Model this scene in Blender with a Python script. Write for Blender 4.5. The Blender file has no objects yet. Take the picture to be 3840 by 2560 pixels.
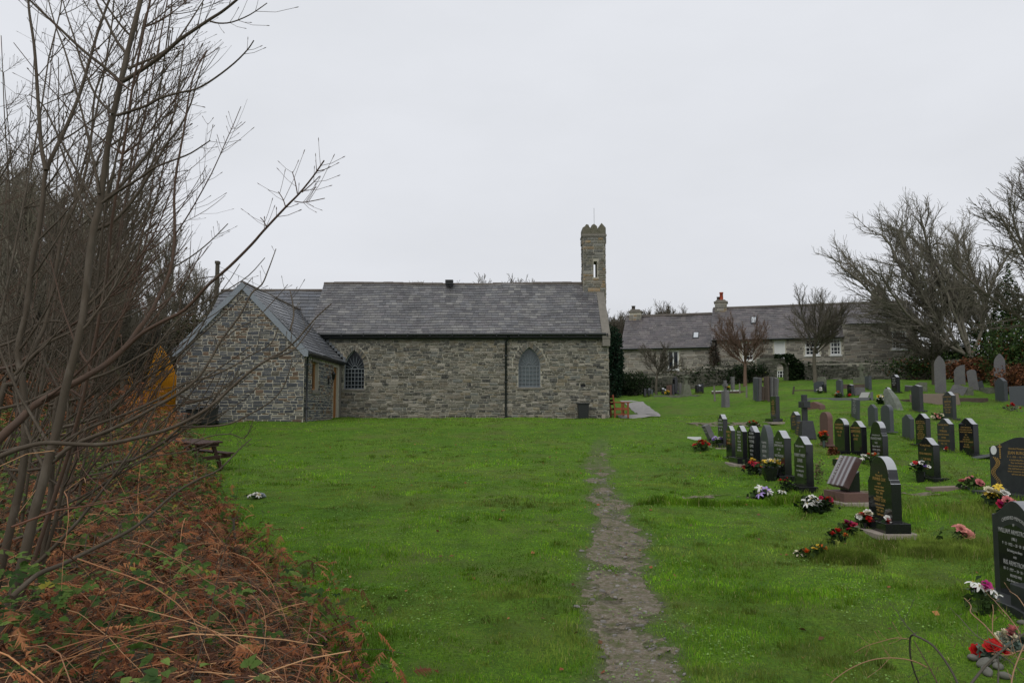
import bpy, math, random
import numpy as np
from mathutils import Vector, Matrix
from mathutils.geometry import tessellate_polygon

S = bpy.context.scene
C = S.collection
R = math.radians
rnd = random.Random(7)
nr = np.random.RandomState(11)

# ------------------------------------------------------------------ camera
EYE = 1.90
FL = 3100.0                      # focal length in photo pixels (3840 wide)
PITCH = math.atan(263/3100.0)
cam = bpy.data.cameras.new('camera'); camo = bpy.data.objects.new('camera', cam); C.objects.link(camo)
cam.sensor_width = 36.0; cam.lens = FL/3840*36.0; cam.clip_end = 2000; cam.clip_start = 0.05
camo.location = (0, 0, EYE); camo.rotation_euler = (R(90)+PITCH, 0, 0)
S.camera = camo
S.render.resolution_x = 1024; S.render.resolution_y = 682
# ------------------------------------------------------------------ world: flat grey overcast
W = bpy.data.worlds.new('World'); S.world = W; W.use_nodes = True
nt = W.node_tree; nt.nodes.clear()
def wn(t, **k):
    n = nt.nodes.new(t)
    for a, b in k.items(): setattr(n, a, b)
    return n
out = wn('ShaderNodeOutputWorld'); bg = wn('ShaderNodeBackground')
sky = wn('ShaderNodeTexSky'); sky.sky_type = 'NISHITA'; sky.sun_disc = False
sky.sun_elevation = R(38); sky.sun_rotation = R(205); sky.altitude = 10
sky.dust_density = 3.0
hs = wn('ShaderNodeHueSaturation'); hs.inputs['Saturation'].default_value = 0.10; hs.inputs['Value'].default_value = 1.0
nt.links.new(sky.outputs[0], hs.inputs['Color'])
tc = wn('ShaderNodeTexCoord'); mp = wn('ShaderNodeMapping'); mp.inputs['Scale'].default_value = (1.2, 1.2, 3.0)
nz = wn('ShaderNodeTexNoise'); nz.inputs['Scale'].default_value = 1.6; nz.inputs['Detail'].default_value = 5; nz.inputs['Roughness'].default_value = .55
nt.links.new(tc.outputs['Generated'], mp.inputs[0]); nt.links.new(mp.outputs[0], nz.inputs['Vector'])
cr = wn('ShaderNodeValToRGB')
cr.color_ramp.elements[0].position = .25; cr.color_ramp.elements[0].color = (6.55, 6.75, 7.15, 1)
cr.color_ramp.elements[1].position = .78; cr.color_ramp.elements[1].color = (7.55, 7.75, 8.25, 1)
nt.links.new(nz.outputs['Fac'], cr.inputs[0])
mix = wn('ShaderNodeMix', data_type='RGBA'); mix.inputs[0].default_value = .93     # cloud deck hides almost all of the clear sky
nt.links.new(hs.outputs[0], mix.inputs[6]); nt.links.new(cr.outputs[0], mix.inputs[7])
sp = wn('ShaderNodeSeparateXYZ'); nt.links.new(tc.outputs['Generated'], sp.inputs[0])
g = wn('ShaderNodeMapRange'); g.inputs[1].default_value = 0.0; g.inputs[2].default_value = .45
g.inputs[3].default_value = .89; g.inputs[4].default_value = 1.02
nt.links.new(sp.outputs[2], g.inputs[0])
m2 = wn('ShaderNodeMix', data_type='RGBA', blend_type='MULTIPLY'); m2.inputs[0].default_value = 1
nt.links.new(mix.outputs[2], m2.inputs[6]); nt.links.new(g.outputs[0], m2.inputs[7])
nt.links.new(m2.outputs[2], bg.inputs[0]); bg.inputs[1].default_value = .112
nt.links.new(bg.outputs[0], out.inputs[0])
sun = bpy.data.lights.new('sun', 'SUN'); sun.energy = 1.2; sun.angle = R(45); sun.color = (1, .97, .92)
so = bpy.data.objects.new('sun', sun); C.objects.link(so)
so.rotation_euler = (R(45), 0, R(-20))
S.view_settings.view_transform = 'Standard'; S.view_settings.look = 'None'
S.view_settings.exposure = 0; S.view_settings.gamma = 1
S.cycles.max_bounces = 5; S.cycles.diffuse_bounces = 3; S.cycles.transparent_max_bounces = 8

# ------------------------------------------------------------------ helpers: noise, terrain, rays
def sst(t):
    t = np.clip(t, 0, 1); return t*t*(3-2*t)
_perm = np.random.RandomState(3).rand(256, 256)
def vn(x, y):
    x = np.asarray(x, float); y = np.asarray(y, float)
    xi = np.floor(x).astype(int); yi = np.floor(y).astype(int); fx = x-xi; fy = y-yi
    fx = fx*fx*(3-2*fx); fy = fy*fy*(3-2*fy)
    a = _perm[xi & 255, yi & 255]; b = _perm[(xi+1) & 255, yi & 255]
    c = _perm[xi & 255, (yi+1) & 255]; d = _perm[(xi+1) & 255, (yi+1) & 255]
    return (a*(1-fx)+b*fx)*(1-fy)+(c*(1-fx)+d*fx)*fy
def fbm(x, y, o=4):
    s = 0; a = .5; t = 0
    for i in range(o):
        s = s+a*vn(x*2**i+17.3*i, y*2**i+5.1*i); t += a; a *= .55
    return s/t
PY = [-12, 0, 5.8, 10.6, 14.6, 17, 23, 28.6, 33, 36, 40, 44, 50, 56, 62, 80, 140, 320]
PZ = [-2.05, -1.95, -1.9, -1.62, -1.43, -1.32, -.93, -.38, -.30, -.27, 0.0, .45, .9, 1.25, 1.7, 2.6, 4.5, 8]
_yy = np.linspace(-12, 320, 3321); _zz = np.interp(_yy, PY, PZ)
_k = np.ones(21)/21; _zs = np.convolve(np.pad(_zz, 10, mode='edge'), _k, mode='valid')
BX = [(2, .6), (3.5, -.1), (5.8, -1.05), (7.7, -1.75), (9.2, -2.6), (10.5, -3.4), (13.7, -4.9), (17, -6.35), (25, -9.3), (28, -11.0), (33, -14.5), (60, -22)]
def bankx(y): return np.interp(y, [b[0] for b in BX], [b[1] for b in BX])
def terr(x, y):
    x = np.asarray(x, float); y = np.asarray(y, float)
    z = np.interp(y, _yy, _zs)
    z = z+.5*sst((y-24)/10)*sst((x-6)/10)+.5*sst((y-34)/10)*sst((x-10)/12)
    d = bankx(y)-x
    z = z+.50*sst(d/1.3)*sst((60-y)/20)+.35*sst((d-.8)/3)*sst((40-y)/15)
    # small bank in front of the second grave row
    z = z+.05*(fbm(x*.35+9, y*.35, 2)-.5)*2
    return z+EYE
def tz(x, y): return float(terr(x, y))
cp, sp_ = math.cos(PITCH), math.sin(PITCH)
def ray(px, py):
    u = (px-1920)/FL; v = (1280-py)/FL
    return np.array([u, cp-v*sp_, sp_+v*cp])
def atY(px, py, Y):             # photo pixel (3840 wide) on the vertical plane at distance Y
    d = ray(px, py); d = d*(Y/d[1]); return Vector((d[0], d[1], d[2]+EYE))
def aD(px, py, Y): return atY(px*1.63265, py*1.63265, Y)
def hit(px, py):
    d = ray(px, py); d = d/d[1]
    ys = np.arange(2.5, 130, .02); zs = terr(d[0]*ys, ys)-(EYE+d[2]*ys)
    i = np.argmax(zs >= 0)
    if zs[i] < 0: i = len(ys)-1
    y = ys[i]; return Vector((d[0]*y, y, tz(d[0]*y, y)))
def hD(px, py): return hit(px*1.63265, py*1.63265)

# ------------------------------------------------------------------ materials
def mat(name, color=(.5, .5, .5), rough=.8, spec=.3, attr=False, noise=None, bump=None, metal=0, noise2=None, stretch=None, coat=0, sub=0):
    """noise=(scale, amount, color2) ; bump=(scale, strength, dist)"""
    m = bpy.data.materials.new(name); m.use_nodes = True
    t = m.node_tree; b = t.nodes['Principled BSDF']
    b.inputs['Roughness'].default_value = rough; b.inputs['Specular IOR Level'].default_value = spec
    b.inputs['Metallic'].default_value = metal
    if coat: b.inputs['Coat Weight'].default_value = coat; b.inputs['Coat Roughness'].default_value = .05
    co = t.nodes.new('ShaderNodeTexCoord'); src = co.outputs['Object']
    if stretch:
        mp = t.nodes.new('ShaderNodeMapping'); mp.inputs['Scale'].default_value = stretch
        t.links.new(src, mp.inputs[0]); src = mp.outputs[0]
    if attr:
        a = t.nodes.new('ShaderNodeAttribute'); a.attribute_name = 'Col'; cur = a.outputs['Color']
    else:
        a = t.nodes.new('ShaderNodeRGB'); a.outputs[0].default_value = (*color, 1); cur = a.outputs[0]
    for nn in (noise, noise2):
        if nn:
            n = t.nodes.new('ShaderNodeTexNoise'); n.inputs['Scale'].default_value = nn[0]; n.inputs['Detail'].default_value = 6
            n.inputs['Roughness'].default_value = .65
            t.links.new(src, n.inputs['Vector'])
            r = t.nodes.new('ShaderNodeMapRange'); r.inputs[1].default_value = nn[3] if len(nn) > 3 else .38
            r.inputs[2].default_value = nn[4] if len(nn) > 4 else .68; r.inputs[4].default_value = nn[1]
            t.links.new(n.outputs['Fac'], r.inputs[0])
            mx = t.nodes.new('ShaderNodeMix'); mx.data_type = 'RGBA'; mx.inputs[7].default_value = (*nn[2], 1)
            t.links.new(r.outputs[0], mx.inputs[0]); t.links.new(cur, mx.inputs[6]); cur = mx.outputs[2]
    t.links.new(cur, b.inputs['Base Color'])
    if bump:
        n = t.nodes.new('ShaderNodeTexNoise'); n.inputs['Scale'].default_value = bump[0]; n.inputs['Detail'].default_value = 5
        t.links.new(src, n.inputs['Vector'])
        bp = t.nodes.new('ShaderNodeBump'); bp.inputs['Strength'].default_value = bump[1]; bp.inputs['Distance'].default_value = bump[2]
        t.links.new(n.outputs['Fac'], bp.inputs['Height']); t.links.new(bp.outputs[0], b.inputs['Normal'])
    return m
M = {}
M['stone'] = mat('rubble_stone', attr=True, rough=.85, noise=(9, .55, (.30, .285, .25), .48, .72), noise2=(1.1, .35, (.075, .075, .06), .5, .72), bump=(22, .6, .03))
M['stone2'] = mat('squared_stone', attr=True, rough=.8, noise=(12, .25, (.16, .15, .14)), bump=(25, .5, .02))
M['mortar'] = mat('old_mortar', (.36, .34, .28), .95, .1, noise=(4, .6, (.20, .19, .15)), bump=(30, .5, .02))
M['mortar2'] = mat('pale_mortar', (.43, .405, .335), .95, .1, noise=(5, .5, (.30, .285, .23)), bump=(30, .4, .01))
M['dress'] = mat('dressed_stone', (.19, .175, .15), .9, .2, noise=(6, .5, (.10, .095, .08)), bump=(15, .4, .02))
M['lead'] = mat('lead', (.10, .11, .12), .5, .4, noise=(4, .5, (.16, .17, .18)))
M['slate'] = mat('slate', attr=True, rough=.42, spec=.5, noise=(4.5, .6, (.20, .195, .175), .54, .74), noise2=(.8, .5, (.05, .05, .052), .48, .7), bump=(20, .3, .01))
M['ridge'] = mat('ridge_tile', (.10, .085, .075), .8, .2, noise=(5, .5, (.15, .14, .12)))
M['gutter'] = mat('black_gutter', (.010, .013, .013), .35, .4)
M['fascia'] = mat('grey_fascia', (.20, .225, .25), .6, .3, noise=(3, .2, (.15, .17, .18)))
M['glassd'] = mat('dark_glass', (.012, .016, .02), .08, .5)
M['glassp'] = mat('pale_glass', (.065, .085, .088), .15, .5, noise=(3, .5, (.03, .042, .045)))
M['leadbar'] = mat('window_lattice', (.16, .18, .19), .5, .4)
M['oak'] = mat('light_oak', (.30, .15, .055), .55, .3, noise=(8, .5, (.20, .10, .035)), stretch=(6, 6, .6))
M['bench'] = mat('bench_wood', (.24, .058, .020), .5, .35, noise=(8, .5, (.13, .032, .014)), stretch=(5, 5, 1))
M['picnic'] = mat('picnic_wood', (.045, .020, .013), .65, .3, noise=(8, .5, (.10, .058, .042), .52, .72), stretch=(2, 8, 8))
M['black'] = mat('black_plastic', (.012, .014, .014), .45, .4)
M['granite'] = mat('polished_black_granite', (.010, .011, .012), .11, .55, noise=(180, .5, (.03, .032, .034), .5, .8))
M['skytop2'] = mat('painted_sky_sheen_grey_top', (.17, .175, .185), .3, .6)  # duller sky sheen for a granite top, painted in as paler grey
M['skytop'] = mat('painted_sky_sheen_top', (.34, .35, .37), .25, .6)  # bright sky reflection on polished tops, put into the base colour
M['granitem'] = mat('matt_black_granite', (.022, .024, .026), .42, .4, noise=(9, .4, (.05, .055, .055)))
M['granitg'] = mat('grey_granite', (.048, .054, .060), .35, .4, noise=(60, .5, (.075, .083, .09)))
M['slategrave'] = mat('weathered_slate', (.128, .122, .130), .8, .2, noise=(4, .55, (.17, .175, .15)), noise2=(14, .3, (.05, .05, .05)), bump=(12, .3, .01))
M['mossstone'] = mat('mossy_stone', (.15, .155, .12), .95, .1, noise=(7, .7, (.07, .085, .05)), bump=(14, .6, .03))
M['redstone'] = mat('brown_red_stone', (.125, .072, .058), .75, .3, noise=(8, .5, (.085, .048, .04)), bump=(20, .3, .01))
M['tan'] = mat('tan_stone', (.21, .165, .135), .85, .2, noise=(10, .4, (.15, .12, .10)))
M['brownkerb'] = mat('brown_kerb_stone', (.085, .062, .05), .85, .2, noise=(8, .5, (.13, .10, .085)))
M['concrete'] = mat('concrete', (.30, .26, .22), .95, .1, noise=(10, .5, (.20, .175, .15)), bump=(40, .3, .01))
M['paving'] = mat('path_concrete', (.27, .26, .25), .9, .2, noise=(3, .5, (.20, .19, .18)), bump=(50, .3, .005))
M['greykerb'] = mat('grey_kerb', (.105, .110, .115), .6, .3, noise=(20, .4, (.14, .145, .15)))
M['white'] = mat('white_paint', (.62, .63, .62), .5, .3)
M['gold'] = mat('gold_lettering', (.36, .22, .06), .5, .4)
M['silver'] = mat('pale_lettering', (.38, .38, .365), .5, .4)
M['bark'] = mat('sapling_bark', (.068, .052, .035), .75, .25, noise=(14, .6, (.15, .128, .10), .5, .72), noise2=(5, .5, (.040, .034, .022)), bump=(60, .5, .004), stretch=(1, 1, .4))
M['barkred'] = mat('reddish_bark', (.085, .052, .034), .75, .25, noise=(14, .5, (.06, .048, .040)), bump=(60, .4, .003))
M['barkd'] = mat('dark_bark', (.085, .074, .060), .9, .1, noise=(3, .6, (.05, .056, .032)))
M['barkg'] = mat('grey_twig_bark', (.115, .100, .080), .9, .1, noise=(.8, .5, (.085, .085, .055)))
M['barkw'] = mat('weathered_bark', (.17, .152, .125), .9, .1, noise=(.7, .5, (.10, .108, .068)))
M['barkwood'] = mat('wood_bark', (.20, .175, .14), .9, .1, noise=(.5, .6, (.12, .125, .075)))
M['barkr'] = mat('russet_twig_bark', (.135, .090, .066), .9, .1)
def leafmat(name, rough=.6, trans=.25):
    m = bpy.data.materials.new(name); m.use_nodes = True; t = m.node_tree; b = t.nodes['Principled BSDF']
    a = t.nodes.new('ShaderNodeAttribute'); a.attribute_name = 'Col'
    b.inputs['Roughness'].default_value = rough; b.inputs['Specular IOR Level'].default_value = .25
    t.links.new(a.outputs['Color'], b.inputs['Base Color'])
    tr = t.nodes.new('ShaderNodeBsdfTranslucent'); t.links.new(a.outputs['Color'], tr.inputs[0])
    mx = t.nodes.new('ShaderNodeMixShader'); mx.inputs[0].default_value = trans
    t.links.new(b.outputs[0], mx.inputs[1]); t.links.new(tr.outputs[0], mx.inputs[2])
    t.links.new(mx.outputs[0], t.nodes['Material Output'].inputs[0]); return m
M['leaf'] = leafmat('leaf', .75); M['leaf'].node_tree.nodes['Principled BSDF'].inputs['Specular IOR Level'].default_value = .1; M['grass'] = leafmat('grass_blade', .7, .3); M['grass'].node_tree.nodes['Principled BSDF'].inputs['Specular IOR Level'].default_value = .06; M['petal'] = leafmat('petal', .6, .2); M['dead'] = leafmat('dead_fern', .9, .1)
def glassmat(name, color, rough=.05):
    return mat(name, color, rough, .6)
M['skylight'] = mat('skylight_glass', (.45, .48, .5), .1, .6)
M['orange'] = mat('ochre_canvas', (.72, .31, .012), .7, .2, noise=(3, .4, (.58, .23, .010)), bump=(6, .3, .03))
M['terra'] = mat('terracotta', (.42, .085, .045), .8, .2)

# ------------------------------------------------------------------ mesh building
def tag(o, label=None, cat=None, group=None, kind=None):
    if label: o['label'] = label
    if cat: o['category'] = cat
    if group: o['group'] = group
    if kind: o['kind'] = kind
    return o
def thing(name, loc, label, cat, group=None, rz=0, tilt=(0, 0)):
    o = bpy.data.objects.new(name, None); C.objects.link(o); o.location = loc; o.rotation_euler = (tilt[0], tilt[1], rz)
    o.empty_display_size = .2
    return tag(o, label, cat, group)
def woff(p):
    v = Vector((0, 0, 0))
    while p: v = v+p.location; p = p.parent
    return v
def rawmesh(name, V, F, k, m, cols=None, smooth=False):
    me = bpy.data.meshes.new(name); V = np.asarray(V, np.float32); F = np.asarray(F, np.int32)
    me.vertices.add(len(V)); me.vertices.foreach_set('co', V.ravel())
    n = len(F); me.loops.add(n*k); me.loops.foreach_set('vertex_index', F.ravel())
    me.polygons.add(n); me.polygons.foreach_set('loop_start', np.arange(n, dtype=np.int32)*k)
    me.polygons.foreach_set('loop_total', np.full(n, k, np.int32))
    if smooth: me.polygons.foreach_set('use_smooth', np.ones(n, bool))
    if cols is not None:
        a = me.attributes.new('Col', 'FLOAT_COLOR', 'FACE'); cc = np.ones((n, 4), np.float32); cc[:, :3] = cols
        a.data.foreach_set('color', cc.ravel())
    me.update(); me.validate(); me.materials.append(m); return me
def link(name, me, parent=None, loc=None):
    o = bpy.data.objects.new(name, me); C.objects.link(o)
    if parent: o.parent = parent
    if loc is not None: o.location = loc
    return o
class MB:
    def __init__(s): s.v = []; s.f = []; s.c = []; s.sm = []
    def add(s, vs, fs, c=None, smooth=False):
        b = len(s.v); s.v.extend([tuple(x) for x in vs])
        for f in fs: s.f.append(tuple(i+b for i in f)); s.c.append(c or (.5, .5, .5)); s.sm.append(smooth)
    def box(s, c, d, col=None, rot=None):
        hx, hy, hz = d[0]/2, d[1]/2, d[2]/2
        vs = [Vector((x, y, z)) for z in (-hz, hz) for x, y in ((-hx, -hy), (hx, -hy), (hx, hy), (-hx, hy))]
        if rot: vs = [rot @ v for v in vs]
        c = Vector(c); vs = [v+c for v in vs]
        s.add(vs, [(3, 2, 1, 0), (4, 5, 6, 7), (0, 1, 5, 4), (1, 2, 6, 5), (2, 3, 7, 6), (3, 0, 4, 7)], col)
    def cbox(s, x0, x1, y0, y1, z0, z1, col=None):
        s.box(((x0+x1)/2, (y0+y1)/2, (z0+z1)/2), (x1-x0, y1-y0, z1-z0), col)
    def bar(s, a, b, w, h=None, col=None):          # square bar between two points
        a = Vector(a); b = Vector(b); d = b-a; L = d.length; h = h or w
        q = d.to_track_quat('Z', 'Y').to_matrix(); s.box((a+b)/2, (w, h, L), col, q)
    def tube(s, pts, rad, n=6, col=None, cap=True):
        pts = [Vector(p) for p in pts]
        if not hasattr(rad, '__len__'): rad = [rad]*len(pts)
        ring = []; up = None
        for i, p in enumerate(pts):
            d = (pts[min(i+1, len(pts)-1)]-pts[max(i-1, 0)]).normalized()
            if up is None: up = d.orthogonal().normalized()
            up = (up-d*up.dot(d)).normalized(); sd = d.cross(up)
            ring.append([p+(up*math.cos(2*math.pi*j/n)+sd*math.sin(2*math.pi*j/n))*rad[i] for j in range(n)])
        vs = [v for r in ring for v in r]; fs = []
        for i in range(len(pts)-1):
            for j in range(n):
                k = (j+1) % n; fs.append((i*n+j, i*n+k, (i+1)*n+k, (i+1)*n+j))
        s.add(vs, fs, col, True)
        if cap: s.add(ring[0], [tuple(reversed(range(n)))], col); s.add(ring[-1], [tuple(range(n))], col)
    def prism(s, loops, mapf, t0, t1, col=None):     # outline with holes, mapf(u,v,t)
        pts = [p for l in loops for p in l]
        tri = tessellate_polygon([[Vector((p[0], p[1], 0)) for p in l] for l in loops])
        b = len(pts); vs = [mapf(p[0], p[1], t0) for p in pts]+[mapf(p[0], p[1], t1) for p in pts]
        fs = [tuple(t) for t in tri]+[tuple(reversed([i+b for i in t])) for t in tri]
        o = 0
        for l in loops:
            n = len(l)
            for i in range(n): j = (i+1) % n; fs.append((o+i, o+j, o+j+b, o+i+b))
            o += n
        s.add(vs, fs, col)
    def build(s, name, m, parent=None, world=False, bevel=0, recalc=False):
        me = bpy.data.meshes.new(name)
        off = woff(parent) if (world and parent) else Vector((0, 0, 0))
        me.from_pydata([(v[0]-off.x, v[1]-off.y, v[2]-off.z) for v in s.v], [], s.f)
        a = me.attributes.new('Col', 'FLOAT_COLOR', 'FACE')
        cc = np.ones((len(s.f), 4), np.float32); cc[:, :3] = np.array(s.c); a.data.foreach_set('color', cc.ravel())
        me.polygons.foreach_set('use_smooth', s.sm)
        me.materials.append(m); me.update()
        if recalc:
            import bmesh
            bm = bmesh.new(); bm.from_mesh(me); bmesh.ops.recalc_face_normals(bm, faces=bm.faces); bm.to_mesh(me); bm.free()
        o = link(name, me, parent)
        if bevel:
            md = o.modifiers.new('bevel', 'BEVEL'); md.width = bevel; md.segments = 2; md.limit_method = 'ANGLE'
        return o
def segmesh(name, segs, m, parent=None, sides=None, off=None):
    """independent frusta for every segment (p0, p1, r0, r1)"""
    if not len(segs): return None
    A = np.array([[*s[0], *s[1], s[2], s[3]] for s in segs], float)
    p0 = A[:, :3]; p1 = A[:, 3:6]; r0 = A[:, 6]; r1 = A[:, 7]; d = p1-p0; L = np.linalg.norm(d, axis=1)+1e-9; d = d/L[:, None]
    p1 = p1+d*(r1*.5)[:, None]
    ref = np.where(np.abs(d[:, 2:3]) > .9, np.array([[1., 0, 0]]), np.array([[0, 0, 1.]]))
    u = np.cross(d, ref); u /= np.linalg.norm(u, axis=1)[:, None]; w = np.cross(d, u)
    n = sides or 3; V = []
    for k in range(n):
        a = 2*math.pi*k/n; V.append(p0+(u*math.cos(a)+w*math.sin(a))*r0[:, None])
    for k in range(n):
        a = 2*math.pi*k/n; V.append(p1+(u*math.cos(a)+w*math.sin(a))*r1[:, None])
    V = np.stack(V, 1); N = len(segs); base = (np.arange(N)*2*n)[:, None]
    F = np.concatenate([base+np.array([[k, (k+1) % n, n+(k+1) % n, n+k]]) for k in range(n)], 0)
    V = V.reshape(-1, 3)
    if off is not None: V = V-np.array(off)
    return link(name, rawmesh(name, V, F, 4, m, smooth=True), parent)

# ------------------------------------------------------------------ setting: ground
def axis(a, b, near, step0, grow):
    xs = [near]; s = step0
    while xs[-1] < b: xs.append(xs[-1]+s); s *= grow
    l = [near]; s = step0
    while l[-1] > a: l.append(l[-1]-s); s *= grow
    return np.array(sorted(set(l[1:]+xs)))
gx = axis(-90, 130, 3, .16, 1.012); gy = axis(-6, 300, 8, .10, 1.0125)
# footpath centre line
pc = [(hD(1450, 1568), .42), (hD(1443, 1480), .44), (hD(1438, 1400), .48), (hD(1430, 1300), .48), (hD(1412, 1210), .44), (hD(1394, 1140), .42), (hD(1380, 1080), .42), (hD(1376, 1040), .40), (hD(1385, 1005), .3)]
_p0 = pc[0][0]; pc = [(Vector((_p0.x+.15, 1.0, 0)), .36)]+pc
PCY = [p[0].y for p in pc]; PCX = [p[0].x for p in pc]; PCW = [p[1]*.88 for p in pc]
def pathm(x, y):
    cx = np.interp(y, PCY, PCX); w = np.interp(y, PCY, PCW)
    d = np.abs(x-cx)/w
    n = fbm(x*2.6, y*1.4, 3)
    return sst(1.35-d+(n-.5)*1.5)*sst((pc[-1][0].y+3-y)/5)*np.clip(1-.036*(y-8.5), .2, 1)
def micro(x, y):
    n = fbm(x*2.1+3, y*2.1, 3); t = fbm(x*.9+40, y*.9+7, 3)
    a = .05+.05*sst((x-3)/4)
    return (n-.5)*a*1.6+np.maximum(t-.55, 0)*a*4-.03*pathm(x, y)
X, Y = np.meshgrid(gx, gy); Z = terr(X, Y)+micro(X, Y)*sst((70-Y)/30)
nx, ny = len(gx), len(gy)
V = np.stack([X, Y, Z], -1).reshape(-1, 3)
i = np.arange(nx-1); j = np.arange(ny-1); I, J = np.meshgrid(i, j); b0 = (J*nx+I).ravel()
F = np.stack([b0, b0+1, b0+nx+1, b0+nx], 1)
def groundmat():
    m = bpy.data.materials.new('lawn_ground'); m.use_nodes = True; t = m.node_tree; b = t.nodes['Principled BSDF']
    b.inputs['Roughness'].default_value = .9; b.inputs['Specular IOR Level'].default_value = .1
    co = t.nodes.new('ShaderNodeTexCoord')
    def N(scale, det=6, rough=.6):
        n = t.nodes.new('ShaderNodeTexNoise'); n.inputs['Scale'].default_value = scale; n.inputs['Detail'].default_value = det; n.inputs['Roughness'].default_value = rough
        t.links.new(co.outputs['Object'], n.inputs['Vector']); return n.outputs['Fac']
    def MX(f, a, c, lo=.35, hi=.65, amt=1):
        r = t.nodes.new('ShaderNodeMapRange'); r.inputs[1].default_value = lo; r.inputs[2].default_value = hi; r.inputs[4].default_value = amt
        t.links.new(f, r.inputs[0]); x = t.nodes.new('ShaderNodeMix'); x.data_type = 'RGBA'
        t.links.new(r.outputs[0], x.inputs[0])
        if isinstance(a, tuple): x.inputs[6].default_value = (*a, 1)
        else: t.links.new(a, x.inputs[6])
        if isinstance(c, tuple): x.inputs[7].default_value = (*c, 1)
        else: t.links.new(c, x.inputs[7])
        return x.outputs[2]
    c = MX(N(.35, 3), (.090, .195, .014), (.140, .255, .022))
    c = MX(N(2.2, 5), c, (.055, .135, .012), .42, .7, .7)
    c = MX(N(7, 5), c, (.16, .25, .035), .5, .75, .55)
    c = MX(N(38, 3), c, (.030, .065, .010), .42, .66, .75)
    c = MX(N(4.5, 4), c, (.045, .09, .012), .5, .68, .65)
    c = MX(N(1.1, 4), c, (.13, .15, .04), .56, .74, .5)
    c = MX(N(.7, 5, .7), c, (.10, .115, .035), .50, .66, .6)
    a = t.nodes.new('ShaderNodeAttribute'); a.attribute_name = 'soil'
    soil = MX(N(25, 4), (.080, .070, .042), (.18, .16, .125), .35, .7)
    soil = MX(N(6, 4), soil, (.06, .085, .022), .5, .62, .85)
    c = MX(a.outputs['Fac'], c, soil, .15, .85)
    t.links.new(c, b.inputs['Base Color'])
    bp = t.nodes.new('ShaderNodeBump'); bp.inputs['Strength'].default_value = .9; bp.inputs['Distance'].default_value = .05
    t.links.new(N(30, 5, .7), bp.inputs['Height']); t.links.new(bp.outputs[0], b.inputs['Normal'])
    return m
me = rawmesh('ground', V, F, 4, groundmat(), smooth=True)
soil = (pathm(X, Y)*.9).ravel()
bd = (bankx(Y)-X).ravel(); soil = np.maximum(soil, sst((bd+.1)/.5)*.85*sst((60-Y.ravel())/20))
at = me.attributes.new('soil', 'FLOAT', 'POINT'); at.data.foreach_set('value', soil.astype(np.float32))
ground = link('ground', me); tag(ground, kind='structure')
def gz(x, y): return float(terr(x, y)+micro(x, y)*sst((70-y)/30))

# worn footpath: ragged bare patches, a sheet just above the lawn
ys = np.arange(1.5, pc[-1][0].y+1.5, .03); us = np.arange(-.75, .751, .025)
UU, YY = np.meshgrid(us, ys); XX = UU+np.interp(YY, PCY, PCX)
pv = pathm(XX, YY)-1.05*fbm(XX*3.1+8, YY*4.2, 5)-.45*(fbm(XX*11, YY*13, 3)-.5)-.24
ZZ = terr(XX, YY)+micro(XX, YY)+np.clip(pv*.10, -.03, .010)+.010*(fbm(XX*12, YY*12, 3)-.5)
keep = pv > -.12
nu = len(us); ok = keep[:-1, :-1] & keep[1:, 1:] & keep[1:, :-1]
I, J = np.meshgrid(np.arange(nu-1), np.arange(len(ys)-1)); b0 = (J*nu+I)[ok]
F = np.stack([b0, b0+1, b0+nu+1, b0+nu], 1)
pm = mat('trodden_soil', (.16, .132, .098), .95, .1, noise=(30, .75, (.30, .27, .225), .45, .7), noise2=(9, .75, (.075, .09, .03), .45, .62), bump=(45, 1.0, .03))
fp = link('footpath', rawmesh('footpath', np.stack([XX, YY, ZZ], -1).reshape(-1, 3), F, 4, pm, smooth=True)); tag(fp, kind='structure')
# stones and chips trodden into the path
mb = MB()
for k in range(1100):
    y = rnd.uniform(3.5, 17); cx = float(np.interp(y, PCY, PCX)); x = cx+rnd.gauss(0, .26)
    if pathm(x, y) < .45: continue
    s = rnd.choice((.006, .008, .010, .014, .014, .02, .032))*rnd.uniform(.7, 1.2); z = gz(x, y)+.012
    a = rnd.uniform(0, 6.28); q = Matrix.Rotation(a, 3, 'Z') @ Matrix.Rotation(rnd.uniform(-.3, .3), 3, 'X')
    n = 6; top = [Vector((x, y, z))+q @ Vector((s*math.cos(6.283*i/n)*rnd.uniform(.6, 1), s*.6*math.sin(6.283*i/n)*rnd.uniform(.6, 1), s*.22)) for i in range(n)]
    bot = [v-Vector((0, 0, s*.5))+(v-Vector((x, y, z)))*.25 for v in top]
    g_ = rnd.uniform(.10, .24); mb.add(top+bot, [tuple(range(n))]+[(i, i+n, (i+1) % n+n, (i+1) % n) for i in range(n)], (g_, g_*.93, g_*.84))
tag(mb.build('gravel', mat('path_stones', attr=True, rough=.8)), 'grey brown stone chips trodden into the worn footpath', 'gravel', kind='stuff')

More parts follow.
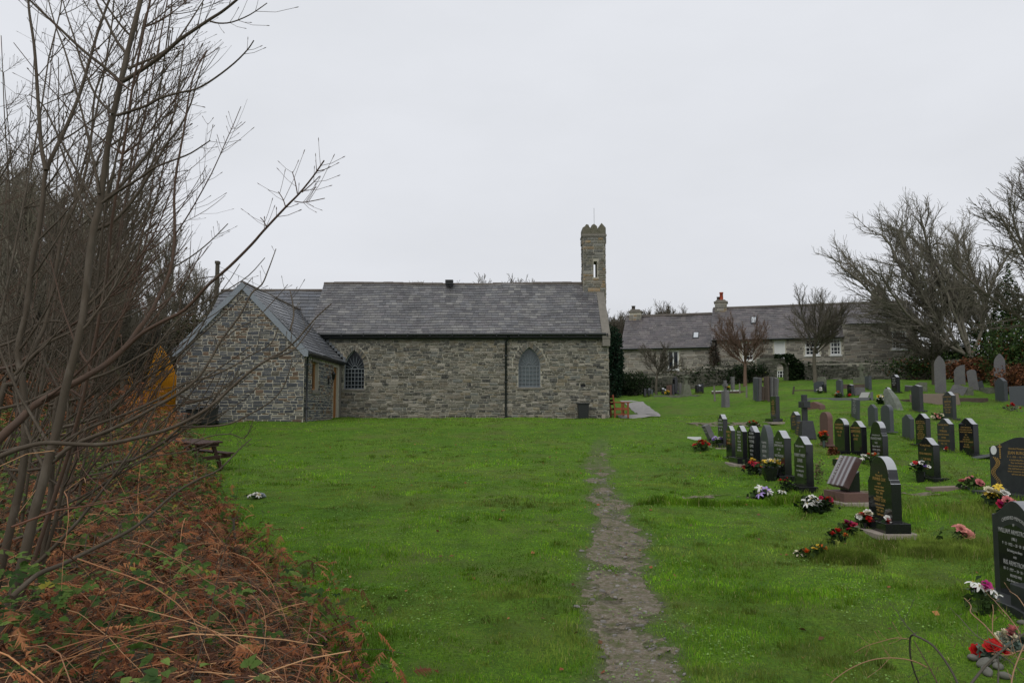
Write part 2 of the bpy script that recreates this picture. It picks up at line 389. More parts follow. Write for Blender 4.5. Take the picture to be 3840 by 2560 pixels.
# concrete path beyond the church corner
def strip(name, L, Rr, m, n=10, up=.012):
    vs = []; fs = []
    for i in range(n+1):
        t = i/n
        def along(P, t):
            s = t*(len(P)-1); k = min(int(s), len(P)-2); return P[k].lerp(P[k+1], s-k)
        a, b = along(L, t), along(Rr, t)
        for k in range(7):
            p = a.lerp(b, k/6); vs.append((p.x, p.y, gz(p.x, p.y)+up))
    for i in range(n):
        for k in range(6): q = i*7+k; fs.append((q, q+1, q+8, q+7))
    mb = MB(); mb.add(vs, fs); o = mb.build(name, m); tag(o, kind='structure'); return o
h = hit
strip('pavement', [h(2398, 1557), h(2362, 1530), h(2323, 1504)], [h(2478, 1558), h(2430, 1524), h(2389, 1504)], M['paving'], 14, .03)
strip('pavement', [h(2318, 1569), h(2420, 1567), h(2476, 1566)], [h(2318, 1558.5), h(2420, 1558.5), h(2476, 1558.5)], M['paving'], 14, .035)

# ------------------------------------------------------------------ masonry and slates
def pick(pal, r):
    c = r.choice(pal); k = r.uniform(.75, 1.25); return tuple(v*k for v in c)
PAL_OLD = [(.15, .140, .112), (.115, .112, .095), (.19, .17, .135), (.075, .072, .062), (.175, .148, .10), (.25, .228, .19), (.125, .128, .115), (.165, .142, .108), (.09, .083, .062), (.05, .05, .045)]
PAL_NEW = [(.062, .069, .078), (.078, .084, .092), (.050, .056, .064), (.11, .11, .104), (.068, .074, .082), (.105, .095, .072), (.115, .075, .048), (.13, .088, .052), (.072, .08, .088), (.058, .064, .074)]
PAL_GOLD = [(.21, .15, .085), (.16, .14, .11), (.12, .115, .10), (.23, .165, .095), (.10, .098, .09), (.14, .13, .10), (.17, .165, .145)]
PAL_FARM = [(.20, .185, .16), (.26, .24, .21), (.15, .14, .12), (.12, .11, .095), (.30, .275, .24), (.22, .19, .155)]
def masonry(mb, O, U, V_, N, w, hh, inside, rowh, lenr, gap, dep, pal, r, jit=.006):
    O = Vector(O); U = Vector(U); V_ = Vector(V_); N = Vector(N)
    def stone(x0, x1, y0, y1, lvl=0):
        cs = [(x0, y0), (x1, y0), (x1, y1), (x0, y1)]
        if not inside((x0+x1)/2, (y0+y1)/2) or not all(inside(*c) for c in cs):
            if lvl < 2 and x1-x0 > .07:
                xm = (x0+x1)/2; stone(x0, xm-gap/2, y0, y1, lvl+1); stone(xm+gap/2, x1, y0, y1, lvl+1)
            return
        j = lambda: r.uniform(-jit, jit)
        cc = [(a+j(), b+j()) for a, b in cs]; e = min(.012, (y1-y0)*.18); d = dep*r.uniform(.5, 1.2)
        inn = [(cc[0][0]+e, cc[0][1]+e), (cc[1][0]-e, cc[1][1]+e), (cc[2][0]-e, cc[2][1]-e), (cc[3][0]+e, cc[3][1]-e)]
        P = lambda a, b, t: O+U*a+V_*b+N*t
        vs = [P(a, b, -.01) for a, b in cc]+[P(a, b, d*.7) for a, b in cc]+[P(a, b, d+r.uniform(-.003, .004)) for a, b in inn]
        c = pick(pal, r)
        mb.add(vs, [(8, 9, 10, 11)]+[(4+i, 4+(i+1) % 4, 8+(i+1) % 4, 8+i) for i in range(4)]+[(i, (i+1) % 4, 4+(i+1) % 4, 4+i) for i in range(4)], c)
    y = 0
    while y < hh:
        rh = r.uniform(*rowh); x = -r.uniform(0, .3)
        while x < w:
            L = r.uniform(*lenr)*(.7+rh/rowh[1]*.5)
            x0 = max(x, 0)+gap/2; x1 = min(x+L, w)-gap/2
            if x1-x0 > .03:
                if rh > rowh[0]*1.7 and r.random() < .45:      # split a tall course
                    ym = y+rh*r.uniform(.4, .6); stone(x0, x1, y+gap/2, ym-gap/2); stone(x0, x1, ym+gap/2, y+rh-gap/2)
                else: stone(x0, x1, y+gap/2, y+rh-gap/2)
            x += L
        y += rh
def slates(mb, O, U, V_, w, hh, cw, ch, pal, r, inside=None, wavy=.009):
    O = Vector(O); U = Vector(U).normalized(); V_ = Vector(V_).normalized(); N = U.cross(V_).normalized()
    rows = int(round(hh/ch)); ch = hh/rows
    for k in range(rows):
        x = -(cw*.5 if k % 2 else 0)-r.uniform(0, .03)
        while x < w:
            W_ = cw*r.uniform(.85, 1.15); x0 = max(x, 0)+.003; x1 = min(x+W_, w)-.003; x += W_
            if x1-x0 < .02: continue
            if inside and not inside((x0+x1)/2, (k+.5)*ch): continue
            y0 = k*ch-.02+r.uniform(-wavy, wavy); y1 = (k+1)*ch+.03; t0 = .034+r.uniform(0, .007); t1 = .012
            if k == rows-1: y1 = hh
            P = lambda a, b, t: O+U*a+V_*b+N*(t+.022*math.sin(a*.9+b*1.7)+.014*math.sin(a*2.3+1))
            sk = r.uniform(-wavy, wavy)
            vs = [P(x0, y0, t0), P(x1, y0+sk, t0), P(x1, y1, t1), P(x0, y1, t1), P(x0, y0, t0-.012), P(x1, y0+sk, t0-.012), P(x1, y1, t1-.012), P(x0, y1, t1-.012)]
            mb.add(vs, [(0, 1, 2, 3), (4, 5, 1, 0), (5, 6, 2, 1), (7, 4, 0, 3)], pick(pal, r))
PAL_SL = [(.115, .115, .118), (.10, .10, .105), (.13, .127, .125), (.09, .088, .092), (.155, .152, .145), (.105, .10, .103)]
PAL_SLN = [(.085, .092, .105), (.10, .105, .118), (.078, .084, .096), (.095, .098, .105), (.115, .12, .128)]
PAL_SLF = [(.105, .092, .092), (.095, .083, .086), (.115, .103, .10), (.085, .077, .08)]

def gothic(w, hs_, H, n=10, x0=0, z0=0):
    a = H-hs_; Rr = (a*a+w*w/4)/w; c = Rr-w/2; out = [(x0-w/2, z0), (x0-w/2, z0+hs_)]
    th = math.asin(min(1, a/Rr))
    for i in range(1, n+1):
        t = th*i/n; out.append((x0-(Rr*math.cos(t)-c), z0+hs_+Rr*math.sin(t)))
    for i in range(n-1, 0, -1):
        t = th*i/n; out.append((x0+(Rr*math.cos(t)-c), z0+hs_+Rr*math.sin(t)))
    out += [(x0+w/2, z0+hs_), (x0+w/2, z0)]; return out
def inpoly(P, x, y):
    c = False; n = len(P); j = n-1
    for i in range(n):
        if (P[i][1] > y) != (P[j][1] > y) and x < (P[j][0]-P[i][0])*(y-P[i][1])/(P[j][1]-P[i][1])+P[i][0]: c = not c
        j = i
    return c

# ------------------------------------------------------------------ THE CHURCH
r1 = random.Random(5)
NY = 34.8; NB = 39.6                         # nave south wall / north wall
xl = aD(752, 650, 37.2).x; xr = aD(1397, 765, NY).x
z0 = aD(1100, 962, NY).z-.05; ze = aD(1050, 772, NY).z; zr = aD(1050, 652, 37.2).z
church = thing('church', (xl+6, 37.2, z0), 'small old rubble stone church with long slate roof, gabled annexe and square bell turret', 'church')
nl = xr-xl
W1 = aD(812.5, 893, NY); W2 = aD(1216, 889, NY)
wins = []
for Wp, dw, top in ((W1, .86, aD(812, 804, NY).z), (W2, .93, aD(1216, 797, NY).z)):
    H = top-Wp.z; wins.append(gothic(dw, H*.52, H, 10, Wp.x-xl, Wp.z-z0))
def mapn(u, v, t): return (xl+u, NY+.0+t, z0+v)
mb = MB(); hw = ze-z0+.12
vent = [(aD(1333, 888, NY).x-xl, aD(1333, 889, NY).z-z0)]; vx, vz = vent[0]
ventl = [(vx, vz), (vx+.22, vz), (vx+.22, vz+.13), (vx, vz+.13)]
mb.prism([[(0, 0), (nl, 0), (nl, hw), (0, hw)], wins[0], wins[1], ventl], mapn, 0, .55)
gab = [(0, 0), (NB-NY-.01, 0), (NB-NY-.01, hw), ((NB-NY)/2, zr-z0-.12), (0.0, hw)]
for xx, t in ((xl+.003, .5), (xr-.5, .497)):
    mb.prism([[(.56, 0), (NB-NY, 0), (NB-NY, hw), ((NB-NY)/2, zr-z0-.14), (.56, hw+.3)]], lambda u, v, tt, xx=xx: (xx+tt, NY+u, z0+v), 0, t)
mb.cbox(xl+.55, xr-.55, NB-.5, NB-.01, z0, z0+hw)
mb.build('wall', M['mortar'], church, True, recalc=True)
mb = MB()
big = [gothic(.86+.40, wins[0][1][1]-wins[0][0][1], (aD(812, 804, NY).z-W1.z)+.20, 10, W1.x-xl, W1.z-z0),
       gothic(.93+.46, wins[1][1][1]-wins[1][0][1], (aD(1216, 797, NY).z-W2.z)+.22, 10, W2.x-xl, W2.z-z0)]
vs1 = [wins[0][1][1], wins[1][1][1]]; vsl = [.45, .48]
def insn(x, y):
    if not (0 <= x <= nl and 0 <= y <= hw): return False
    for k in range(2):
        if inpoly(wins[k], x, y): return False
        if y > vs1[k] and inpoly(big[k], x, y): return False
        wx = (W1.x, W2.x)[k]-xl
        if abs(x-wx) < vsl[k] and wins[k][0][1]-.1 < y < wins[k][0][1]: return False
    if vx < x < vx+.22 and vz < y < vz+.13: return False
    return True
masonry(mb, (xl, NY, z0), (1, 0, 0), (0, 0, 1), (0, -1, 0), nl, hw-.02, insn, (.055, .15), (.12, .38), .025, .028, PAL_OLD, r1, .014)
masonry(mb, (xr, NY, z0), (0, 1, 0), (0, 0, 1), (1, 0, 0), 4.8, hw+1.9, lambda x, y: y < hw-.05+max(0, min(x, 4.8-x))*.95 and 0 < x < 4.8 and y > 0, (.07, .15), (.16, .42), .016, .03, PAL_OLD, r1, .010)
for k in range(2):                          # voussoirs
    wi, bg_ = wins[k], big[k]; n = len(wi)
    for q in range(1, n-2):
        for s_ in (0, .5):
            a0 = Vector(wi[q]).lerp(Vector(wi[q+1]), s_+.04); a1 = Vector(wi[q]).lerp(Vector(wi[q+1]), s_+.46)
            b0_ = Vector(bg_[q]).lerp(Vector(bg_[q+1]), s_+.04); b1_ = Vector(bg_[q]).lerp(Vector(bg_[q+1]), s_+.46)
            kk = r1.uniform(.95, 1.08); b0_ = a0.lerp(b0_, kk); b1_ = a1.lerp(b1_, kk)
            pp = [a0, a1, b1_, b0_]; d = .028
            mb.add([mapn(p.x, p.y, .01) for p in pp]+[mapn(p.x, p.y, -d) for p in pp], [(4, 7, 6, 5), (4, 5, 1, 0), (5, 6, 2, 1), (6, 7, 3, 2), (7, 4, 0, 3)], pick(PAL_OLD, r1))
mb.build('stonework', M['stone'], church, True, recalc=True)
mb = MB(); mb.cbox(xl+vx, xl+vx+.22, NY+.08, NY+.3, z0+vz, z0+vz+.13); mb.build('air_vent', M['black'], church, True)
# nave windows
def lattice(parent, Wp, dw, H, hs_, glass, nm):
    mb = MB(); Yg = NY+.20
    mb.prism([gothic(dw+.02, hs_, H+.01, 10, Wp.x, Wp.z)], lambda u, v, t: (u, Yg+t, v), .02, .05)
    w_ = mb.build('window', glass, parent, True, recalc=True)
    mb = MB(); b = .011
    for i in range(1, 6):
        x = Wp.x-dw/2+dw*i/6; mb.cbox(x-b, x+b, Yg-.012, Yg+.012, Wp.z, Wp.z+hs_)
    for i in range(1, 5):
        z = Wp.z+hs_*i/5; mb.cbox(Wp.x-dw/2, Wp.x+dw/2, Yg-.016, Yg+.008, z-b, z+b)
    mb.cbox(Wp.x-dw/2, Wp.x+dw/2, Yg-.02, Yg+.012, Wp.z+hs_-.016, Wp.z+hs_+.016)
    arc = [(Wp.x+.12*math.cos(a), Yg, Wp.z+hs_+.13*math.sin(a)) for a in np.linspace(0, math.pi, 9)]; mb.tube(arc, .011, 4)
    A = H-hs_
    for a in np.linspace(.28, math.pi-.28, 8):
        L = .13+ (A*.72-.13)*(.75+.25*math.sin(a)); mb.bar((Wp.x+.13*math.cos(a), Yg, Wp.z+hs_+.13*math.sin(a)), (Wp.x+min(L, .9)*math.cos(a)*.8, Yg, Wp.z+hs_+L*math.sin(a)), .014)
    mb.build('lattice', M['leadbar'], w_, True)
    mb = MB(); P = gothic(dw, hs_, H, 10, Wp.x, Wp.z)
    Q = gothic(dw-.07, hs_, H-.05, 10, Wp.x, Wp.z+.0)
    Q = [(q[0], max(q[1], Wp.z+.035)) for q in Q]
    mb.prism([P, Q], lambda u, v, t: (u, Yg+t, v), -.04, .0)
    mb.build('frame', M['fascia'], w_, True, recalc=True)
    mb = MB(); mb.cbox(Wp.x-dw/2-.05, Wp.x+dw/2+.05, NY-.06, NY+.24, Wp.z-.085, Wp.z); mb.build('sill', M['dress'], w_, True)
H1 = aD(812, 804, NY).z-W1.z; H2 = aD(1216, 797, NY).z-W2.z
lattice(church, W1, .86, H1, H1*.52, M['glassd'], 0); lattice(church, W2, .93, H2, H2*.52, M['glassp'], 1)
# nave roof (south + north slopes)
ey = NY-.22; ezz = ze-.02; run = 37.2-ey; rise = zr-ezz; sl = math.hypot(run, rise)
mb = MB()
mb.prism([[(ey, ezz-.05), (37.2, zr-.06), (2*37.2-ey, ezz-.05), (2*37.2-ey-.05, ezz-.12), (37.2, zr-.18), (ey+.05, ezz-.12)]], lambda u, v, t: (t, u, v), xl-.12, xr-.25)
mb.build('roof_deck', M['black'], church, True, recalc=True)
mb = MB()
slates(mb, (xl-.15, ey, ezz), (1, 0, 0), (0, run, rise), nl-.12, sl, .27, .175, PAL_SL, r1)
slates(mb, (xr-.3, 2*37.2-ey, ezz), (-1, 0, 0), (0, -run, rise), nl-.2, sl, .5, .35, PAL_SL, r1)
mb.build('roof', M['slate'], church, True)
mb = MB(); x = xl-.15
while x < xr-.9:
    L = min(.45, xr-.9-x); dz = .03*math.sin(x*.7)+r1.uniform(-.012, .012)
    mb.tube([(x+.005, 37.2, zr-.02+dz), (x+L-.005, 37.2, zr-.02+dz)], .095, 8); x += L
mb.build('ridge', M['ridge'], church, True)
mb = MB(); p = aD(1033, 648, 37.1); mb.cbox(p.x-.17, p.x+.17, 36.75, 37.05, p.z-.16, p.z+.06)
for k in range(3): mb.cbox(p.x-.18, p.x+.18, 36.73, 36.76, p.z-.14+k*.07, p.z-.10+k*.07)
mb.build('roof_vent', M['black'], church, True)
mb = MB()                                    # gutter as half-round plus fascia
gzz = aD(1000, 768.5, ey).z
mb.tube([(xl-.05, ey-.05, gzz), (xr-.12, ey-.05, gzz+.02)], .062, 10)
for k in range(14): x = xl+.3+k*.93; mb.cbox(x-.02, x+.02, ey-.12, ey+.02, gzz-.075, gzz+.05)
mb.cbox(xl-.02, xr-.1, ey+.015, ey+.05, gzz-.13, gzz+.03)
mb.build('gutter', M['gutter'], church, True)
dpx = aD(1162, 800, NY-.06).x
mb = MB(); mb.tube([(dpx+.12, ey-.05, gzz-.05), (dpx+.10, ey+.02, gzz-.16), (dpx, NY-.09, gzz-.3), (dpx, NY-.09, z0+.12)], .042, 8)
for z in (z0+.5, z0+1.6, z0+2.7): mb.cbox(dpx-.06, dpx+.06, NY-.14, NY-.02, z-.03, z+.03)
mb.cbox(dpx-.07, dpx+.07, NY-.16, NY-.02, z0, z0+.14)
mb.build('downpipe', M['gutter'], church, True)
# coping of the west gable (right)
mb = MB()
cx0, cx1 = xr-.28, xr+.06
mb.prism([[(NY-.28, ezz-.10), (NY-.28, ezz+.06), (37.2, zr+.02), (37.2, zr-.16)]], lambda u, v, t: (t, u, v), cx0, cx1)
mb.prism([[(37.2, zr-.16), (37.2, zr+.02), (39.9, ezz+.06), (39.9, ezz-.10)]], lambda u, v, t: (t, u, v), cx0+.002, cx1-.002)
mb.cbox(cx0+.01, cx1-.01, NY-.26, NY+.02, ezz-.42, ezz-.1)
mb.build('gable_coping', M['dress'], church, True, bevel=.01, recalc=True)
# bell turret
tx0 = aD(1340, 640, 36.75).x; tx1 = aD(1391, 640, 36.75).x; ty0, ty1 = 36.75, 37.6
tb = aD(1360, 683, 36.75).z; tc_ = aD(1360, 541, 36.75).z; tt = aD(1360, 512, 36.75).z
tw = tx1-tx0; sx0 = aD(1363.5, 620, 36.75).x-tx0; sx1 = aD(1371.5, 620, 36.75).x-tx0
s0 = aD(1367, 637, 36.75).z-tb; s1 = aD(1367, 600, 36.75).z-tb
slot = [(sx0, s0), (sx1, s0), (sx1, s1), (sx0, s1)]
mb = MB(); th = tc_-tb
mb.prism([[(0, -.45), (tw, -.45), (tw, th), (0, th)], slot], lambda u, v, t: (tx0+u, t, tb+v), ty0, ty1)
tur = mb.build('bell_turret', M['mortar'], church, True, recalc=True)
mb = MB()
def ins(x, y): return 0 < x < tw and -.4 < y < th and not (sx0-.02 < x < sx1+.02 and s0-.02 < y < s1+.02)
masonry(mb, (tx0, ty0, tb-.3), (1, 0, 0), (0, 0, 1), (0, -1, 0), tw, th+.3, lambda x, y: ins(x, y-.3), (.10, .21), (.2, .5), .022, .03, PAL_GOLD, r1, .012)
masonry(mb, (tx0, ty1, tb-.3), (0, -1, 0), (0, 0, 1), (-1, 0, 0), ty1-ty0, th+.3, lambda x, y: 0 < x < .85 and 0 < y < th+.3, (.10, .21), (.2, .5), .022, .03, PAL_GOLD, r1, .012)
masonry(mb, (tx1, ty0, tb-.3), (0, 1, 0), (0, 0, 1), (1, 0, 0), ty1-ty0, th+.3, lambda x, y: 0 < x < .85 and 0 < y < th+.3, (.10, .21), (.2, .5), .022, .03, PAL_GOLD, r1, .012)
mb.build('turret_stonework', M['stone'], tur, True, recalc=True)
mb = MB()                                    # corbelled cornice
mb.cbox(tx0-.06, tx1+.06, ty0-.07, ty1+.06, tc_-.04, tc_+.06)
mb.cbox(tx0-.03, tx1+.03, ty0-.035, ty1+.03, tc_-.10, tc_-.04)
for s_ in (tx0-.05, tx1+.0):
    mb.prism([[(ty0+.05, tc_-.35), (ty0+.0, tc_-.1), (ty1, tc_-.1), (ty1-.05, tc_-.35)]], lambda u, v, t: (t, u, v), s_, s_+.05)
mb.build('cornice', M['dress'], tur, True, bevel=.012, recalc=True)
mb = MB()                                    # three merlons a side: broken, rounded, pointed
pz = tc_+.06; mh = tt-pz
def mer(x0, x1, y0, y1, pts):
    mb.prism([[(x0+(x1-x0)*a, pz+b) for a, b in pts]], lambda u, v, t: (u, t, v), y0, y1)
a_ = tw/3
for (yy0, yy1) in ((ty0-.02, ty0+.22), (ty1-.22, ty1+.01)):
    mer(tx0-.03, tx0+a_+.02, yy0, yy1, [(0, 0), (1, 0), (1, .28), (.85, .32), (.72, .44), (.45, .46), (.28, .36), (.05, .31), (0, .28)])
    mer(tx0+a_+.02, tx0+2*a_-.02, yy0+.002, yy1-.002, [(0, 0), (1, 0), (1, .34), (.85, .40), (.5, .48), (.15, .42), (0, .34)])
    mer(tx0+2*a_-.02, tx1+.03, yy0, yy1, [(0, 0), (1, 0), (1, .27), (.98, .31), (.5, .52), (.08, .30), (0, .26)])
mb.cbox(tx0-.028, tx0+.2, ty0+.225, ty1-.225, pz, pz+.3); mb.cbox(tx1-.2, tx1+.028, ty0+.225, ty1-.225, pz, pz+.3)
mb.build('battlement', M['stone_b'] if 'stone_b' in M else mat('battlement_stone', (.135, .125, .095), .9, .1, noise=(8, .6, (.075, .075, .05)), noise2=(30, .5, (.3, .3, .27), .6, .72), bump=(9, .8, .05)), tur, True, bevel=.015, recalc=True)
mb = MB(); mb.tube([(tx0+tw*.54, 37.1, pz), (tx0+tw*.54, 37.1, aD(1367, 478, 37.1).z)], .008, 5); mb.build('lightning_rod', M['lead'], tur, True)
mb = MB()                                    # lead flashing at the foot of the turret
fz = aD(1360, 686, 36.5).z
mb.prism([[(36.40, fz-.10), (36.72, fz+.20), (36.745, fz+.20), (36.745, fz+.02), (36.44, fz-.14)]], lambda u, v, t: (t, u, v), tx0-.06, cx0-.01)
mb.build('flashing', M['lead'], church, True, recalc=True)
# chancel (lower roof to the left)
cxl = -13.2; czr = aD(680, 668, 37.2).z; cey = NY+.25; crun = 37.2-cey; cez = czr-crun*rise/run; csl = math.hypot(crun, czr-cez)
mb = MB(); mb.cbox(cxl+.1, xl, NY+.4, NB-.4, z0, cez+.05)
mb.prism([[(NY+.4, cez+.04), (NB-.4, cez+.04), (37.2, czr-.12)]], lambda u, v, t: (t, u, v), cxl+.1, xl)
mb.build('chancel_wall', M['mortar'], church, True, recalc=True)
mb = MB(); slates(mb, (cxl, cey, cez), (1, 0, 0), (0, crun, czr-cez), xl-cxl, csl, .36, .235, PAL_SLN, r1)
slates(mb, (xl, 2*37.2-cey, cez), (-1, 0, 0), (0, -crun, czr-cez), xl-cxl, csl, .5, .35, PAL_SLN, r1)
mb.build('chancel_roof', M['slate'], church, True)
mb = MB(); x = cxl
while x < xl-.02:
    L = min(.45, xl-.02-x); mb.tube([(x+.005, 37.2, czr), (x+L-.005, 37.2, czr)], .085, 8); x += L
mb.build('ridge', M['ridge'], church, True)
# annexe
AY = 28.6; axc = -9.40; aw = 2.20; axr = axc+aw; axl = axc-aw; az0 = aD(700, 970, AY).z-.04; aez = aD(700, 806, AY).z; arz = aD(553, 650, AY).z
hA = aez-az0; apx = arz-az0-.10
awy0, awy1 = 29.75, 30.75; dz0, dy0, dy1 = 0.06, 33.35, 34.15
wz0 = aD(728, 896, 30.3).z-az0; wz1 = aD(722, 830, 29.9).z-az0; dz1 = aD(775, 843, 33.6).z-az0
mb = MB()
mb.prism([[(axl, 0), (axr, 0), (axr, hA-.02), (axc, apx), (axl, hA-.02)]], lambda u, v, t: (u, AY+t, az0+v), 0, .35)
mb.prism([[(AY+.35, 0), (NY+.5, 0), (NY+.5, hA-.02), (AY+.35, hA-.02)], [(awy0, wz0), (awy1, wz0), (awy1, wz1), (awy0, wz1)], [(dy0, dz0), (dy1, dz0), (dy1, dz1), (dy0, dz1)]], lambda u, v, t: (axr-t, u, az0+v), 0, .35)
mb.cbox(axl, axl+.35, AY+.35, NY+.5, az0, az0+hA-.02)
mb.build('annexe_wall', M['mortar2'], church, True, recalc=True)
mb = MB()
masonry(mb, (axl, AY, az0), (1, 0, 0), (0, 0, 1), (0, -1, 0), 2*aw, apx, lambda x, y: 0 < x < 2*aw and 0 < y < hA-.05+(aw-abs(x-aw))*(apx-hA)/aw-.03, (.06, .165), (.12, .38), .025, .016, PAL_NEW, r1, .013)
def insa(x, y):
    X_ = AY+x
    if not (0 < x < NY-AY and 0 < y < hA-.16): return False
    if awy0-.02 < X_ < awy1+.02 and wz0-.14 < y < wz1+.17: return False
    if dy0-.1 < X_ < dy1+.25 and y < dz1+.18: return False
    return X_ < NY-.35
masonry(mb, (axr, AY, az0), (0, 1, 0), (0, 0, 1), (1, 0, 0), NY-AY, hA, insa, (.06, .165), (.12, .36), .025, .016, PAL_NEW, r1, .013)
mb.build('annexe_stonework', M['stone2'], church, True, recalc=True)
mb = MB()
mb.cbox(axr-.05, axr+.02, AY+.02, NY-.01, az0+hA-.15, az0+hA-.02)
mb.cbox(axr-.05, axr+.021, NY-.34, NY-.012, az0, az0+hA-.155)
mb.cbox(axr-.05, axr+.03, awy0-.05, awy1+.05, az0+wz1, az0+wz1+.15); mb.cbox(axr-.05, axr+.05, awy0-.05, awy1+.05, az0+wz0-.12, az0+wz0)
mb.build('door_surround', M['dress'], church, True)
def casement(y0, y1, zz0, zz1, name):
    mb = MB(); xg = axr-(.20 if name == 'window' else .13)
    f = .075
    for (a, b, c, d) in ((y0, y0+f, zz0, zz1), (y1-f, y1, zz0, zz1), (y0+f, y1-f, zz0, zz0+f), (y0+f, y1-f, zz1-f, zz1)): mb.cbox(xg-.03, xg+.07, a, b, az0+c, az0+d)
    w_ = mb.build(name, M['oak'], church, True)
    mb = MB()
    if name == 'window':
        mb.cbox(xg-.01, xg+.01, y0+f, y1-f, az0+zz0+f, az0+zz1-f); mb.build('pane', M['glassd'], w_, True)
    else:
        n = 5
        for k in range(n): a = y0+f+(y1-y0-2*f)*k/n; mb.cbox(xg-.01, xg+.02, a+.004, a+(y1-y0-2*f)/n-.004, az0+zz0, az0+zz1-f)
        mb.build('door_leaf', M['oak'], w_, True)
        mb = MB(); mb.cbox(xg+.02, xg+.06, y0+.16, y0+.28, az0+1.0, az0+1.03); mb.build('handle', M['lead'], w_, True)
casement(awy0, awy1, wz0, wz1, 'window'); casement(dy0, dy1, dz0, dz1, 'door')
ov = .13; ez2 = aez-.02; rise2 = arz-ez2; hwid = aw+ov; asl = math.hypot(hwid, rise2); ay0 = AY-.06
mb = MB(); slates(mb, (axr+ov, ay0, ez2), (0, 1, 0), (-hwid, 0, rise2), 37.9-ay0, asl, .30, .20, PAL_SLN, r1, lambda x, y: True if ay0+x < NY-.1 else (ez2+y/asl*rise2 > (cez+(ay0+x-cey)*(czr-cez)/crun)-.1))
slates(mb, (axl-ov, 37.5, ez2), (0, -1, 0), (hwid, 0, rise2), 37.5-ay0, asl, .30, .20, PAL_SLN, r1)
mb.build('annexe_roof', M['slate'], church, True)
mb = MB(); y = ay0; yend = 37.2-(czr-arz)/(czr-cez)*crun
while y < yend: L = min(.45, yend-y+.05); mb.tube([(axc, y+.005, arz+.01), (axc, y+L-.005, arz+.01)], .07, 8); y += L
mb.build('ridge', M['ridge'], church, True)
mb = MB()
for s_ in (1, -1):
    mb.prism([[(axc, arz+.02), (axc+s_*(hwid+.02), ez2+.02), (axc+s_*(hwid+.02), ez2-.17), (axc+s_*(hwid-.12), ez2-.17+.0), (axc, arz-.22)]], lambda u, v, t, s_=s_: (u, AY-.09+t+(.002 if s_ > 0 else 0), v), 0, .045)
mb.build('bargeboard', M['fascia'], church, True, recalc=True)
mb = MB(); mb.prism([[(axc-hwid, ez2-.03), (axc, arz-.03), (axc+hwid, ez2-.03), (axc+hwid-.02, ez2-.09), (axc, arz-.10), (axc-hwid+.02, ez2-.09)]], lambda u, v, t: (u, t, v), AY-.04, NY+.6)
mb.build('annexe_roof_deck', M['black'], church, True, recalc=True)
mb = MB(); mb.tube([(axr+ov+.05, ay0-.02, ez2-.05), (axr+ov+.05, NY-.02, ez2-.05)], .055, 8); mb.cbox(axr+ov-.03, axr+ov-.005, ay0, NY, ez2-.14, ez2-.02); mb.build('gutter', M['gutter'], church, True)
mb = MB(); mb.tube([(axr+ov+.04, AY+.0, ez2-.08), (axr+.09, AY+.08, ez2-.25), (axr+.09, AY+.08, az0+.1), (axr+.16, AY+.0, az0+.02)], .038, 8)
for z in (.5, 1.2, 2.0): mb.cbox(axr+.01, axr+.14, AY+.03, AY+.13, az0+z, az0+z+.05)
mb.build('downpipe', M['gutter'], church, True)
mb = MB()                                    # stepped lead flashing where the annexe roof meets the nave wall
for k in range(9):
    u = k/9; zc = ez2+.02+(ze-ez2)*u; xx = axr+ov-(ze-ez2)/rise2*hwid*u
    mb.cbox(xx-.22, xx+.06, NY-.05, NY-.034, zc-.05, zc+.20)
mb.build('flashing', M['lead'], church, True)
mb = MB(); ly = 32.35; lz = aD(757, 866, 32.4).z; mb.cbox(axr+.015, axr+.05, ly-.05, ly+.05, lz-.28, lz-.05)
mb.tube([(axr+.05, ly, lz-.2), (axr+.15, ly, lz-.26), (axr+.22, ly, lz-.18), (axr+.22, ly, lz-.1)], .012, 5)
mb.tube([(axr+.22, ly, lz-.1), (axr+.22, ly, lz-.08), (axr+.22, ly, lz+.1), (axr+.22, ly, lz+.12), (axr+.22, ly, lz+.2), (axr+.22, ly, lz+.24)], [.03, .05, .085, .10, .03, .01], 6)
mb.build('wall_lamp', M['black'], church, True)

# ------------------------------------------------------------------ FARMHOUSE range behind
r2 = random.Random(21)
hA_ = aD(1430, 803, 63.0); hB_ = aD(2112, 745, 57.0)
hA2 = Vector((hA_.x, 63.0)); hB2 = Vector((hB_.x, 57.0)); hd = (hB2-hA2).normalized(); hn = Vector((hd.y, -hd.x))   # hn faces the camera
hroot = thing('farmhouse', (hA2.x, hA2.y, EYE+1.3), 'long rubble stone farmhouse with purple slate roofs and three chimneys behind the graveyard', 'house')
def hpx(px, back=0):         # distance along the front wall where photo column px (2352 wide) falls
    u = (px-1176)/1898*.9965
    o = hA2-hn*back
    return (u*o.y-o.x)/(hd.x-u*hd.y)
def hz(px, py, back=0):
    s = hpx(px, back); p = hA2+hd*s-hn*back; return aD(px, py, p.y).z
def HP(s, t, z): p = hA2+hd*s-hn*t; return Vector((p.x, p.y, z))       # t = depth behind front wall
sJ = hpx(1638); sW = hpx(1942); sE = hpx(2112)
gzb = EYE+1.2
eA = hz(1540, 799); eM = hz(1790, 778); eW = hz(2030, 744)
DP = 5.6
rA = hz(1560, 724, DP/2); rM = hz(1850, 702, DP/2)
H3 = (hd.x, hd.y, 0); HN = (hn.x, hn.y, 0)
def rect(a, b, c, d): return [(a, c), (b, c), (b, d), (a, d)]
def wrect(x0, x1, y0, y1): xm = (x0+x1)/2; return (hpx(x0), hpx(x1), hz(xm, y1), hz(xm, y0))
winA = [wrect(1535, 1561, 805, 849)]
winM = [wrect(1708, 1733, 786, 828), wrect(1782, 1807, 783, 823), wrect(1853, 1886, 779, 816), wrect(1911, 1936, 778, 815), wrect(1707, 1731, 866, 884), wrect(1786, 1806, 850, 886)]
